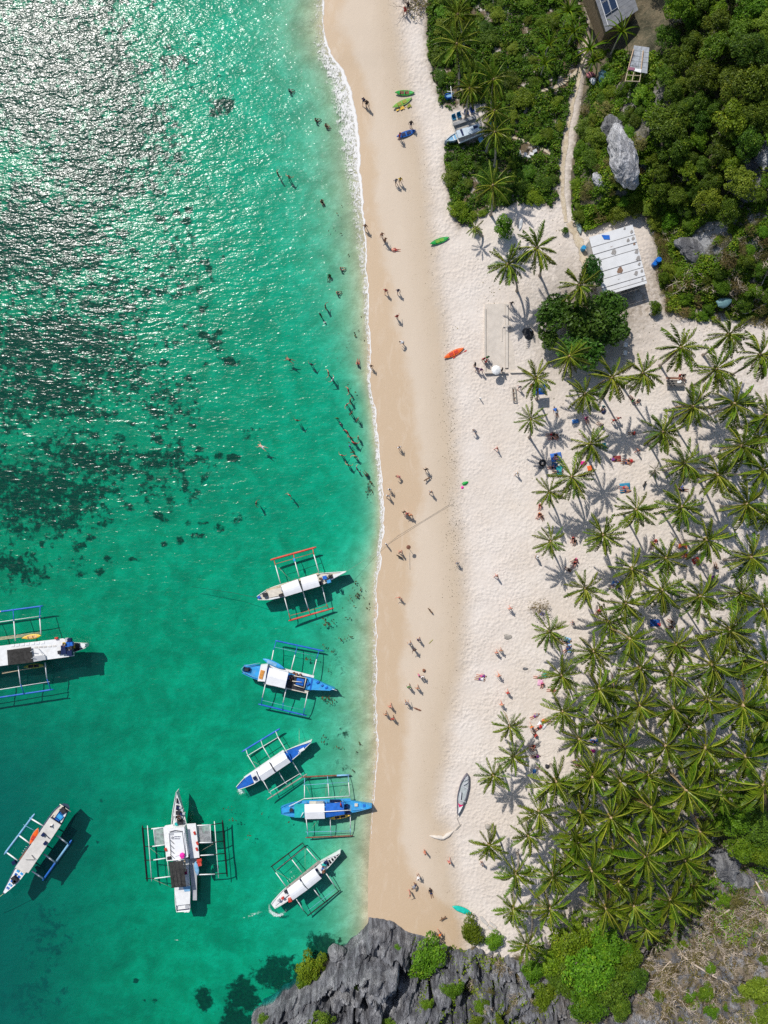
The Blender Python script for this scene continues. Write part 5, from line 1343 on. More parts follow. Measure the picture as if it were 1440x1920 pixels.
r_ = b.slab('roof_panel', [(326, 1562), (345, 1561), (348, 1600), (328, 1606)], 2.72, 0.06, CANVAS); b.slab('wind_screen', [(318, 1561), (342, 1558), (343, 1564), (319, 1566)], 2.70, 0.03, GREYP)
for s_ in (0, 1, 2, 3):  # the vessel's lettering: two short lines and a round mark, too small to read
    b.slab('lettering', [(327 + s_ * 3.0, 1568.4), (329.4 + s_ * 3.0, 1568.2), (329.5 + s_ * 3.0, 1569.6), (327.1 + s_ * 3.0, 1569.8)], 2.745, 0.02, NAVY, r_); b.slab('lettering', [(327.2 + s_ * 2.6, 1572.2), (329.3 + s_ * 2.6, 1572.0), (329.4 + s_ * 2.6, 1573.3), (327.3 + s_ * 2.6, 1573.5)], 2.745, 0.02, NAVY, r_)
m = MB(); cc = W(323.5, 1571, 2.75); m.tube([cc + Vector((0.16 * math.cos(k * 0.785), 0.16 * math.sin(k * 0.785), 0)) for k in range(9)], 0.035, 4); b.part('round_mark', m, NAVY, r_)
for y in (1575, 1584, 1593, 1602): b.pole('roof_batten', [(319, y, 2.72), (327, y + 8, 2.72)], 0.03, DARK)
b.pole('roof_edge', [(317, 1562, 2.75), (321, 1610, 2.75)], 0.035, DARK); b.pole('roof_edge', [(342, 1561, 2.75), (348, 1604, 2.75)], 0.035, DARK)
b.pole('front_arch', [(318, 1560, 2.7), (328, 1557, 2.8), (342, 1559, 2.7)], 0.05, DARK)
b.slab('shade_net', [(316, 1616), (343, 1614), (349, 1662), (322, 1665)], 2.7, 0.03, NET); b.pole('net_bar', [(321, 1664, 2.68), (349, 1662, 2.68)], 0.05, BLACK); b.pole('net_bar', [(312, 1614, 2.68), (345, 1611, 2.68)], 0.06, WHITE)
for (a_, c_) in (((321, 1620), (327, 1662)), ((328, 1618), (334, 1660)), ((335, 1618), (341, 1660))): b.pole('net_rib', [(*a_, 2.72), (*c_, 2.72)], 0.03, DARK)
b.slab('stern_deck', [(327, 1664), (357, 1661), (356, 1695), (331, 1698)], 1.35, 0.1, WHITE); b.slab('lower_deck', [(354, 1611), (369, 1609), (369, 1688), (361, 1688)], 0.8, 0.1, GREYP); b.slab('deck_mat', [(343, 1663), (357, 1661), (356, 1671), (346, 1672)], 1.40, 0.03, PALEBLUE)
b.pole('stern_rail', [(331, 1698, 1.3), (331, 1707, 1.2), (357, 1704, 1.2), (357, 1694, 1.3)], 0.07, NAVY); b.slab('engine_cover', [(347, 1697), (355, 1697), (355, 1703), (347, 1703)], 1.25, 0.2, GREYP)
for x in (348, 353): b.crate(x, 1707, (0.4, 0.4, 0.4), 0.9, WHITE, 0, 'outboard_engine')
b.slab('wood_spar', [(344, 1612), (347, 1612), (349, 1634), (346, 1634)], 2.1, 0.1, BAMBOO); b.slab('folded_cloth', [(345, 1630), (350, 1630), (351, 1640), (346, 1640)], 2.0, 0.1, pmat('maroon_cloth', (0.22, 0.01, 0.07)))
for (x, y) in ((365, 1562), (370, 1581), (369, 1592), (311, 1593)): b.crate(x, y, (0.3, 0.5, 0.1), 1.58, RED, 0.4, 'life_vest')
for (x, y) in ((317, 1609), (350, 1598), (352, 1606)): b.crate(x, y, (0.5, 0.4, 0.3), 1.7, DARK, 0.2, 'gear')
for (i_, e_, o_) in (((307, 1551.5), (284, 1554), (266, 1554)), ((309, 1584), (286, 1587), (269, 1587)), ((311, 1609), (288, 1612.5), (271, 1613)), ((322, 1643), (290, 1647), (273, 1647)), ((367, 1548), (396, 1546.5), (417, 1543)), ((371, 1580), (399, 1579.5), (419, 1577)), ((374, 1604), (401, 1602.5), (421, 1600)), ((372, 1640), (403, 1639), (424, 1637))):
    b.beam(i_, e_, o_, WHITE, BLACK, 0.085, (1.2, 0.95, 0.2))
b.float((267, 1548), (276, 1653), BLACK, 0.14); b.float((417, 1538), (426, 1644), BLACK, 0.14)
b.bar((276.5, 1548), (284.5, 1652), WHITE, 0.065, 0.75); b.bar((402, 1540), (410, 1646), WHITE, 0.065, 0.75)
for c_ in ([(288, 1555), (308, 1552), (310, 1584), (291, 1586)], [(370, 1548), (394, 1547), (396, 1580), (372, 1581)]):
    o_ = b.slab('trampoline', c_, 1.02, 0.02, TRAMP)
    for k in range(4): b.pole('trampoline_edge', [(*c_[k], 1.05), (*c_[(k + 1) % 4], 1.05)], 0.05, WHITE, o_)
b.wire((281, 1590), (306, 1609)); b.wire((288, 1649), (322, 1664)); b.wire((400, 1582), (372, 1598)); b.pole('side_rail', [(314, 1614, 1.5), (317, 1645, 1.2)], 0.04, WHITE)
b.pole('whip_pole', [(326, 1530, 1.2), (323, 1545, 1.9)], 0.04, DARK)
m = MB(); c_ = W(342, 1603, 2.75); m.ball(c_ + Vector((0, 0, .1)), 0.42, (1, 1, 0.5)); m.box(c_ + Vector((0.05, -0.25, 0.1)), (0.5, 0.3, 0.3), 0.3)
prop('beach_bag', 'bright magenta bag left on the roof edge of the large white boat', 'bag', m, PINK)
board('pale grey paddle board hung on the side of the white boat with net awning', (366.5, 1615), (371, 1641), 1.35, PALEBLUE, 0.72)
m = MB(); m.box(W(374, 1617, 1.3), (0.6, 1.0, 0.3), 0.2); m.box(W(375, 1613, 1.45), (0.55, 0.35, 0.25), 0.2); prop('life_raft_bag', 'red bag beside the grey paddle board on the white boat', 'bag', m, RED)
# --- H: weathered boat lower left
b = Boat('outrigger boat with long bare off white roof and blue chequered foredeck', (68, 1592))
b.hull((121, 1514), (6, 1676), 1.15, pmat('pale_navy_hull', (0.10, 0.13, 0.22), 0.5), CREAM, 1.0, 0.7, 0.12, (0.12, 0.62), 0.55)
b.slab('roof', [(93, 1533), (114, 1547), (53, 1637), (28, 1627)], 2.55, 0.12, OLDROOF); b.slab('deck_house', [(92, 1536), (111, 1549), (52, 1634), (31, 1625)], 2.4, 1.4, NAVY)
b.slab('rear_deck', [(98, 1536), (116, 1511), (124, 1517), (110, 1545)], 1.25, 0.1, BLUE); b.slab('rear_rail', [(97, 1535), (115, 1510), (117, 1512), (100, 1537)], 1.45, 0.1, CREAM); b.slab('rear_rail', [(112, 1543), (122, 1523), (125, 1524), (115, 1544)], 1.45, 0.1, WHITE)
b.pole('stern_spreader', [(112, 1508, 1.4), (133, 1522, 1.3)], 0.07, CREAM); b.crate(119, 1519, (0.8, 0.9, 0.4), 1.45, DARK, 0.6, 'engine'); b.crate(113, 1531, (0.7, 0.9, 0.3), 1.45, SKYBLUE, 0.9, 'tarp_bundle'); b.crate(107, 1538, (0.6, 0.8, 0.3), 1.45, BLUE, 0.9, 'tarp_bundle')
b.slab('foredeck', [(29, 1629), (47, 1638), (34, 1655), (10, 1675), (6, 1673)], [1.15, 1.15, 1.3, 1.55, 1.55], 0.08, WHITE)
for k in range(6):
    t = k / 6
    for s_ in (-1, 1):
        cx, cy = 37 - 27 * t, 1636 + 35 * t; w = 4.2 * (1 - t * 0.75)
        dx, dy = -0.6, 0.8; nx_, ny_ = 0.8, 0.6
        c0 = (cx + s_ * nx_ * w, cy + s_ * ny_ * w)
        P = [(c0[0] + dx * a_ * 2.0 + nx_ * e_ * w * .62, c0[1] + dy * a_ * 2.0 + ny_ * e_ * w * .62) for a_, e_ in ((-1, -1), (1, -1), (1, 1), (-1, 1))]
        b.slab('deck_square', P, 1.24 + 0.36 * t, 0.03, BLUE if k % 2 else SKYBLUE)
for (x, y) in ((26, 1646), (30, 1650), (28, 1653)): b.crate(x, y, (0.7, 0.5, 0.35), 1.5, DARK, 0.7, 'anchor_gear')
for (x, y) in ((81, 1565), (85, 1581)): b.crate(x, y, (0.5, 0.45, 0.25), 2.75, NAVY, 0.9, 'roof_box')
b.pole('roof_pole', [(86, 1566, 2.7), (93, 1573, 2.8)], 0.04, DARK); b.pole('roof_pole', [(59, 1603, 2.7), (66, 1612, 2.8)], 0.04, DARK); b.pole('roof_pole', [(48, 1612, 2.7), (64, 1612, 2.75)], 0.03, DARK)
b.slab('side_ladder', [(35, 1612), (49, 1593), (51, 1594), (38, 1613)], 1.5, 0.08, BROWN)
for k in range(4): b.pole('rack_peg', [(44 + k * 2.6, 1601 - k * 4, 1.3), (41 + k * 2.6, 1599 - k * 4, 1.6)], 0.035, WHITE)
for (i_, e_, o_) in (((82, 1549), (60, 1536), (56, 1533.5)), ((57, 1582), (37, 1567.5), (34, 1565.5)), ((33, 1613), (14, 1599.5), (11, 1597.5)), ((106, 1566), (126, 1581), (129, 1583.5)), ((82, 1601), (102, 1616), (105, 1618.5)), ((60, 1633), (79, 1646), (82, 1648.5))):
    b.beam(i_, e_, o_, WHITE, PALEBLUE, 0.11, (1.2, 0.7, 0.3))
b.float((8, 1602), (65, 1526), PALEBLUE, 0.17, 0.2); b.float((80, 1651), (134.5, 1575), BLUE, 0.17, 0.2, tip=(0.45, 0.9, PALEBLUE))
b.pole('rail', [(44, 1546, 0.5), (64, 1557, 1.1)], 0.03, PALEBLUE); b.crate(27, 1617, (0.6, 0.6, 0.4), 1.0, NAVY, 0.5, 'fender')
kayak('orange kayak lashed beside the long bare roof of the lower boat near frame edge', (57.5, 1581.5), (74, 1551), 1.4, ORANGE, 0.85, (0.4,), RED, rim=pmat('pale_rim', (0.75, 0.55, 0.45)))

# wakes: churned foam floating behind turning propellers
def foam_patch(name, fn, cx, cy, r, n=26):
    g = np.linspace(-1, 1, n); A, B = np.meshgrid(g, g)
    PX = cx + A * r; PY = cy + B * r
    a = fn(A, B)
    V_ = np.stack([(PX - 720) * S0, (960 - PY) * S0, np.full_like(PX, 0.012)], -1).reshape(-1, 3)
    return tag(link(bpy.data.objects.new(name, mesh_np(name, V_, grid_faces(n, n), WAKE, True, [('amount', 'POINT', a)]))), kind='stuff')
def mat_wake():
    q = NT('wake_foam'); P = q.pos()
    v = q.math('ADD', q.math('MULTIPLY', q.noise(P, 1.9, 5, 0.75, 0.8), 0.6), q.math('MULTIPLY', q.noise(P, 5.5, 4, 0.7), 0.4))
    a = q.step(q.math('SUBTRACT', v, q.math('SUBTRACT', 0.70, q.math('MULTIPLY', q.attr('amount'), 0.38))), -0.04, 0.10)
    a = q.math('MULTIPLY', a, q.step(q.attr('amount'), 0.02, 0.35))
    return q.surf(q.n('MixShader', i0=q.math('MULTIPLY', a, 0.75), i1=q.n('BsdfTransparent'), i2=q.n('BsdfDiffuse', Color=(0.82, 0.86, 0.85))))
WAKE = mat_wake()
def ring_f(A, B):
    r = np.hypot(A, B); th = np.arctan2(B, A)
    return np.clip(1.15 - np.abs(r - 0.62) * 5, 0, 1) * np.clip(1.2 - np.abs(((th - 1.9 + np.pi) % (2 * np.pi)) - np.pi) * 0.55, 0, 1)
foam_patch('wake_foam', ring_f, 521, 1700, 26)
foam_patch('wake_foam', lambda A, B: np.clip(1 - np.hypot(A * 0.9, B * 1.3) * 1.15, 0, 1) * 0.9, 452, 1484, 16)
foam_patch('wake_foam', lambda A, B: np.clip(0.75 - np.abs(B - 0.12 + 0.35 * A) * 6, 0, 1) * np.clip(1 - np.abs(A), 0, 1), 478, 1708, 46)
foam_patch('wake_foam', lambda A, B: np.clip(0.62 - np.abs(B - 0.6 * A * A + 0.2) * 7, 0, 1) * np.clip(1 - np.abs(A), 0, 1), 332, 1768, 28)
foam_patch('wake_foam', lambda A, B: np.clip(0.7 - np.hypot(A, B) * 0.8, 0, 1) * 0.8, 545, 1635, 9)
# mooring lines
ropeline('long mooring rope running from the red float boat up to the damp sand', [W(649, 1072, 1.5), W(700, 1040, 0.35), onground(745, 1005) + Vector((0, 0, .06)), onground(800, 972) + Vector((0, 0, .06)), onground(842, 946) + Vector((0, 0, .06))], 0.014, GREYWOOD)
ropeline('second dark rope lying across the damp sand beside the long mooring rope', [onground(728, 1020) + Vector((0, 0, .06)), onground(790, 980) + Vector((0, 0, .06)), onground(850, 944) + Vector((0, 0, .06))], 0.012, GREYWOOD)
ropeline('dark anchor rope trailing into the water from the stern of the red float boat', [W(483, 1121, 1.2), W(440, 1112, 0.05), W(360, 1100, -0.5)], 0.025, DARK)
ropeline('pale anchor line running out of frame from the chequered bow', [W(6, 1676, 1.4), W(-30, 1705, 0.1)], 0.03, pmat('pale_rope', (0.55, 0.6, 0.3)))
# ------------------------------------------------------------------ beached craft
GREEN_K = pmat('green_plastic', (0.02, 0.33, 0.06), 0.4, 0.12, 2)
LIME_K = pmat('lime_plastic', (0.18, 0.40, 0.05), 0.4, 0.12, 2)
BLUE_K = pmat('blue_plastic', (0.015, 0.11, 0.40), 0.4, 0.12, 2)
TURQ = pmat('turquoise_plastic', (0.01, 0.46, 0.36), 0.35, 0.08, 2)
def gk(px, py, dz=0.0):
    return ground(px, py) + dz
kayak('dark green kayak, upper one of the green pair lying on damp sand', (740.5, 175), (777, 175.5), gk(758, 175), GREEN_K, 0.82, (0.36, 0.62), BROWN, rim=LIME_K)
kayak('light green kayak with pale rim lying slanted just below the dark green one', (736, 203), (772, 185.5), gk(754, 194), LIME_K, 0.82, (0.36, 0.62), OLIVE, rim=pmat('pale_lime_rim', (0.5, 0.62, 0.3)))
kayak('blue kayak on damp sand with two people standing at its ends', (743.5, 258), (779.5, 245.5), gk(762, 252), BLUE_K, 0.85, (0.36, 0.64), NAVY, rim=BLUE)
kayak('bright green kayak alone at the edge of the dry sand near the bushes', (806, 458.5), (842, 446), gk(824, 453), GREEN_K, 0.8, (0.4, 0.62), LIME_K, rim=GREEN_K)
kayak('orange red kayak lying on the sand seaward of the concrete foundation', (832, 672), (869.5, 653), gk(850, 662), ORANGE, 0.85, (0.38, 0.62), RED, rim=pmat('amber_rim', (0.75, 0.22, 0.03)))
board('turquoise board lying on sand just above the cliff', (848, 1699), (885, 1713.5), gk(866, 1706, 0.05), TURQ, 0.95, cat='paddle board', pad=pmat('turquoise_pad', (0.015, 0.52, 0.42)))
board('long white board lying on sand under the scrub near the white roofed hut', (979, 409), (973.5, 432), gk(976, 420, 0.05), WHITE, 0.6, pad=GREYP)
def paddle(label, px, py, rz, mat):
    p = W(px, py, gk(px, py, 0.05)); m = MB(); d = Vector((math.cos(rz), math.sin(rz), 0))
    m.tube([p - d * 0.9, p + d * 0.9], 0.025, 5)
    for s_ in (-1, 1): m.box(p + d * s_ * 1.0, (0.42, 0.2, 0.03), rz)
    prop('paddle', label, 'paddle', m, mat)
paddle('yellow paddle on sand below the light green kayak', 757, 202, 0.35, YELLOW)
paddle('orange paddle lying along the orange red kayak', 862, 664, 0.5, RED)
def vest(label, px, py, mat):
    p = W(px, py, gk(px, py, 0.1)); m = MB(); m.box(p, (0.45, 0.22, 0.14), 0.5); m.box(p + Vector((0.05, 0.28, 0)), (0.45, 0.22, 0.14), 0.8); m.box(p + Vector((0.3, 0.15, 0.02)), (0.16, 0.4, 0.12), 0.6)
    prop('life_vest', label, 'life vest', m, mat)
vest('yellow life vest on sand under the light green kayak', 753, 204, YELLOW); vest('second yellow life vest beside the paddle under the light green kayak', 766, 200, OLIVE)
# grey skiff on the dry sand
zb = gk(869, 1488)
b = Boat('old grey wooden skiff with white bow and pink trim beached on dry sand', (869, 1488), None, 'beached_skiff', 'boat')
SK = pmat('pale_grey_paint', (0.55, 0.56, 0.58), 0.6, 0.12, 2, stain=(0.30, 0.30, 0.30), amt=0.5)
b.hull((876.5, 1452), (858, 1528), 0.72, pmat('dark_trim', (0.16, 0.15, 0.18), 0.6, 0.2, 2), pmat('grey_floor', (0.42, 0.46, 0.46), 0.8, 0.15, 2), zb + 0.62, 0.15, 0.0, (0.35, 0.55), 0.15, sink=0.22)
b.slab('bow_deck', [(861, 1512), (868, 1511), (863, 1521), (858.5, 1528)], zb + 0.74, 0.08, WHITE); b.slab('pink_trim', [(858.5, 1506), (863, 1509), (869, 1509.5), (865, 1512.5), (861, 1514), (860, 1510)], zb + 0.75, 0.06, pmat('pink_paint', (0.62, 0.02, 0.14)))
b.slab('stern_deck', [(875, 1453), (878, 1453), (879, 1461), (872, 1460)], zb + 0.7, 0.08, SK)
for (c_) in ([(866, 1472), (877, 1478), (877, 1480), (866, 1474)], [(868, 1470), (877, 1466), (877, 1468), (869, 1473)], [(870, 1462), (876, 1460), (877, 1462), (870, 1464.5)]): b.slab('thwart', c_, zb + 0.66, 0.06, SK)
b.slab('seat_locker', [(862, 1485), (865.5, 1485), (864, 1500), (861, 1500)], zb + 0.62, 0.2, SK); b.slab('floor_board', [(866, 1487), (866.8, 1487), (865.4, 1500), (864.7, 1500)], zb + 0.5, 0.05, DARK); b.slab('thwart', [(862, 1500), (873, 1503), (873, 1504.5), (862, 1501.6)], zb + 0.6, 0.05, SK)
ropeline('short painter rope from the beached skiff bow down to the sand', [W(858, 1528, zb + 0.7), W(857, 1535, zb + 0.08), W(862, 1546, zb + 0.06), W(858, 1552, zb + 0.06)], 0.03, GREYWOOD)
# sand filled cloth barrier
def ridge(name, label, cat, pts, w, h, mat):
    P = [W(x, y, gk(x, y)) for x, y in pts]; dense = []
    for i in range(len(P) - 1):
        for k in range(6): dense.append(P[i].lerp(P[i + 1], k / 6))
    dense.append(P[-1]); rings = []
    for i, p in enumerate(dense):
        d = (dense[min(i + 1, len(dense) - 1)] - dense[max(i - 1, 0)]).normalized(); s_ = Vector((-d.y, d.x, 0)); e = min(1, i / 3 + .15, (len(dense) - 1 - i) / 3 + .15)
        jw = w * (1 + 0.18 * math.sin(i * 1.7)); 
        rings.append([p + s_ * jw * c * e + Vector((0, 0, h * z_ * e - 0.05)) for c, z_ in ((1, 0), (0.8, 0.6), (0.3, 1), (-0.3, 1), (-0.8, 0.6), (-1, 0))])
    m = MB(); m.loft(rings); return prop(name, label, cat, m, mat, smooth=True)
SANDBAG = pmat('sand_filled_cloth', (0.60, 0.54, 0.47), 0.9, 0.08, 2)
ridge('sandbag_wall', 'long sand filled cloth barrier half buried at the edge of the wet sand', 'sandbag', [(805, 1567), (831, 1571), (852, 1557)], 0.34, 0.42, SANDBAG)
ridge('driftwood_log', 'weathered driftwood log near the end of the sand barrier', 'driftwood', [(853, 1558), (860, 1550), (866, 1544)], 0.12, 0.2, GREYWOOD)
ridge('driftwood_log', 'dark driftwood log lying on wet sand between walkers', 'driftwood', [(774, 1326), (783, 1330), (791, 1333)], 0.13, 0.22, BROWN)
ridge('driftwood_log', 'palm branch washed up on the damp sand', 'driftwood', [(803, 1208), (808, 1203), (813, 1198)], 0.10, 0.1, pmat('dried_branch', (0.33, 0.30, 0.12), 0.9, 0.3, 4))
def plank(label, pts, h, mat):
    z = max(gk(*p) for p in pts) + h; m = MB(); m.prism([W(x, y, z) for x, y in pts], 0.09); prop('plank', label, 'plank', m, mat, 'planks dumped at the cliff foot')
PLK = pmat('bleached_board', (0.52, 0.49, 0.45), 0.8, 0.15, 4)
plank('broad bleached plank nearest the turquoise board at the cliff foot', [(899, 1718), (904, 1718), (916, 1733), (913, 1737), (902, 1727)], 0.15, PLK)
plank('middle bleached plank pointing at the palms by the cliff foot', [(917, 1731), (919, 1728), (932, 1738), (930, 1742)], 0.2, PLK)
plank('lowest long bleached plank leaning on the cliff bushes', [(914, 1740), (917, 1736), (938, 1750), (936, 1755)], 0.55, PLK)
# ------------------------------------------------------------------ buildings
def house(label, corners, name='beach_hut', cat='hut'):
    c = sum((onground(*p) for p in corners), Vector()) / len(corners)
    return thing(name, label, cat, c), c
def lerp2(a, b, t): return (a[0] + (b[0] - a[0]) * t, a[1] + (b[1] - a[1]) * t)
def P3(pt, z): return W(pt[0], pt[1], z)
ROOFW = pmat('white_roof_sheet', (0.70, 0.70, 0.69), 0.5, 0.05, 0.8, stain=(0.55, 0.53, 0.50), amt=0.4)
SEAM = pmat('roof_seam', (0.20, 0.19, 0.18), 0.8)
RUST = pmat('rust_patch', (0.24, 0.15, 0.10), 0.9, 0.35, 8); GREYPATCH = pmat('mastic_patch', (0.30, 0.28, 0.26), 0.9, 0.3, 8)
TIN = pmat('weathered_tin', (0.36, 0.38, 0.40), 0.55, 0.2, 2, stain=(0.10, 0.10, 0.10), amt=0.8)
DARKTIN = pmat('dark_grey_tin', (0.21, 0.215, 0.225), 0.5, 0.15, 1.5, stain=(0.25, 0.24, 0.22), amt=0.35)
WALL = pmat('plastered_wall', (0.50, 0.47, 0.42), 0.9, 0.12, 2)
TL, TR, BR, BL = (1104.5, 445), (1186, 421), (1213.5, 531.5), (1132, 555.5)
root, hc = house('beach hut with patched flat white sheet roof at the edge of the palm grove', [TL, TR, BR, BL])
zr = gk(1160, 490) + 2.9
fr = [0, .17, .295, .41, .60, .725, .865, .945, 1.0]
def on_roof(u, v, dz=0.0):
    p = lerp2(lerp2(TL, TR, u), lerp2(BL, BR, u), v); return W(p[0], p[1], zr - 0.35 * v + dz)
for k in range(8):
    a, c_ = fr[k] + (0.004 if k else 0), fr[k + 1] - 0.004
    m = MB(); dz = 0.025 * (k % 2)
    m.prism([on_roof(0, a, dz), on_roof(0.5, a, dz + 0.01), on_roof(1, a, dz), on_roof(1, c_, dz), on_roof(0.5, c_, dz + 0.01), on_roof(0, c_, dz)], 0.05)
    s_ = m.build('roof_sheet', ROOFW, root)
    if k:
        m = MB(); m.tube([on_roof(0, fr[k], 0.03), on_roof(1, fr[k], 0.03)], 0.045, 4); m.build('seam', SEAM, s_)
for (x, y, r, mt) in ((560, 500, .30, RUST), (600, 605, .42, GREYPATCH), (825, 425, .26, GREYPATCH), (700, 890, .48, RUST), (685, 1010, .30, GREYPATCH), (960, 940, .34, GREYPATCH), (905, 395, .26, GREYPATCH), (965, 600, .32, GREYPATCH), (990, 705, .36, GREYPATCH), (1010, 795, .22, GREYPATCH), (925, 480, .18, RUST), (770, 240, .18, GREYPATCH), (880, 290, .24, GREYPATCH), (1052, 905, .22, GREYPATCH), (1065, 1030, .18, GREYPATCH)):
    p = W(1080 + x / 8.47, 400 + y / 8.47, zr); v_ = (p.y - W(*TR, zr).y) / (W(*BR, zr).y - W(*TR, zr).y)
    m = MB(); pl = []
    for k in range(12):
        a_ = k * math.pi / 6; rr = r * (1 + 0.15 * math.sin(k * 2.3 + x)) * (0.62 if math.cos(a_ - 2.6) > 0.55 else 1)
        pl.append(Vector((p.x + rr * math.cos(a_), p.y + rr * math.sin(a_) * 1.1, zr - 0.35 * max(0, min(1, v_)) + 0.062)))
    m.prism(pl, 0.012); m.build('roof_patch', mt, root)
for (u0, v0, u1, v1) in ((.04, .03, .96, .03), (.96, .03, .96, .97), (.04, .97, .04, .03), (.5, .97, .04, .97)):
    A = on_roof(u0, v0, -0.12); B = on_roof(u1, v1, -0.12); m = MB(); d = (B - A); L = Vector((d.x, d.y, 0)).length
    mid = (A + B) / 2; m.box((mid.x, mid.y, hc.z + 1.25), (L, 0.14, 2.6), math.atan2(d.y, d.x)); m.build('wall', WALL, root)
m = MB(); A = on_roof(0.3, 0.10, 0.06); m.prism([on_roof(.28, .02, .07), on_roof(.45, .06, .07), on_roof(.44, .13, .07), on_roof(.31, .10, .07)], 0.02); m.build('blue_rag', BLUE, root)
# terrace with benches and a half-built boat roof
root, tc = house('low concrete beach terrace with blue chairs and grey benches among scrub', [(847, 229), (892, 214), (906, 249), (861, 269)], 'beach_terrace', 'terrace')
z0 = gk(872, 240)
CONC = pmat('old_concrete', (0.42, 0.39, 0.35), 0.9, 0.15, 2)
def slab6(name, pts, z, th, mat, par):
    m = MB(); m.prism([W(x, y, z) for x, y in pts], th); return m.build(name, mat, par)
slab6('platform', [(847, 229), (892, 214), (906.5, 249), (861, 269)], z0 + 0.35, 0.5, CONC, root)
slab6('bench', [(848, 231), (891, 216), (893, 221), (850, 236)], z0 + 0.75, 0.4, pmat('grey_bench', (0.30, 0.30, 0.30), 0.8, 0.15, 2), root)
slab6('bench', [(859, 260), (904, 243), (906, 248), (861, 267)], z0 + 0.7, 0.35, CONC, root)
slab6('low_roof', [(855, 245), (898, 231), (902, 244), (860, 259)], z0 + 1.6, 0.08, pmat('pale_blue_tin', (0.52, 0.60, 0.66), 0.5, 0.1, 2), root)
slab6('roof_hole_shade', [(862, 243), (866, 241.5), (870.5, 254), (867, 255)], z0 + 1.62, 0.03, NAVY, root); slab6('roof_hole_shade', [(887, 237), (895, 234.5), (896.5, 238.5), (889, 242)], z0 + 1.62, 0.03, NAVY, root)  # dark sheets on the roof imitate the shade inside its openings
m = MB(); m.tube([W(860.5, 268.5, z0 + 0.75), W(907, 249, z0 + 0.8)], 0.1, 5); m.build('kerb_rail', WHITE, root)
m = MB(); m.tube([W(847, 229, z0 + 0.8), W(861, 269, z0 + 0.75)], 0.09, 5); m.build('kerb_rail', CREAM, root)
def chair(label, px, py, rz, mat, group='blue chairs by the terrace'):
    g = W(px, py, gk(px, py)); root = thing('chair', label, 'chair', g, group); R_ = Matrix.Rotation(rz, 3, 'Z')
    m = MB(); m.box(g + Vector((0, 0, 0.45)), (0.62, 0.62, 0.06), rz); m.build('seat', mat, root)
    m = MB(); m.box(g + R_ @ Vector((0, 0.3, 0.72)), (0.6, 0.06, 0.5), rz); m.build('backrest', mat, root)
    for sx in (-1, 1):
        for sy in (-1, 1):
            m = MB(); m.tube([g + R_ @ Vector((sx * .26, sy * .26, -.03)), g + R_ @ Vector((sx * .26, sy * .26, .43))], 0.03, 4); m.build('leg', mat, root)
        m = MB(); m.box(g + R_ @ Vector((sx * .31, 0, .62)), (0.05, .5, .04), rz); m.build('armrest', mat, root)
CH = pmat('teal_blue_plastic', (0.02, 0.20, 0.36), 0.4, 0.1, 2); CHN = pmat('navy_plastic', (0.02, 0.07, 0.22), 0.4, 0.1, 2)
chair('blue chair at the seaward end of the terrace row', 850.5, 224, 0.35, CH); chair('second blue chair from the sea along the terrace', 860, 220, 0.35, CH); chair('third blue chair from the sea along the terrace, darker', 874, 214.5, 0.35, CHN); chair('navy chair at the inland end of the terrace row', 885, 210.5, 0.35, CHN)
chair('pale blue chair in scrub below the inland corner of the terrace', 901, 266, 0.5, PALEBLUE)
# small upturned dinghy on the terrace edge, teal tarpaulin, little blue outrigger canoe
b = Boat('small pale blue dinghy bow poking seaward out of the terrace scrub', (848, 259), None, 'small_dinghy', 'boat'); b.hull((858, 254), (834, 264), 0.5, pmat('pale_blue_hull', (0.45, 0.55, 0.62), 0.6), PALEBLUE, z0 + 0.75, 0.9, 0.0, (0.05, 0.3), 0.1)
for n_, ln in (('thwart', [(850, 254), (853, 262), (851.5, 262.5), (848.5, 254.6)]),): b.slab(n_, ln, z0 + 0.78, 0.05, WHITE)
def barrel(label, px, py, mat, h=0.9, r=0.3, lying=False):
    g = W(px, py, gk(px, py)); root = thing('barrel', label, 'barrel', g); m = MB()
    m.tube([g + Vector((0, 0, t * h)) for t in (0, .04, .3, .5, .7, .96, 1)], [r * .92, r, r * 1.04, r, r * 1.04, r, r * .92], 14); m.build('body', mat, root, False)
    m = MB(); m.tube([g + Vector((0, 0, h + 0.001)), g + Vector((0, 0, h + 0.03))], [r * .85, r * .85], 14); m.build('lid', mat, root)
    m = MB(); m.tube([g + Vector((r * .5, 0, h + 0.02)), g + Vector((r * .5, 0, h + 0.07))], .05, 6); m.build('cap', BLACK, root)
BAR = pmat('blue_drum', (0.012, 0.15, 0.55), 0.35, 0.1, 2); BAR2 = pmat('light_blue_drum', (0.03, 0.28, 0.55), 0.35, 0.1, 2); TEALD = pmat('teal_drum', (0.01, 0.36, 0.40), 0.4, 0.1, 2)
barrel('light blue drum standing seaward of the white roofed hut by the path', 1092, 468, BAR2, 0.9, 0.36); barrel('bright blue drum in bushes inland of the white roofed hut', 1231, 491, BAR, 1.0, 0.42); barrel('dark blue drum beside the bright blue drum behind the hut', 1225, 497, BAR, 0.7, 0.34)
barrel('teal drum under palm fronds inland of the terrace', 924, 228, TEALD, 0.9, 0.3); barrel('second teal drum just below the first under palm fronds', 922, 236, TEALD, 0.9, 0.32)
b = Boat('tiny blue outrigger canoe half hidden in scrub above the terrace', (842, 178), None, 'small_canoe', 'canoe'); zc = gk(842, 178)
b.hull((834, 180), (851, 176), 0.35, BLUE, PALEBLUE, zc + 0.6, 0.2, 0.0, (0.3, 0.6), 0.1)
b.pole('cross_beam', [(845, 162, zc + 0.8), (848, 185, zc + 0.75)], 0.05, WHITE); b.pole('cross_beam', [(838, 171, zc + 0.75), (852, 173, zc + 0.75)], 0.04, WHITE)
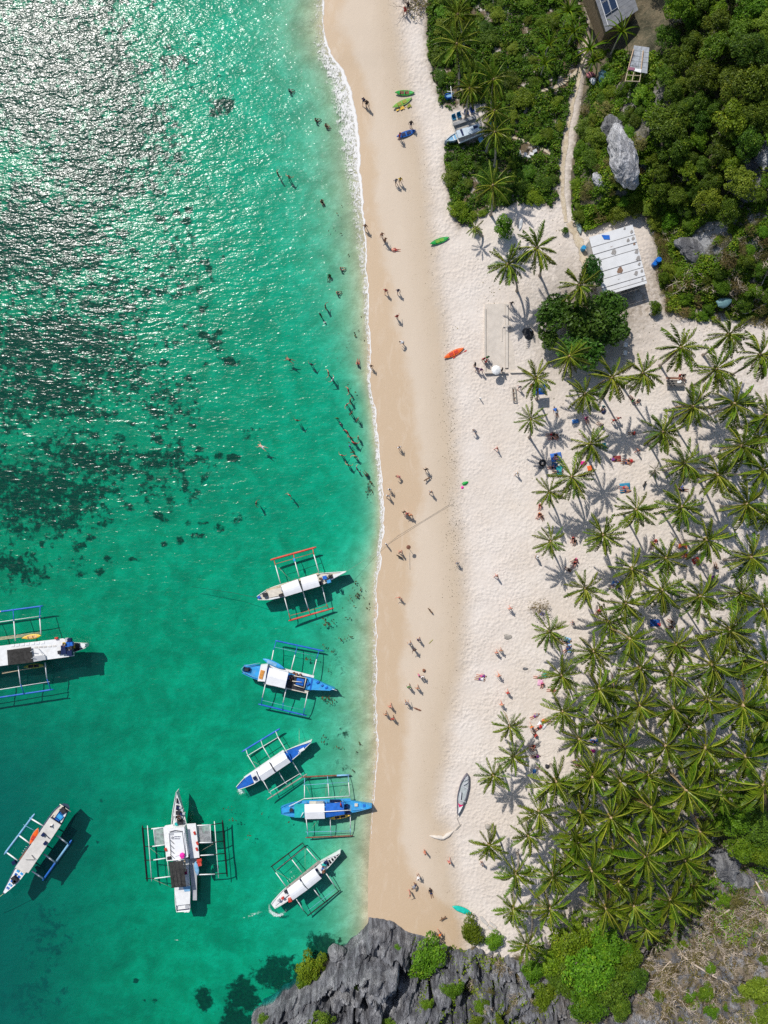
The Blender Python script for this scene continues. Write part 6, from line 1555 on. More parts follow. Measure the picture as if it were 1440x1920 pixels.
# dark roofed house with solar panels
A_, B_, C_, D_ = (1104, -40), (1136, 60), (1197, 19), (1165, -81)
root, sc = house('house with dark grey sheet roof and solar panels at the top edge', [B_, C_, (1150, -20)], 'dark_roofed_house', 'house')
zr2 = gk(1150, 10) + 3.4
def on2(u, v, dz=0.0):
    p = lerp2(lerp2(A_, D_, u), lerp2(B_, C_, u), v); return W(p[0], p[1], zr2 - 0.9 * v + dz)
ns = 13
for k in range(ns):
    m = MB(); a_, c_ = k / ns, (k + 0.97) / ns; dz = 0.03 * (k % 2)
    m.prism([on2(0, a_, dz), on2(1, a_, dz), on2(1, c_, dz - .015), on2(0, c_, dz - .015)], 0.04); m.build('roof_sheet', DARKTIN, root)
for (u0, u1, v0, v1) in ((0.12, 0.30, 0.28, 0.50), (0.32, 0.50, 0.28, 0.50), (0.12, 0.30, 0.52, 0.74), (0.32, 0.50, 0.52, 0.74)):
    m = MB(); m.prism([on2(u0, v0, .16), on2(u1, v0, .16), on2(u1, v1, .16), on2(u0, v1, .16)], 0.05); sp_ = m.build('solar_panel', SOLAR, root)
    m = MB()
    for a_, c_ in (((u0, v0), (u1, v0)), ((u1, v0), (u1, v1)), ((u1, v1), (u0, v1)), ((u0, v1), (u0, v0))): m.tube([on2(*a_, .17), on2(*c_, .17)], 0.04, 4)
    m.build('frame', STEEL, sp_)
for u in (0.11, 0.51):
    m = MB(); m.tube([on2(u, 0.2, .10), on2(u, 0.92 if u < .3 else .78, .10)], 0.045, 4); m.build('panel_rail', WHITE, root)
for (u0, v0, u1, v1) in ((.05, .97, .95, .97), (.05, .05, .05, .97), (.95, .05, .95, .97)):
    A = on2(u0, v0, -.1); B = on2(u1, v1, -.1); d = B - A; mid = (A + B) / 2; m = MB(); zt = min(A.z, B.z)
    m.box((mid.x, mid.y, (zt + sc.z) / 2 - 0.3), (Vector((d.x, d.y, 0)).length, 0.15, zt - sc.z + 0.2), math.atan2(d.y, d.x)); m.build('wall', pmat('timber_wall', (0.22, 0.16, 0.10), 0.9, 0.25, 3), root)
# tin shed
root, sc = house('small shed with stained tin roof and bare rafters beside the forest', [(1189, 85), (1218, 89), (1200, 150), (1172, 150)], 'tin_shed', 'shed')
zs = gk(1195, 120) + 2.3
Q = [(1189, 85), (1218, 89), (1214, 138), (1176.5, 132)]
for k in range(5):
    for h_ in range(2):
        a_, c_ = k / 5, (k + 0.96) / 5; u0, u1 = h_ / 2, (h_ + 0.97) / 2; dz = 0.03 * ((k + h_) % 2)
        f = lambda u, v: P3(lerp2(lerp2(Q[0], Q[1], u), lerp2(Q[3], Q[2], u), v), zs - 0.3 * v + dz)
        m = MB(); m.prism([f(u0, a_), f(u1, a_), f(u1, c_), f(u0, c_)], 0.03); m.build('roof_sheet', TIN, root)
for (a_, c_) in (((1188, 92), (1177, 133)), ((1206, 95), (1202, 131))):
    m = MB(); m.tube([W(*a_, zs + .1), W(*c_, zs - .2)], 0.09, 5); m.build('roof_beam', pmat('fresh_timber', (0.50, 0.36, 0.24), 0.8, 0.2, 3), root)
slab6('blanket', [(1178, 125), (1191, 127), (1190, 132), (1177, 130)], zs - .1, 0.05, pmat('plum_cloth', (0.30, 0.12, 0.17)), root); slab6('blanket', [(1190, 128), (1203, 130), (1202, 136), (1189, 133)], zs - .1, 0.05, WHITE, root)
for (a_, c_) in (((1177, 133), (1172, 153)), ((1189, 134), (1185, 152)), ((1202, 136), (1199, 154)), ((1175, 141), (1200, 142)), ((1173, 152), (1199, 153))):
    m = MB(); m.tube([W(*a_, zs - .3), W(*c_, zs - .45)], 0.06, 5); m.build('rafter', BAMBOO, root)
for p in ((1190, 88), (1216, 91), (1212, 136), (1178, 131), (1173, 152), (1198, 152)):
    q_ = W(*p, zs - .4); m = MB(); m.tube([(q_.x, q_.y, gz(q_.x, q_.y) - .2), q_], 0.07, 5); m.build('post', BARK, root)
# tarps and bundles near the shed
def heap(name, label, cat, px, py, r, h, mat, sq=(1, 1), rz=0.0):
    g = W(px, py, gk(px, py)); rings = []
    for j in range(6):
        t = j / 5; rr = r * math.cos(t * 1.45); rings.append([g + Matrix.Rotation(rz, 3, 'Z') @ Vector((math.cos(k * .628) * rr * sq[0] * (1 + .18 * math.sin(k * 2.1 + j)), math.sin(k * .628) * rr * sq[1] * (1 + .15 * math.cos(k * 1.7)), h * math.sin(t * 1.45) - 0.04)) for k in range(10)])
    m = MB(); m.loft(rings); return prop(name, label, cat, m, mat, origin=g)
heap('tarpaulin', 'dark teal tarpaulin heap beside the path below the screw pines', 'tarpaulin', 1131, 145, 1.0, 0.7, pmat('teal_tarp', (0.03, 0.10, 0.13), 0.5, 0.2, 2), (0.8, 1.1))
heap('sack', 'white sack lying beside the path below the screw pines', 'sack', 1112, 152, 0.5, 0.5, WHITE, (0.9, 1.1), 0.5); heap('sack', 'dull pink bundle at the bend of the sandy path', 'sack', 1107, 141, 0.55, 0.5, pmat('dull_pink_cloth', (0.45, 0.16, 0.17)), (1.2, 0.9))
heap('tarpaulin', 'faded teal tarpaulin among dry branches above the palm grove', 'tarpaulin', 1357, 567, 0.95, 0.5, pmat('faded_teal', (0.14, 0.26, 0.27), 0.6, 0.2, 2), (1.2, 0.8), 0.3)
heap('tarpaulin', 'pale grey tarp strip on the slope edge left of the white roofed hut', 'tarpaulin', 1085, 425, 0.7, 0.3, pmat('pale_tarp', (0.30, 0.38, 0.36), 0.6), (0.5, 1.5), 0.3)
for i, (px_, py_, lab) in enumerate(((972, 286, 'pale concrete block nearest the sea in the rubble by the side path'), (974, 293, 'grey concrete block below the first in the rubble by the side path'), (985, 291, 'white concrete block in the middle of the rubble by the path'), (991, 296, 'lowest white concrete block of the rubble by the side path'), (997, 290, 'white concrete block at the inland side of the rubble'), (1003, 284, 'small dark block closest to the side path in the rubble'))):
    m = MB(); g = W(px_, py_, gk(px_, py_) + 0.12); m.box(g, (0.62, 0.45, 0.4), i * 0.7, (0.1, 0.06 * i, 0)); prop('concrete_block', lab, 'block', m, GREYP if i in (1, 5) else pmat('white_concrete', (0.58, 0.57, 0.55), 0.9), 'rubble blocks by the side path')
# concrete foundation on the sand
root, fc = house('half buried concrete foundation with low kerbs on the dry sand', [(910, 570), (952, 570), (952, 698), (910, 698)], 'concrete_foundation', 'foundation')
zf = gk(932, 640)
FC = pmat('sandy_concrete', (0.60, 0.535, 0.46), 0.9, 0.08, 1.2, stain=(0.64, 0.565, 0.48), amt=0.9)
slab6('floor_slab', [(909, 570), (947, 569), (947, 698), (909, 698)], zf + 0.12, 0.4, FC, root)
slab6('floor_slab', [(953, 572), (985, 620), (1020, 660), (1020, 697), (953, 698)], zf + 0.06, 0.3, pmat('sandier_concrete', (0.60, 0.53, 0.45), 0.9, 0.1, 1.2), root)
for (a_, c_, w_, h_) in (((909.5, 578), (909.5, 699), 0.18, 0.35), ((909, 699), (952, 699), 0.22, 0.42), ((957, 698.5), (1018, 698), 0.2, 0.34), ((950, 570), (950, 690), 0.42, 0.26), ((943, 612), (957, 612), 0.3, 0.3), ((941, 615), (941, 640), 0.12, 0.2)):
    A = W(*a_, zf + h_ / 2); B = W(*c_, zf + h_ / 2); d = B - A; m = MB(); m.box((A + B) / 2, (d.length, w_, h_), math.atan2(d.y, d.x)); m.build('kerb', FC, root)
# ------------------------------------------------------------------ beach furniture and things left on the sand
g = W(1012, 731, gk(1012, 731)); root = thing('sun_canopy', 'square blue sun canopy on a pole beside a palm at the grove edge', 'sun canopy', g)
zt = gk(1012, 731) + 2.1; cs_ = [W(1003.5, 722, zt), W(1023, 720.5, zt), W(1023, 739.5, zt), W(1000.5, 741, zt)]; pk = W(1013, 731, zt + 0.55)
m = MB(); vs_ = cs_ + [pk] + [c - Vector((0, 0, .03)) for c in cs_ + [pk]]; m.add(vs_, [(0, 1, 4), (1, 2, 4), (2, 3, 4), (3, 0, 4), (6, 5, 9), (7, 6, 9), (8, 7, 9), (5, 8, 9), (0, 5, 6, 1), (1, 6, 7, 2), (2, 7, 8, 3), (3, 8, 5, 0)]); m.build('cloth', pmat('royal_blue_cloth', (0.012, 0.13, 0.62), 0.7, 0.1, 1), root)
m = MB(); m.tube([(pk.x, pk.y, g.z - .2), pk - Vector((0, 0, .04))], 0.035, 6); m.build('pole', STEEL, root)
for c in cs_: m = MB(); m.tube([pk - Vector((0, 0, .07)), c - Vector((0, 0, .05))], 0.02, 4); m.build('rib', STEEL, root)
g = W(964, 740, gk(964, 740)); root = thing('wooden_trough', 'long weathered wooden frame lying in a scooped hollow near the blue canopy', 'wooden frame', g)
for (a_, c_, r_) in (((960.5, 727), (962.5, 753), .09), ((966.5, 727), (968.5, 754), .09), ((960, 727.5), (967, 727), .08), ((962, 752.5), (969, 753.5), .08), ((961, 736), (967.5, 736), .06), ((962, 745), (968, 745), .06)):
    m = MB(); m.tube([W(*a_, g.z + .3), W(*c_, g.z + .3)], r_, 6); m.build('beam', GREYWOOD, root)
slab6('floor_board', [(961, 729), (963, 729), (965, 751), (962.8, 751)], g.z + .15, .05, BROWN, root); slab6('floor_board', [(964, 729), (966, 729), (968, 751), (966, 751)], g.z + .15, .05, CREAM, root)
g = W(1266, 716, gk(1266, 716)); root = thing('picnic_table', 'dark wooden table with a bench standing in the open palm grove', 'table', g)
for k in range(3): slab6('table_plank', [(1250 + .3, 714 + k * 3.4), (1283, 714.2 + k * 3.4), (1283, 717.2 + k * 3.4), (1250.3, 717 + k * 3.4)], g.z + .75, .05, pmat('dark_plank', (0.13, 0.12, 0.11), 0.7, 0.2, 3), root)
slab6('bench_plank', [(1249, 707), (1281, 707.5), (1281, 711), (1249, 710.5)], g.z + .45, .05, BROWN, root)
for p in ((1252, 716), (1281, 716), (1252, 722), (1281, 722), (1251, 709), (1279, 709)): m = MB(); q_ = W(*p, g.z); m.tube([(q_.x, q_.y, g.z - .1), (q_.x, q_.y, g.z + (.42 if p[1] < 712 else .7))], .05, 4); m.build('leg', BROWN, root)
m = MB(); m.box(W(1273, 716, g.z + .78), (.5, .35, .04), .1); m.box(W(1276, 715, g.z + .8), (.25, .3, .06), .5); prop('paper_bag', 'white paper bags lying on the dark wooden table', 'bag', m, WHITE)
def torus(label, px, py, R_, r_, mat, name='tyre', cat='tyre'):
    g = W(px, py, gk(px, py, r_)); m = MB(); pts = [g + Vector((R_ * math.cos(k * .5236), R_ * math.sin(k * .5236), 0)) for k in range(13)]; m.tube(pts, r_, 7); prop(name, label, cat, m, mat)
torus('old black tyre half sunk in sand near the blue blanket group', 1017, 868, 0.42, 0.15, BLACK)
m = MB(); g = W(1014, 876, gk(1014, 876)); m.ball(g, .42, (1.2, .8, .5)); prop('stone', 'grey stone beside the old tyre on the sand', 'stone', m, ROCK_GREY)
# marker pole with a woven disc standing in the wet sand
g = W(767.5, 1030, gk(767, 1030)); root = thing('marker_pole', 'slim leaning pole with a woven disc on top in the wet sand', 'pole', g)
tp = W(766, 1026, g.z + 1.9); m = MB(); m.tube([g - Vector((0, 0, .2)), tp], .03, 5); m.build('pole', BAMBOO, root); m = MB(); m.tube([tp, tp + Vector((0, 0, .06)), tp + Vector((0, 0, .14))], [.34, .3, .05], 10); m.build('disc', BROWN, root)
ropeline('thin dark line laid on the wet sand as the marker pole shadow', [onground(768, 1036) + Vector((0, 0, .04)), onground(768.5, 1068) + Vector((0, 0, .04))], 0.03, GREYWOOD)  # thin tube standing in for the pole's cast shadow line
m = MB(); g = W(899, 746, gk(899, 746)); m.tube([g, g + Vector((.1, -.2, .9))], .07, 6); m.tube([g + Vector((.1, -.2, .9)), g + Vector((.13, -.25, 1.0))], [.12, .02], 6); prop('short_post', 'short white post leaning alone on open dry sand', 'post', m, WHITE)
def towel(label, px, py, w, l, rz, mat, name='towel', cat='towel', group=None):
    g = W(px, py, gk(px, py, 0.04)); n = 6; vs_ = []; fs_ = []
    R_ = Matrix.Rotation(rz, 3, 'Z')
    for s_ in (0, 1):
        for j in range(n):
            for i in range(n):
                a_, c_ = i / (n - 1) - .5, j / (n - 1) - .5
                vs_.append(g + R_ @ Vector((a_ * w, c_ * l, 0.03 * math.sin(i * 2.1 + j) - 0.025 * s_)))
    for j in range(n - 1):
        for i in range(n - 1):
            a_ = j * n + i; fs_.append((a_, a_ + 1, a_ + n + 1, a_ + n)); o_ = n * n; fs_.append((o_ + a_ + n, o_ + a_ + n + 1, o_ + a_ + 1, o_ + a_))
    for i in range(n - 1):
        for (p, q_) in ((i, i + 1), ((n - 1) * n + i + 1, (n - 1) * n + i), ((i + 1) * n, i * n), (i * n + n - 1, (i + 1) * n + n - 1)): fs_.append((q_, p, p + n * n, q_ + n * n))
    m = MB(); m.add(vs_, fs_); return prop(name, label, cat, m, mat, group, True, g)
def cloth(n_, c): return pmat(n_, c, 0.85, 0.12, 3)
TW = [('royal blue blanket under two people at the foot of a palm shadow', 1043, 857, 1.7, 1.3, .2, cloth('royal_blue_cotton', (0.05, 0.16, 0.50))), ('teal towel under the lower of two sunbathers near the tyre', 1049, 883, 1.6, 1.0, 1.5, cloth('teal_cotton', (0.02, 0.28, 0.30))), ('dark blue towel under the upper of two sunbathers near the tyre', 1040, 874, 1.0, .9, 1.5, cloth('navy_cotton', (0.03, 0.10, 0.22))),
      ('light blue towel on open sand below the first grove palms', 1079, 790, 1.0, .6, .1, cloth('sky_cotton', (0.08, 0.25, 0.60))), ('hot pink towel in a palm shadow edge next to an orange one', 1094, 868, .9, .55, 0, cloth('hot_pink_cotton', (0.75, 0.03, 0.28))), ('orange towel spread at the foot of the long palm shadow', 1106, 878, .75, .8, .2, cloth('orange_cotton', (0.75, 0.16, 0.04))),
      ('teal towel peeping out under the palm inland of the pink one', 1133, 836, .6, .9, .2, cloth('teal_cotton', (0.02, 0.28, 0.30))), ('blue green striped blanket with two sunbathers lying on it', 1172, 915, 1.6, 1.5, .1, cloth('peacock_cotton', (0.03, 0.22, 0.36))), ('dark red mat in palm shade with sunbathers beside it', 1157, 860, 1.2, .9, .1, cloth('dark_red_cotton', (0.25, 0.04, 0.04))),
      ('purple sheet in deep shade among dense palms', 1335, 1087, 1.3, 1.1, .3, cloth('purple_cotton', (0.20, 0.03, 0.24))), ('light blue towel with a person among the middle grove palms', 1155, 1096, 1.3, .8, -.4, cloth('sky_cotton', (0.08, 0.25, 0.60))),
      ('big blue mat in the shady clearing of the palm grove', 1228, 1168, 1.5, 1.1, 0, cloth('deep_blue_cotton', (0.02, 0.08, 0.30))), ('small red towel at the corner of the big blue mat', 1236, 1171, .5, .5, .2, cloth('red_cotton', (0.45, 0.03, 0.03))), ('bright red towel in the grove clearing under palm tips', 1305, 1051, 1.1, .9, .4, cloth('red_cotton', (0.45, 0.03, 0.03))), ('coral red towel close to the orange shelter in the grove', 1284, 1041, 1.2, .5, 0, cloth('coral_cotton', (0.6, 0.12, 0.08))),
      ('pale blue towel under the drooping palm at the beach edge of the grove', 1064, 1200, 1.0, .8, -.3, cloth('pale_blue_cotton', (0.28, 0.48, 0.68))), ('second pale blue towel with a dark bag just below it', 1068, 1216, .6, 1.3, 0, cloth('pale_blue_cotton', (0.28, 0.48, 0.68))), ('turquoise towel under a sunbather at the grove edge', 1021, 1267, .8, .7, .3, cloth('turquoise_cotton', (0.08, 0.50, 0.48))), ('pale pink towel with a curled up sunbather on it', 1013, 1280, 1.0, .8, 1.4, cloth('pale_pink_cotton', (0.72, 0.42, 0.55))),
      ('white towel spotted with dark things beside sunbathers at the palm foot', 1016, 1360, 1.3, .8, -.6, cloth('white_cotton', (0.75, 0.75, 0.77))), ('blue towel in palm shade at the foot of the twin shadows', 1113, 1391, 1.1, .7, -.1, cloth('royal_blue_cotton', (0.05, 0.16, 0.50))), ('small blue white towel near the lower grove edge palms', 1002, 1446, .5, .6, 0, cloth('sky_cotton', (0.08, 0.25, 0.60))), ('blue cloth lying under the thin young tree', 1017, 1151, .6, .5, -.4, cloth('violet_blue_cotton', (0.14, 0.16, 0.50)))]
for t in TW: towel(*t)
root = thing('beach_shelter', 'small orange fabric shelter on the sand between grove palms', 'shelter', W(1281, 1024, gk(1281, 1024))); g = root.location
m = MB(); q_ = [W(1273, 1020, g.z + .05), W(1288, 1019, g.z + .05), W(1289, 1030, g.z + .05), W(1272, 1029, g.z + .05)]; p_ = W(1281, 1023, g.z + .85)
m.add(q_ + [p_] + [v_ - Vector((0, 0, .03)) for v_ in q_ + [p_]], [(0, 1, 4), (1, 2, 4), (3, 0, 4), (6, 5, 9), (7, 6, 9), (5, 8, 9)]); m.build('cloth', cloth('orange_nylon', (0.72, 0.18, 0.06)), root); m = MB(); m.tube([(p_.x, p_.y, g.z), p_ - Vector((0, 0, .05))], .02, 4); m.build('pole', STEEL, root)
heap('beach_bag', 'magenta bag lying in palm shade below the blue towel', 'bag', 1112, 1408, .32, .3, PINK, (1.1, .8)); heap('beach_bag', 'dark blue round bag in palm shade near the lower grove', 'bag', 1180, 1379, .45, .4, BLUE, (1.1, .9)); heap('beach_bag', 'black bag in the shade of the lower grove edge palms', 'bag', 1026, 1437, .35, .3, DARK); heap('beach_bag', 'black backpack on the sand near the first grove palms', 'bag', 1131, 772, .35, .4, NAVY)
heap('sand_toy', 'bright green inflatable toy on the dry sand', 'toy', 872, 906, .4, .3, GREEN_K, (1.3, .7), .4); heap('sand_toy', 'small pink toy beside the bright green inflatable', 'toy', 867, 914, .22, .2, PINK); heap('ball', 'brown ball beside people on the wet sand', 'ball', 795, 1257, .26, .4, BROWN)
heap('firewood_heap', 'ashy heap of old coconut husks and sticks on open dry sand', 'heap', 952, 1194, .55, .18, GREYWOOD, (1.2, .8)); heap('stone', 'small grey stones scattered on dry sand near the grove edge', 'stone', 985, 1254, .35, .15, ROCK_GREY, (1.3, .7)); heap('stump', 'sawn grey palm stump beside the lone palm above the sand barrier', 'stump', 915, 1550, .5, .45, GREYWOOD)
heap('husk_heap', 'dark heap of crates and buckets at the almond tree trunk', 'heap', 990, 625, .8, .6, DARK, (1, 1.2), .4)
for (px_, py_, lab) in ((987, 622, 'white bucket beside the dark crates at the almond tree'), (993, 622, 'second white bucket close to the almond tree trunk')):
    g = W(px_, py_, gk(px_, py_)); m = MB(); m.tube([g, g + Vector((0, 0, .4)), g + Vector((0, 0, .42))], [.2, .26, .2], 10); prop('bucket', lab, 'bucket', m, WHITE)
for k, (px_, py_) in enumerate(((1171, 648), (1170, 663))): chair('white plastic chair in almond shade, ' + ('upper one' if k == 0 else 'lower one') + ' of the pair', px_, py_, 1.4, WHITE, 'white chairs under the almond tree')
g = W(1217, 588, gk(1217, 588)); root = thing('potted_plant', 'small yellowish plant with a white post below the hut', 'plant', g); m = MB(); m.tube([g, g + Vector((0, 0, .8))], .1, 8); m.build('post', WHITE, root)
o = link(bpy.data.objects.new('leaf_tuft', CROWN['lime'][0]), root); o.location = (.6, -.1, .2); o.scale = (.6, .5, .7); o['kind'] = 'stuff'
# loose seaweed adrift and stranded
def weed(name, spots, mat, seed, size=(.12, .5)):
    rng = np.random.default_rng(seed); cs_ = []
    for (a_, c_, ra, rb, n_) in spots:
        cs_.append(np.stack([rng.normal(a_, ra, n_), rng.normal(c_, rb, n_)], -1))
    P = np.concatenate(cs_); z = np.maximum(beach_z(P[:, 0], P[:, 1]), 0.0) + 0.02
    c = np.stack([(P[:, 0] - 720) * S0, (960 - P[:, 1]) * S0, z], -1)
    nrm = rng.normal(size=(len(P), 3)) * .18 + np.array([0, 0, 1.]); nrm /= np.linalg.norm(nrm, axis=1, keepdims=True)
    L = rng.uniform(*size, len(P)); v, f, t = leaf_quads(c, nrm, L, L * rng.uniform(.25, .6, len(P)), rng, rng.random(len(P)))
    return tag(link(bpy.data.objects.new(name, mesh_np(name, v, f, mat, False, [('tint', 'FACE', t)]))), kind='stuff')
WEED = mat_leaf('seaweed', (0.03, 0.03, 0.012), (0.09, 0.07, 0.025), (0.14, 0.10, 0.03), 0.5, 0.1)
weed('floating_seaweed', [(612, 1168, 7, 4, 34), (642, 1196, 3, 3, 9), (656, 1194, 3, 2, 8), (608, 1213, 3, 2, 8), (624, 1220, 2, 2, 7), (579, 1236, 6, 2, 12), (617, 1254, 2, 3, 6), (610, 1310, 8, 3, 26), (620, 1319, 3, 2, 6), (608, 1382, 4, 4, 12), (632, 1400, 6, 3, 9), (674, 1394, 2, 2, 7), (670, 1410, 2, 2, 6), (663, 1447, 2, 2, 4), (428, 1517, 7, 3, 8), (493, 1524, 2, 1, 4), (466, 1566, 2, 5, 9), (539, 1542, 4, 2, 6), (438, 1537, 3, 2, 7),
                          (668, 1100, 10, 14, 16), (690, 1138, 3, 3, 5), (655, 1148, 12, 20, 14), (658, 838, 5, 12, 12), (672, 1117, 2, 2, 6), (655, 620, 16, 60, 16), (640, 420, 20, 40, 9), (693, 912, 4, 10, 30)], WEED, 3)
weed('stranded_seaweed', [(842, 700, 5, 60, 60), (846, 800, 4, 40, 40), (848, 868, 4, 12, 26), (855, 985, 8, 20, 60), (855, 1060, 8, 40, 60), (838, 1010, 8, 16, 26), (865, 1150, 6, 40, 26), (800, 330, 8, 60, 22), (760, 30, 14, 30, 26), (812, 520, 5, 40, 26), (845, 940, 6, 6, 26), (850, 1000, 10, 130, 220), (838, 760, 7, 90, 160)], WEED, 4, (.05, .2))
weed('sand_debris', [(1150, 830, 90, 110, 70), (1130, 1000, 60, 120, 40), (1000, 640, 60, 60, 24), (1040, 430, 40, 20, 40), (920, 560, 10, 18, 26), (1270, 620, 60, 20, 120)], LEAF_DRY, 5, (.08, .28))
# ------------------------------------------------------------------ people: one continuous body per pose, clothes and hair as children
SKINS = [pmat('skin_fair', (0.62, 0.36, 0.25), 0.55, 0.06, 8), pmat('skin_tanned', (0.44, 0.22, 0.13), 0.55, 0.06, 8), pmat('skin_brown', (0.27, 0.13, 0.075), 0.55, 0.06, 8), pmat('skin_sunburnt', (0.60, 0.26, 0.18), 0.55, 0.06, 8)]
HAIRS = {'black': pmat('hair_black', (0.012, 0.010, 0.009), 0.5, 0.2, 8), 'brown': pmat('hair_brown', (0.07, 0.04, 0.02), 0.5, 0.2, 8), 'blond': pmat('hair_blond', (0.42, 0.29, 0.12), 0.5, 0.2, 8)}
CLO = {'black': (0.015, 0.015, 0.018), 'navy': (0.02, 0.035, 0.11), 'blue': (0.03, 0.13, 0.45), 'red': (0.45, 0.03, 0.03), 'white': (0.72, 0.72, 0.72), 'grey': (0.25, 0.25, 0.27), 'pink': (0.65, 0.10, 0.28), 'yellow': (0.70, 0.48, 0.04), 'green': (0.04, 0.22, 0.06), 'orange': (0.70, 0.18, 0.03), 'teal': (0.02, 0.28, 0.30), 'purple': (0.16, 0.04, 0.22)}
CLOTHM = {k: pmat('cloth_' + k, v, 0.85, 0.12, 5) for k, v in CLO.items()}

BONES = ['pelvis', 'belly', 'chest', 'neck', 'chin', 'face', 'crown', 'lsh', 'lel', 'lwr', 'lha', 'rsh', 'rel', 'rwr', 'rha', 'lhip', 'lkn', 'lan', 'lto', 'rhip', 'rkn', 'ran', 'rto']
EDG = [(0, 1), (1, 2), (2, 3), (3, 4), (4, 5), (5, 6), (2, 7), (7, 8), (8, 9), (9, 10), (2, 11), (11, 12), (12, 13), (13, 14), (0, 15), (15, 16), (16, 17), (17, 18), (0, 19), (19, 20), (20, 21), (21, 22)]
RADI = [.135, .125, .14, .055, .075, .098, .066, .068, .043, .031, .036, .068, .043, .031, .036, .095, .06, .042, .034, .095, .06, .042, .034]
def stand_joints(stride=0.0, arm=0.0, armout=0.10, bend=0.0):
    J = {'pelvis': (0, 0, .95), 'belly': (0, .0, 1.12), 'chest': (0, 0, 1.32), 'neck': (0, .0, 1.49), 'chin': (0, .03, 1.55), 'face': (0, .02, 1.64), 'crown': (0, 0, 1.73)}
    for s, n in ((-1, 'l'), (1, 'r')):
        f = stride * s
        J[n + 'sh'] = (s * .19, 0, 1.42); J[n + 'el'] = (s * (.22 + armout), -.02 - f * .5 + arm * .1, 1.14); J[n + 'wr'] = (s * (.24 + armout * 1.3), .06 - f * .9 + arm * .25, .92 + arm * .2); J[n + 'ha'] = (s * (.24 + armout * 1.3), .10 - f * 1.0 + arm * .32, .83 + arm * .25)
        J[n + 'hip'] = (s * .10, 0, .90); J[n + 'kn'] = (s * .11, .03 + f * .5 + abs(f) * .1, .50); J[n + 'an'] = (s * .12, f * 1.0 - max(0, -f) * .2, .09 + max(0, -f) * .25); J[n + 'to'] = (s * .13, .16 + f * 1.0 - max(0, -f) * .1, .035 + max(0, -f) * .1)
    if bend:
        for k in ('belly', 'chest', 'neck', 'chin', 'face', 'crown', 'lsh', 'rsh', 'lel', 'rel', 'lwr', 'rwr', 'lha', 'rha'):
            x, y, z = J[k]; v = Vector((0, y, z - .95)); v.rotate(Euler((-bend, 0, 0))); J[k] = (x, v.y, v.z + .95)
        for n, s in (('l', -1), ('r', 1)):
            x, y, z = J[n + 'sh']; J[n + 'el'] = (x + s * .05, y + .08, z - .28); J[n + 'wr'] = (x + s * .02, y + .14, z - .52); J[n + 'ha'] = (x, y + .16, z - .60)
    return J
def sit_joints():
    J = {'pelvis': (0, -.02, .13), 'belly': (0, -.10, .30), 'chest': (0, -.14, .52), 'neck': (0, -.10, .69), 'chin': (0, -.06, .75), 'face': (0, -.06, .84), 'crown': (0, -.08, .93)}
    for s, n in ((-1, 'l'), (1, 'r')):
        J[n + 'sh'] = (s * .19, -.13, .61); J[n + 'el'] = (s * .27, .02, .40); J[n + 'wr'] = (s * .20, .24, .40); J[n + 'ha'] = (s * .18, .32, .40)
        J[n + 'hip'] = (s * .10, .04, .12); J[n + 'kn'] = (s * .15, .44, .36); J[n + 'an'] = (s * .14, .78, .07); J[n + 'to'] = (s * .14, .92, .05)
    return J
def lie_joints(arms=0, prone=False):
    J = {'pelvis': (0, 0, .13), 'belly': (0, .17, .13), 'chest': (0, .38, .14), 'neck': (0, .55, .12), 'chin': (0, .61, .13), 'face': (0, .70, .12), 'crown': (0, .79, .10)}
    for s, n in ((-1, 'l'), (1, 'r')):
        J[n + 'sh'] = (s * .19, .46, .10)
        if arms == 0: J[n + 'el'] = (s * .30, .22, .07); J[n + 'wr'] = (s * .34, 0, .06); J[n + 'ha'] = (s * .35, -.09, .05)
        elif arms == 1: J[n + 'el'] = (s * .36, .62, .08); J[n + 'wr'] = (s * .17, .80, .08); J[n + 'ha'] = (s * .09, .84, .09)
        else: J[n + 'el'] = (s * .42, .62, .08); J[n + 'wr'] = (s * .45, .86, .06); J[n + 'ha'] = (s * .44, .96, .05)
        J[n + 'hip'] = (s * .10, -.06, .11); J[n + 'kn'] = (s * (.13 + .08 * (arms == 2)), -.46, .10); J[n + 'an'] = (s * (.15 + .14 * (arms == 2)), -.86, .06); J[n + 'to'] = (s * (.18 + .14 * (arms == 2)), -.92, .10 if not prone else .04)
    return J
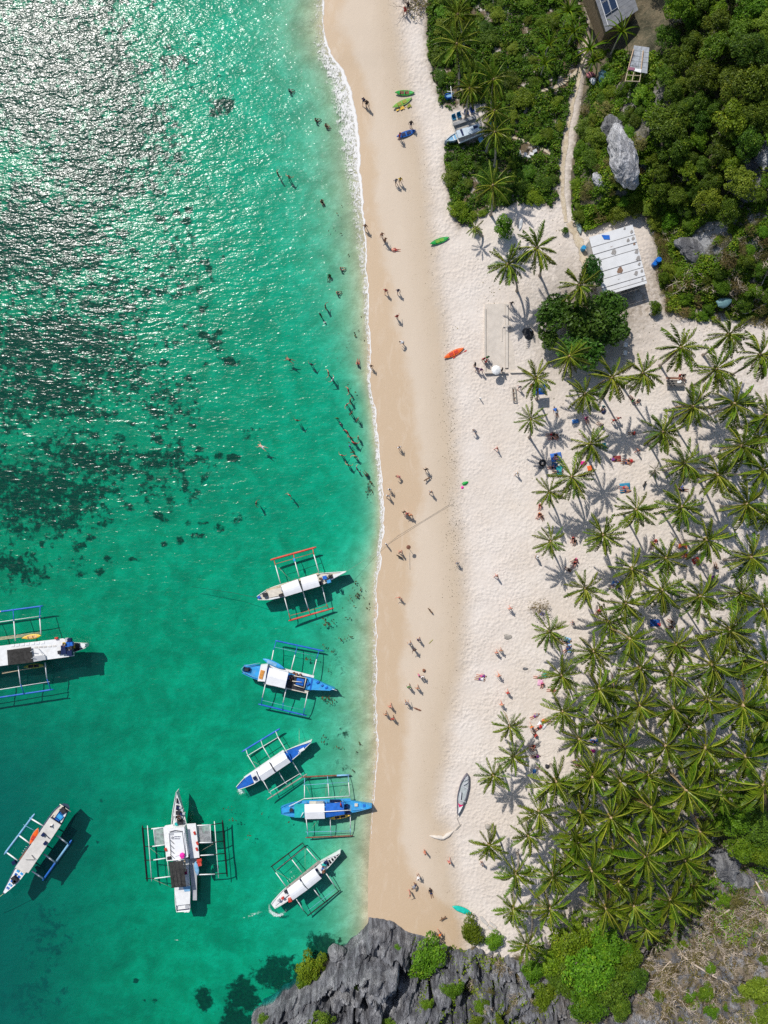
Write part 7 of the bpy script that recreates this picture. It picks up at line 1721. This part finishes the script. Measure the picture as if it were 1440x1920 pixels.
def body_parts(J):
    """grow the body with a skin modifier; cut hair and clothes from its own surface, pushed a little outwards"""
    me = bpy.data.meshes.new('person_skeleton')
    P = [Vector(J[b_]) for b_ in BONES]
    me.from_pydata(P, EDG, [])
    o = bpy.data.objects.new('person_skeleton', me); COL.objects.link(o)
    md = o.modifiers.new('skin', 'SKIN'); md.use_smooth_shade = True
    for i, sv in enumerate(me.skin_vertices[0].data): sv.radius = (RADI[i] * (1.25 if i in (0, 1, 2) else 1), RADI[i]); sv.use_root = (i == 0)
    o.modifiers.new('sub', 'SUBSURF').levels = 1
    dg = bpy.context.evaluated_depsgraph_get(); ev = o.evaluated_get(dg)
    bme = bpy.data.meshes.new_from_object(ev, depsgraph=dg); bme.name = 'body'
    bpy.data.objects.remove(o)
    bme.polygons.foreach_set('use_smooth', [True] * len(bme.polygons)); bme.materials.clear()
    def zone(c):
        best = 1e9; bi = 0; bt = 0
        for i, (a, b_) in enumerate(EDG):
            d = P[b_] - P[a]; t = max(0, min(1, (c - P[a]).dot(d) / d.length_squared)); q = (c - P[a] - d * t).length
            if q < best: best, bi, bt = q, i, t
        return bi, bt
    out = {'hair': [], 'shorts': [], 'top': []}
    fwd = (P[5] - (P[4] + P[6]) / 2)
    fw = Vector((0, 1, 0)) if abs(P[6].z - P[3].z) > abs(P[6].y - P[3].y) else Vector((0, 0, 1))
    for pl in bme.polygons:
        bi, bt = zone(pl.center)
        if bi in (4, 5) and (pl.center - P[5]).dot(fw) < 0.035 + (0.03 if bi == 5 else 0) or bi == 5 and bt > .5: out['hair'].append(pl.index)
        if bi in (14, 18) or (bi in (15, 19) and bt < .45) or (bi == 0 and bt < .45): out['shorts'].append(pl.index)
        if bi in (1, 6, 10) or (bi == 0 and bt > .5) or (bi == 2 and bt < .3) or (bi in (7, 11) and bt < .5): out['top'].append(pl.index)
    res = {'body': bme}
    for k, idx in out.items():
        if not idx: continue
        push = .022 if k == 'hair' else .014
        used = {}; vs = []; fs = []
        for i in idx:
            f = []
            for v in bme.polygons[i].vertices:
                if v not in used: used[v] = len(vs); vs.append(bme.vertices[v].co + bme.vertices[v].normal * push)
                f.append(used[v])
            fs.append(f)
        m = bpy.data.meshes.new(k); m.from_pydata(vs, [], fs); m.polygons.foreach_set('use_smooth', [True] * len(m.polygons)); res[k] = m
    return res
POSE = {'S': body_parts(stand_joints()), 'K': body_parts(stand_joints(.26)), 'K2': body_parts(stand_joints(-.22, .6)), 'A': body_parts(stand_joints(.05, 1.0, .28)), 'B': body_parts(stand_joints(0.08, 0, .1, 1.0)),
        'T': body_parts(sit_joints()), 'L': body_parts(lie_joints(0)), 'L1': body_parts(lie_joints(1)), 'M': body_parts(lie_joints(2, True))}
VERB = {'S': 'standing', 'K': 'walking', 'K2': 'walking', 'A': 'reaching out', 'B': 'bending down', 'T': 'sitting', 'L': 'lying', 'L1': 'lying arms up', 'M': 'swimming'}
SHARED = {}
for pz in POSE.values():
    for k, m in pz.items(): m.materials.append(None)
PEOPLE = []
rq = random.Random(5)
def person(px, py, pose, heading, skin=1, hair='black', top=None, shorts='black', where=None, z=None, group=None, dz=0.0):
    g = onground(px, py)
    if z is not None: g = W(px, py, z)
    if pose in ('S', 'K', 'K2', 'A', 'B') and z is None:
        g = g + Vector((0.10, -0.15, 0))            # the photo pixel marks head and shoulders
    g.z += dz
    root = thing('person', None, 'person', g, group)
    h = rq.uniform(.94, 1.05)
    root.rotation_euler = (0, 0, math.radians(heading)); root.scale = (h, h, h)
    bits = [('body', SKINS[skin]), ('hair', HAIRS[hair]), ('shorts', CLOTHM[shorts])]
    if top: bits.append(('top', CLOTHM[top]))
    for k, mt in bits:
        if k not in POSE[pose]: continue
        o = link(bpy.data.objects.new(k if k != 'shorts' else 'swim_shorts', POSE[pose][k]), root)
        o.material_slots[0].link = 'OBJECT'; o.material_slots[0].material = mt
    wear = (f'{top} top and {shorts} shorts' if top and top != shorts else (f'{top} outfit' if top else f'{shorts} swimwear'))
    PEOPLE.append([root, px, py, f'person in {wear} {VERB[pose]}', where])
    return root
# (x, y, pose, heading, skin, hair, top, shorts, where)
DRY = [
 (758, 26, 'K', 150, 1, 'black', 'red', 'red'), (764, 18, 'S', 160, 2, 'black', 'black', 'navy'), (681, 194, 'K', 170, 1, 'black', 'navy', 'black'), (687, 199, 'K', 175, 2, 'black', 'black', 'black'),
 (748, 259, 'S', 60, 3, 'brown', 'red', 'black'), (769, 237, 'S', 180, 2, 'black', 'black', 'navy'), (741, 343, 'K', 200, 2, 'black', 'grey', 'black'), (749, 341, 'K', 190, 1, 'black', 'yellow', 'black'),
 (684, 428, 'K', 10, 2, 'black', None, 'grey'), (715, 443, 'K2', 190, 1, 'black', None, 'navy'), (721, 453, 'S', 30, 2, 'brown', None, 'black'), (741, 469, 'L', 85, 3, 'black', None, 'red'),
 (722, 547, 'K', 180, 3, 'black', 'red', 'black'), (745, 547, 'K', 190, 1, 'black', 'navy', 'grey'), (743, 595, 'K2', 10, 2, 'black', 'red', 'black'), (755, 643, 'B', 90, 1, 'black', 'white', 'black'),
 (695, 687, 'S', 180, 2, 'black', None, 'black'), (747, 838, 'K', 30, 1, 'black', 'white', 'black'), (748, 893, 'B', 80, 3, 'brown', None, 'pink'), (797, 879, 'K', 20, 2, 'black', 'black', 'black'), (806, 921, 'K', 170, 1, 'brown', 'grey', 'navy'),
 (729, 916, 'S', 0, 1, 'black', 'white', 'blue'), (726, 928, 'K', 170, 1, 'brown', 'white', 'black'), (756, 958, 'K', 200, 2, 'black', 'black', 'black'), (762, 961, 'K2', 190, 3, 'black', 'red', 'black'), (768, 964, 'K', 190, 1, 'brown', 'orange', 'grey'),
 (723, 1018, 'S', 140, 1, 'black', 'white', 'black'), (749, 1032, 'K', 160, 3, 'black', None, 'red'), (855, 1053, 'S', 10, 2, 'black', 'grey', 'navy'), (747, 1117, 'A', 170, 3, 'brown', None, 'black'), (928, 1077, 'K', 150, 3, 'brown', None, 'purple'),
 (953, 1137, 'K', 200, 3, 'black', None, 'pink'), (767, 1203, 'K', 10, 1, 'black', 'grey', 'black'), (775, 1214, 'K2', 190, 2, 'black', 'black', 'navy'), (783, 1195, 'K', 170, 1, 'black', 'navy', 'black'), (784, 1262, 'S', 120, 3, 'black', 'pink', 'white'), (790, 1264, 'S', 200, 1, 'brown', 'white', 'black'),
 (765, 1283, 'K', 180, 2, 'black', 'green', 'black'), (781, 1285, 'K', 190, 1, 'black', None, 'grey'), (761, 1313, 'K2', 20, 1, 'black', 'grey', 'black'), (730, 1319, 'K', 180, 3, 'brown', None, 'red'), (722, 1334, 'K', 10, 1, 'black', None, 'black'), (735, 1342, 'K', 190, 2, 'black', 'red', 'black'),
 (928, 1219, 'K', 190, 3, 'black', None, 'black'), (936, 1215, 'K', 190, 1, 'brown', None, 'navy'), (903, 1267, 'L', -95, 3, 'black', 'purple', 'pink'), (900, 1273, 'L1', -95, 1, 'black', 'white', 'purple'), (932, 1262, 'K', 30, 3, 'brown', None, 'orange'), (949, 1294, 'K', 10, 3, 'brown', 'red', 'red'), (937, 1315, 'K', 200, 3, 'blond', None, 'red'),
 (795, 1591, 'S', 150, 3, 'brown', None, 'orange'), (840, 1608, 'K', 170, 3, 'black', None, 'pink'), (782, 1637, 'S', 40, 1, 'black', 'white', 'white'), (777, 1653, 'B', 120, 2, 'black', 'grey', 'navy'), (767, 1667, 'A', 100, 3, 'brown', None, 'grey'), (808, 1673, 'L', 15, 2, 'black', 'black', 'navy'), (822, 1743, 'K', 60, 3, 'black', 'orange', 'grey'), (901, 1612, 'S', 170, 1, 'black', 'grey', 'black'),
 (888, 684, 'S', 100, 2, 'black', 'black', 'black'), (892, 692, 'K', 160, 1, 'black', 'navy', 'grey'), (899, 694, 'K', 170, 3, 'black', 'purple', 'black'), (904, 674, 'S', 200, 2, 'black', 'red', 'black'), (909, 678, 'S', 60, 1, 'brown', 'red', 'navy'), (911, 671, 'S', 10, 2, 'black', 'green', 'black'), (932, 696, 'S', 190, 1, 'black', 'white', 'black'), (938, 694, 'S', 80, 2, 'black', 'black', 'black'), (956, 570, 'K', 200, 2, 'black', 'black', 'navy'),
 (929, 840, 'K', 120, 3, 'brown', None, 'pink'), (966, 886, 'K', 170, 1, 'blond', 'white', 'white'), (890, 810, 'B', 60, 1, 'brown', 'grey', 'grey'), (971, 726, 'K', 170, 3, 'black', 'grey', 'black'), (994, 723, 'S', 180, 3, 'black', 'red', 'black'),
 (1042, 772, 'L', 20, 2, 'black', 'blue', 'white'), (1034, 815, 'L', -85, 1, 'black', 'black', 'red'), (1037, 822, 'L1', -85, 3, 'brown', None, 'black'), (1047, 817, 'T', 100, 2, 'black', 'white', 'black'), (1041, 853, 'T', 180, 1, 'brown', 'blue', 'navy'), (1047, 859, 'T', 90, 3, 'black', 'white', 'blue'), (1036, 876, 'L', -80, 3, 'brown', 'navy', 'black'), (1046, 884, 'L1', -85, 1, 'black', 'teal', 'navy'),
 (1012, 947, 'T', 170, 3, 'brown', None, 'red'), (1011, 964, 'T', 150, 3, 'black', 'orange', 'black'), (1015, 968, 'T', 200, 1, 'black', None, 'navy'), (1003, 1042, 'S', 90, 2, 'black', 'white', 'black'), (1074, 1009, 'T', 160, 3, 'black', 'red', 'black'), (1077, 1014, 'T', 170, 2, 'black', 'black', 'black'), (1079, 1049, 'T', 120, 1, 'brown', 'pink', 'black'), (1077, 1055, 'T', 160, 3, 'black', 'red', 'navy'), (1067, 1069, 'T', 60, 2, 'black', 'black', 'black'),
 (1098, 785, 'T', 200, 3, 'brown', 'pink', 'pink'), (1130, 764, 'T', 160, 1, 'black', 'teal', 'white'), (1146, 788, 'K', 10, 2, 'black', 'red', 'black'), (1155, 784, 'K', 20, 3, 'black', 'red', 'red'), (1127, 798, 'T', 60, 2, 'black', 'black', 'grey'), (1187, 813, 'T', 90, 2, 'black', 'red', 'black'), (1191, 844, 'K', 150, 3, 'brown', None, 'navy'), (1153, 862, 'L', 80, 1, 'black', 'purple', 'black'), (1179, 864, 'L', -95, 3, 'black', 'red', 'black'), (1174, 868, 'L1', -95, 1, 'brown', None, 'navy'),
 (1170, 914, 'L', -90, 3, 'brown', None, 'red'), (1173, 920, 'L', -90, 1, 'blond', None, 'navy'), (1272, 706, 'T', 180, 3, 'black', 'red', 'black'), (1279, 706, 'T', 180, 2, 'black', 'black', 'grey'), (1276, 914, 'T', 90, 1, 'brown', 'blue', 'white'), (1280, 918, 'L', 80, 2, 'black', 'black', 'black'), (1185, 751, 'T', 30, 2, 'black', 'green', 'black'), (1196, 752, 'T', 120, 1, 'black', 'grey', 'black'),
 (1228, 1014, 'T', 120, 3, 'brown', 'red', 'black'), (1223, 1021, 'T', 160, 2, 'black', 'red', 'black'), (1284, 1043, 'L', 85, 3, 'brown', None, 'orange'), (1306, 1053, 'L', 40, 3, 'black', None, 'red'), (1341, 1064, 'T', 10, 2, 'black', 'black', 'black'), (1154, 1095, 'L', -60, 1, 'black', 'blue', 'white'), (1159, 1103, 'T', 20, 2, 'black', 'navy', 'black'), (1125, 1136, 'T', 170, 1, 'black', 'white', 'black'), (1122, 1145, 'T', 140, 3, 'black', 'red', 'red'), (1133, 1165, 'L', -80, 3, 'black', 'navy', 'black'),
 (1260, 1167, 'T', 60, 2, 'black', 'grey', 'black'), (1258, 1175, 'T', 100, 1, 'black', 'black', 'grey'), (1313, 1198, 'T', 30, 1, 'brown', 'purple', 'navy'), (1279, 1211, 'B', 60, 3, 'black', 'red', 'white'), (1404, 1146, 'K', 170, 2, 'black', 'yellow', 'black'), (1417, 1146, 'K', 180, 2, 'black', 'orange', 'navy'), (1432, 1152, 'K', 200, 2, 'black', 'yellow', 'navy'), (1163, 1398, 'L', -85, 3, 'black', 'red', 'black'), (1115, 1389, 'L', -70, 1, 'black', 'blue', 'navy'), (1088, 1431, 'T', 120, 3, 'brown', 'orange', 'navy'), (1082, 1424, 'L', -60, 1, 'brown', None, 'grey'),
 (1072, 1167, 'B', 40, 3, 'brown', 'grey', 'black'), (1062, 1203, 'L', -80, 1, 'black', 'blue', 'navy'), (1064, 1216, 'L', -50, 3, 'brown', 'navy', 'blue'), (1010, 1270, 'L', -95, 3, 'brown', 'grey', 'grey'), (1016, 1281, 'T', 170, 3, 'brown', 'pink', 'pink'), (1035, 1294, 'L', -90, 3, 'black', None, 'orange'), (1003, 1342, 'L', -60, 3, 'brown', 'grey', 'purple'), (1023, 1351, 'L', 95, 3, 'brown', 'orange', 'orange'), (1010, 1364, 'L', -55, 3, 'brown', 'red', 'black'), (1003, 1377, 'T', 40, 2, 'black', 'red', 'black'), (1000, 1398, 'T', 100, 1, 'black', 'red', 'black'), (1002, 1403, 'T', 110, 2, 'black', 'white', 'black'), (1004, 1418, 'L', -85, 3, 'black', 'purple', 'black'), (993, 1357, 'K', 30, 3, 'brown', 'orange', 'green'),
]
WET = [  # bathers: standing on the bottom where shallow, otherwise afloat
 (544, 173, 1, 'black', 'navy'), (593, 228, 2, 'black', 'black'), (612, 238, 1, 'black', 'black'), (523, 333, 2, 'black', 'navy'), (544, 339, 1, 'brown', 'grey'), (604, 380, 1, 'black', 'black'), (640, 506, 1, 'black', 'white'), (618, 519, 2, 'black', 'green'), (633, 551, 3, 'brown', 'grey'), (611, 578, 2, 'black', 'black'), (602, 594, 1, 'black', 'black'),
 (585, 686, 1, 'brown', 'navy'), (671, 683, 3, 'black', 'red'), (617, 702, 3, 'brown', 'orange'), (625, 714, 1, 'brown', 'white'), (654, 734, 3, 'black', 'red'), (657, 753, 2, 'black', 'black'), (651, 761, 3, 'black', 'navy'), (659, 777, 2, 'black', 'black'), (671, 788, 1, 'black', 'navy'), (633, 786, 3, 'brown', 'green'), (652, 812, 3, 'black', 'red'), (672, 822, 1, 'brown', 'black'), (658, 822, 2, 'black', 'green'), (666, 832, 3, 'brown', 'red'), (657, 839, 1, 'black', 'blue'), (642, 855, 3, 'brown', 'red'), (666, 856, 3, 'blond', 'black'), (654, 873, 1, 'black', 'grey'), (670, 880, 3, 'brown', 'navy'), (688, 891, 2, 'black', 'black'), (640, 798, 2, 'black', 'grey'), (559, 790, 2, 'black', 'green'),
 (545, 929, 3, 'brown', 'orange'), (483, 944, 2, 'black', 'black')]
for d in DRY: person(*d[:8], where=None, group='people on the beach', dz=0.32 if d[:2] in ((1272, 706), (1279, 706)) else 0.0)
for (a, b_, sk, hr, cl) in WET:
    dpt = -float(beach_z(np.array([float(a)]), np.array([float(b_)]))[0])
    pose = 'T' if dpt < 0.6 else rq.choice(['S', 'A'])
    r_ = person(a, b_, pose, rq.uniform(0, 360), sk, hr, rq.choice([None, None, cl]), cl, z=max(-dpt, -0.70) if dpt < 0.6 else max(-dpt, -1.32), group='bathers in the water')
    PEOPLE[-1][3] = PEOPLE[-1][3].replace('reaching out', 'wading').replace('standing', 'wading').replace('sitting', 'crouching in the water')
for (a, b_, hd, sk, hr, cl) in ((492, 838, 60, 0, 'blond', 'white'), (543, 675, 65, 2, 'black', 'black')):
    person(a, b_, 'M', hd, sk, hr, None, cl, z=-0.14, group='bathers in the water')
for (a, b_, zz, po, hd, sk, tp_, sh_, wh) in ((619, 1081, 1.3, 'S', 60, 2, 'black', 'navy', 'on the bow of the white boat with red floats'), (557, 1095, 1.15, 'T', 20, 2, 'grey', 'black', 'between the two canopies of the red float boat'), (545, 1268, 1.25, 'T', 200, 2, 'black', 'blue', 'in the dark cabin of the sky blue boat'), (640, 1503, 1.2, 'S', 100, 2, 'red', 'black', 'on the side walkway of the boat nosing onto sand'),
    (606, 1622, 1.2, 'S', 40, 2, 'blue', 'black', 'at the striped bow of the boat with black floats'), (337, 1533, 1.35, 'T', 0, 2, 'black', 'grey', 'on the bow of the boat with net awning'), (123, 1206, 2.72, 'T', 150, 2, 'yellow', 'navy', 'on the upper deck of the boat at the frame edge'), (104, 1541, 1.4, 'S', 220, 2, 'white', 'navy', 'on the stern of the boat with chequered foredeck')):
    person(a, b_, po, hd, sk, 'black', tp_, sh_, wh, z=zz, group='boat crew')
# parasol over the foundation, dogs
g = W(933, 696, gk(933, 696)); root = thing('parasol', 'pale parasol held over people at the lower end of the foundation', 'parasol', g)
tp = W(931, 693, g.z + 1.95); m = MB(); m.tube([tp - Vector((0, 0, .28)), tp - Vector((0, 0, .15)), tp], [.72, .5, .03], 10); m.build('canopy', WHITE, root); m = MB(); m.tube([(tp.x, tp.y, g.z + .9), tp], .02, 5); m.build('pole', STEEL, root)
def dog(label, px, py, heading, mat):
    g = onground(px, py); J = [(0, -.30, .42), (0, 0, .43), (0, .28, .46), (0, .42, .60), (0, .56, .60), (0, .68, .57), (0, -.48, .52), (-.09, .26, .24), (-.09, .28, .03), (.09, .26, .24), (.09, .28, .03), (-.09, -.26, .30), (-.09, -.36, .18), (-.09, -.30, .03), (.09, -.26, .30), (.09, -.36, .18), (.09, -.30, .03)]
    E = [(0, 1), (1, 2), (2, 3), (3, 4), (4, 5), (0, 6), (2, 7), (7, 8), (2, 9), (9, 10), (0, 11), (11, 12), (12, 13), (0, 14), (14, 15), (15, 16)]; R_ = [.11, .11, .13, .08, .085, .04, .025, .045, .03, .045, .03, .055, .03, .025, .055, .03, .025]
    me = bpy.data.meshes.new('dog_frame'); me.from_pydata(J, E, []); o = bpy.data.objects.new('dog_frame', me); COL.objects.link(o); o.modifiers.new('s', 'SKIN'); o.modifiers.new('b', 'SUBSURF').levels = 1
    for i, sv in enumerate(me.skin_vertices[0].data): sv.radius = (R_[i], R_[i]); sv.use_root = (i == 1)
    dg = bpy.context.evaluated_depsgraph_get(); b2 = bpy.data.meshes.new_from_object(o.evaluated_get(dg), depsgraph=dg); bpy.data.objects.remove(o); b2.materials.clear(); b2.materials.append(mat); b2.name = 'dog'
    root = thing('dog', label, 'dog', g, 'beach dogs'); root.rotation_euler = (0, 0, math.radians(heading)); bo = link(bpy.data.objects.new('body', b2), root)
    for s_ in (-1, 1):
        m = MB(); m.add([(s_ * .04, .55, .65), (s_ * .09, .55, .63), (s_ * .08, .53, .74), (s_ * .06, .58, .66)], [(0, 1, 2), (1, 3, 2), (3, 0, 2), (0, 3, 1)])
        e = bpy.data.objects.new('ear', m.mesh('ear', mat)); link(e, root)
DOGB = pmat('brown_fur', (0.16, 0.09, 0.05), 0.9, 0.2, 8); DOGK = pmat('black_fur', (0.03, 0.026, 0.022), 0.9, 0.2, 8)
dog('brown dog trotting on the wet sand beside a walker in black', 801, 898, 120, DOGB); dog('black dog on the wet sand near the slim marker pole', 750, 1044, 60, DOGK); dog('small dark dog alone on damp sand level with the thin young tree', 807, 1145, 40, DOGB); dog('dark dog on sand under palms near the striped blanket', 1207, 907, 150, DOGK); dog('small brown dog on wet sand below a person lying down', 831, 1719, 110, DOGB)

# ------------------------------------------------------------------ labels that single out the repeats
LAND = [('dark green kayak', 758, 172), ('blue kayak', 762, 252), ('lone bright green kayak', 824, 453), ('orange red kayak', 851, 662), ('concrete foundation', 932, 640), ('blue sun canopy', 1012, 731), ('wooden trough', 964, 740), ('old black tyre', 1017, 868), ('green inflatable toy', 872, 906),
        ('dark picnic table', 1266, 716), ('striped blanket', 1172, 915), ('orange shelter', 1281, 1024), ('big blue mat', 1228, 1168), ('thin young tree', 1010, 1140), ('marker pole', 766, 1028), ('washed up palm branch', 808, 1203), ('driftwood on wet sand', 783, 1330), ('beached grey skiff', 869, 1488), ('sand barrier', 830, 1570), ('turquoise board', 866, 1706),
        ('spotted white towel', 1016, 1360), ('purple sheet', 1335, 1087), ('magenta bag in the shade', 1112, 1408), ('drooping towel palm', 1068, 1210), ('cracked rock knob', 1357, 1622), ('pale pointed outcrop', 1166, 300), ('white roofed hut', 1160, 487), ('beach terrace', 875, 240), ('tin shed', 1195, 115), ('dark roofed house', 1150, 15), ('bend of the sandy path', 1084, 140),
        ('path junction', 1047, 318), ('almond trees', 1098, 600), ('grey rock slope', 1300, 470), ('shadowed blue grey rock', 1400, 335), ('faded teal tarpaulin', 1357, 567), ('broad tree at the bottom', 1110, 1830), ('red float boat', 562, 1096), ('floating seaweed', 612, 1168), ('widest surf', 655, 220), ('dark husk heap', 952, 1194)]
EDGE = [('right edge level with the picnic table', 1440, 716), ('right edge level with the red float boat', 1440, 1096), ('frame edge level with the sky blue boat', 1440, 1270), ('right edge level with the skiff', 1440, 1488), ('right edge level with the striped blanket', 1440, 915), ('top right corner', 1440, 10), ('bottom right corner', 1440, 1905), ('right edge level with the terrace', 1440, 240), ('right edge level with the hut', 1440, 487), ('top edge above the terrace', 900, 0), ('top edge beside the house', 1260, 0), ('cliff tip', 490, 1905), ('cliff top below the turquoise board', 850, 1800), ('bottom edge under the broad tree', 1200, 1915), ('grove gap below the big blue mat', 1290, 1240), ('dense palms above the cracked knob', 1250, 1560), ('dense palms inland of the skiff', 1080, 1500)]
ORD = ['nearest', 'second nearest', 'third nearest', 'fourth nearest', 'fifth nearest', 'sixth nearest', 'seventh nearest', 'eighth nearest', 'ninth nearest', 'tenth nearest', 'eleventh nearest', 'twelfth nearest', 'thirteenth nearest', 'fourteenth nearest', 'fifteenth nearest', 'sixteenth nearest', 'seventeenth nearest', 'eighteenth nearest']
def side(dx, dy):
    if abs(dy) >= abs(dx): return 'above' if dy < 0 else 'below'
    return 'seaward of' if dx < 0 else 'inland of'
def name_all(items, lands):
    """items: [root, x, y, phrase]; the rank counts only things with the same phrase, so each label fits one thing"""
    by = {}
    for it in items:
        l = min(lands, key=lambda q: (q[1] - it[1]) ** 2 + (q[2] - it[2]) ** 2)
        d = math.hypot(it[1] - l[1], it[2] - l[2])
        by.setdefault((it[3], l[0], side(it[1] - l[1], it[2] - l[2])), []).append((d, it))
    for (ph, ln, sd), lst in by.items():
        lst.sort(key=lambda q: q[0])
        for k, (d, it) in enumerate(lst):
            it[0]['label'] = f'{ph}, {ORD[k] + " " if len(lst) > 1 else ""}{sd} the {ln}'
for p in PEOPLE:
    if p[4]: p[0]['label'] = p[3].split(' top')[0] + ' top ' + p[3].split()[-1] + ' ' + p[4]
name_all([p[:4] for p in PEOPLE if not p[4]], LAND)
adj = lambda s: 'small' if s < 38 else ('medium' if s < 49 else ('broad' if s < 57 else 'huge'))
for p in PALMS: p[0]['group'] = 'coconut palms behind the beach'
name_all([[p[0], p[1], p[2], adj(p[3]) + ' coconut palm'] for p in PALMS], LAND + EDGE)
KW = {'dark': 'dark green', 'bush': 'mid green', 'lime': 'lime green', 'dry': 'dry brownish', 'almond': 'large leaved', 'bare': 'leafless', 'sparse': 'sparse'}
NW = {'forest_tree': 'forest tree', 'hillside_bush': 'hillside bush', 'beach_scrub_bush': 'scrub bush', 'sea_almond_tree': 'almond tree', 'beach_bush': 'lone beach bush', 'cliff_bush': 'cliff bush', 'broad_leaved_tree': 'broad leaved tree', 'bare_shrub': 'branching shrub'}
GW = {'forest_tree': 'forest trees on the hill', 'hillside_bush': 'bushes on the slope', 'beach_scrub_bush': 'scrub around the terrace', 'sea_almond_tree': 'almond trees by the hut', 'beach_bush': 'lone bushes on the sand', 'cliff_bush': 'bushes on the cliff', 'broad_leaved_tree': 'broad leaved trees behind the grove', 'bare_shrub': 'leafless shrubs'}
for t in TREES: t[0]['group'] = GW[t[0].name.split('.')[0]]
sz = lambda r: 'small ' if r < 1.1 else ('large ' if r > 2.5 else '')
name_all([[t[0], t[1], t[2], sz(t[4]) + KW[t[3]] + ' ' + NW[t[0].name.split('.')[0]]] for t in TREES], LAND + EDGE)
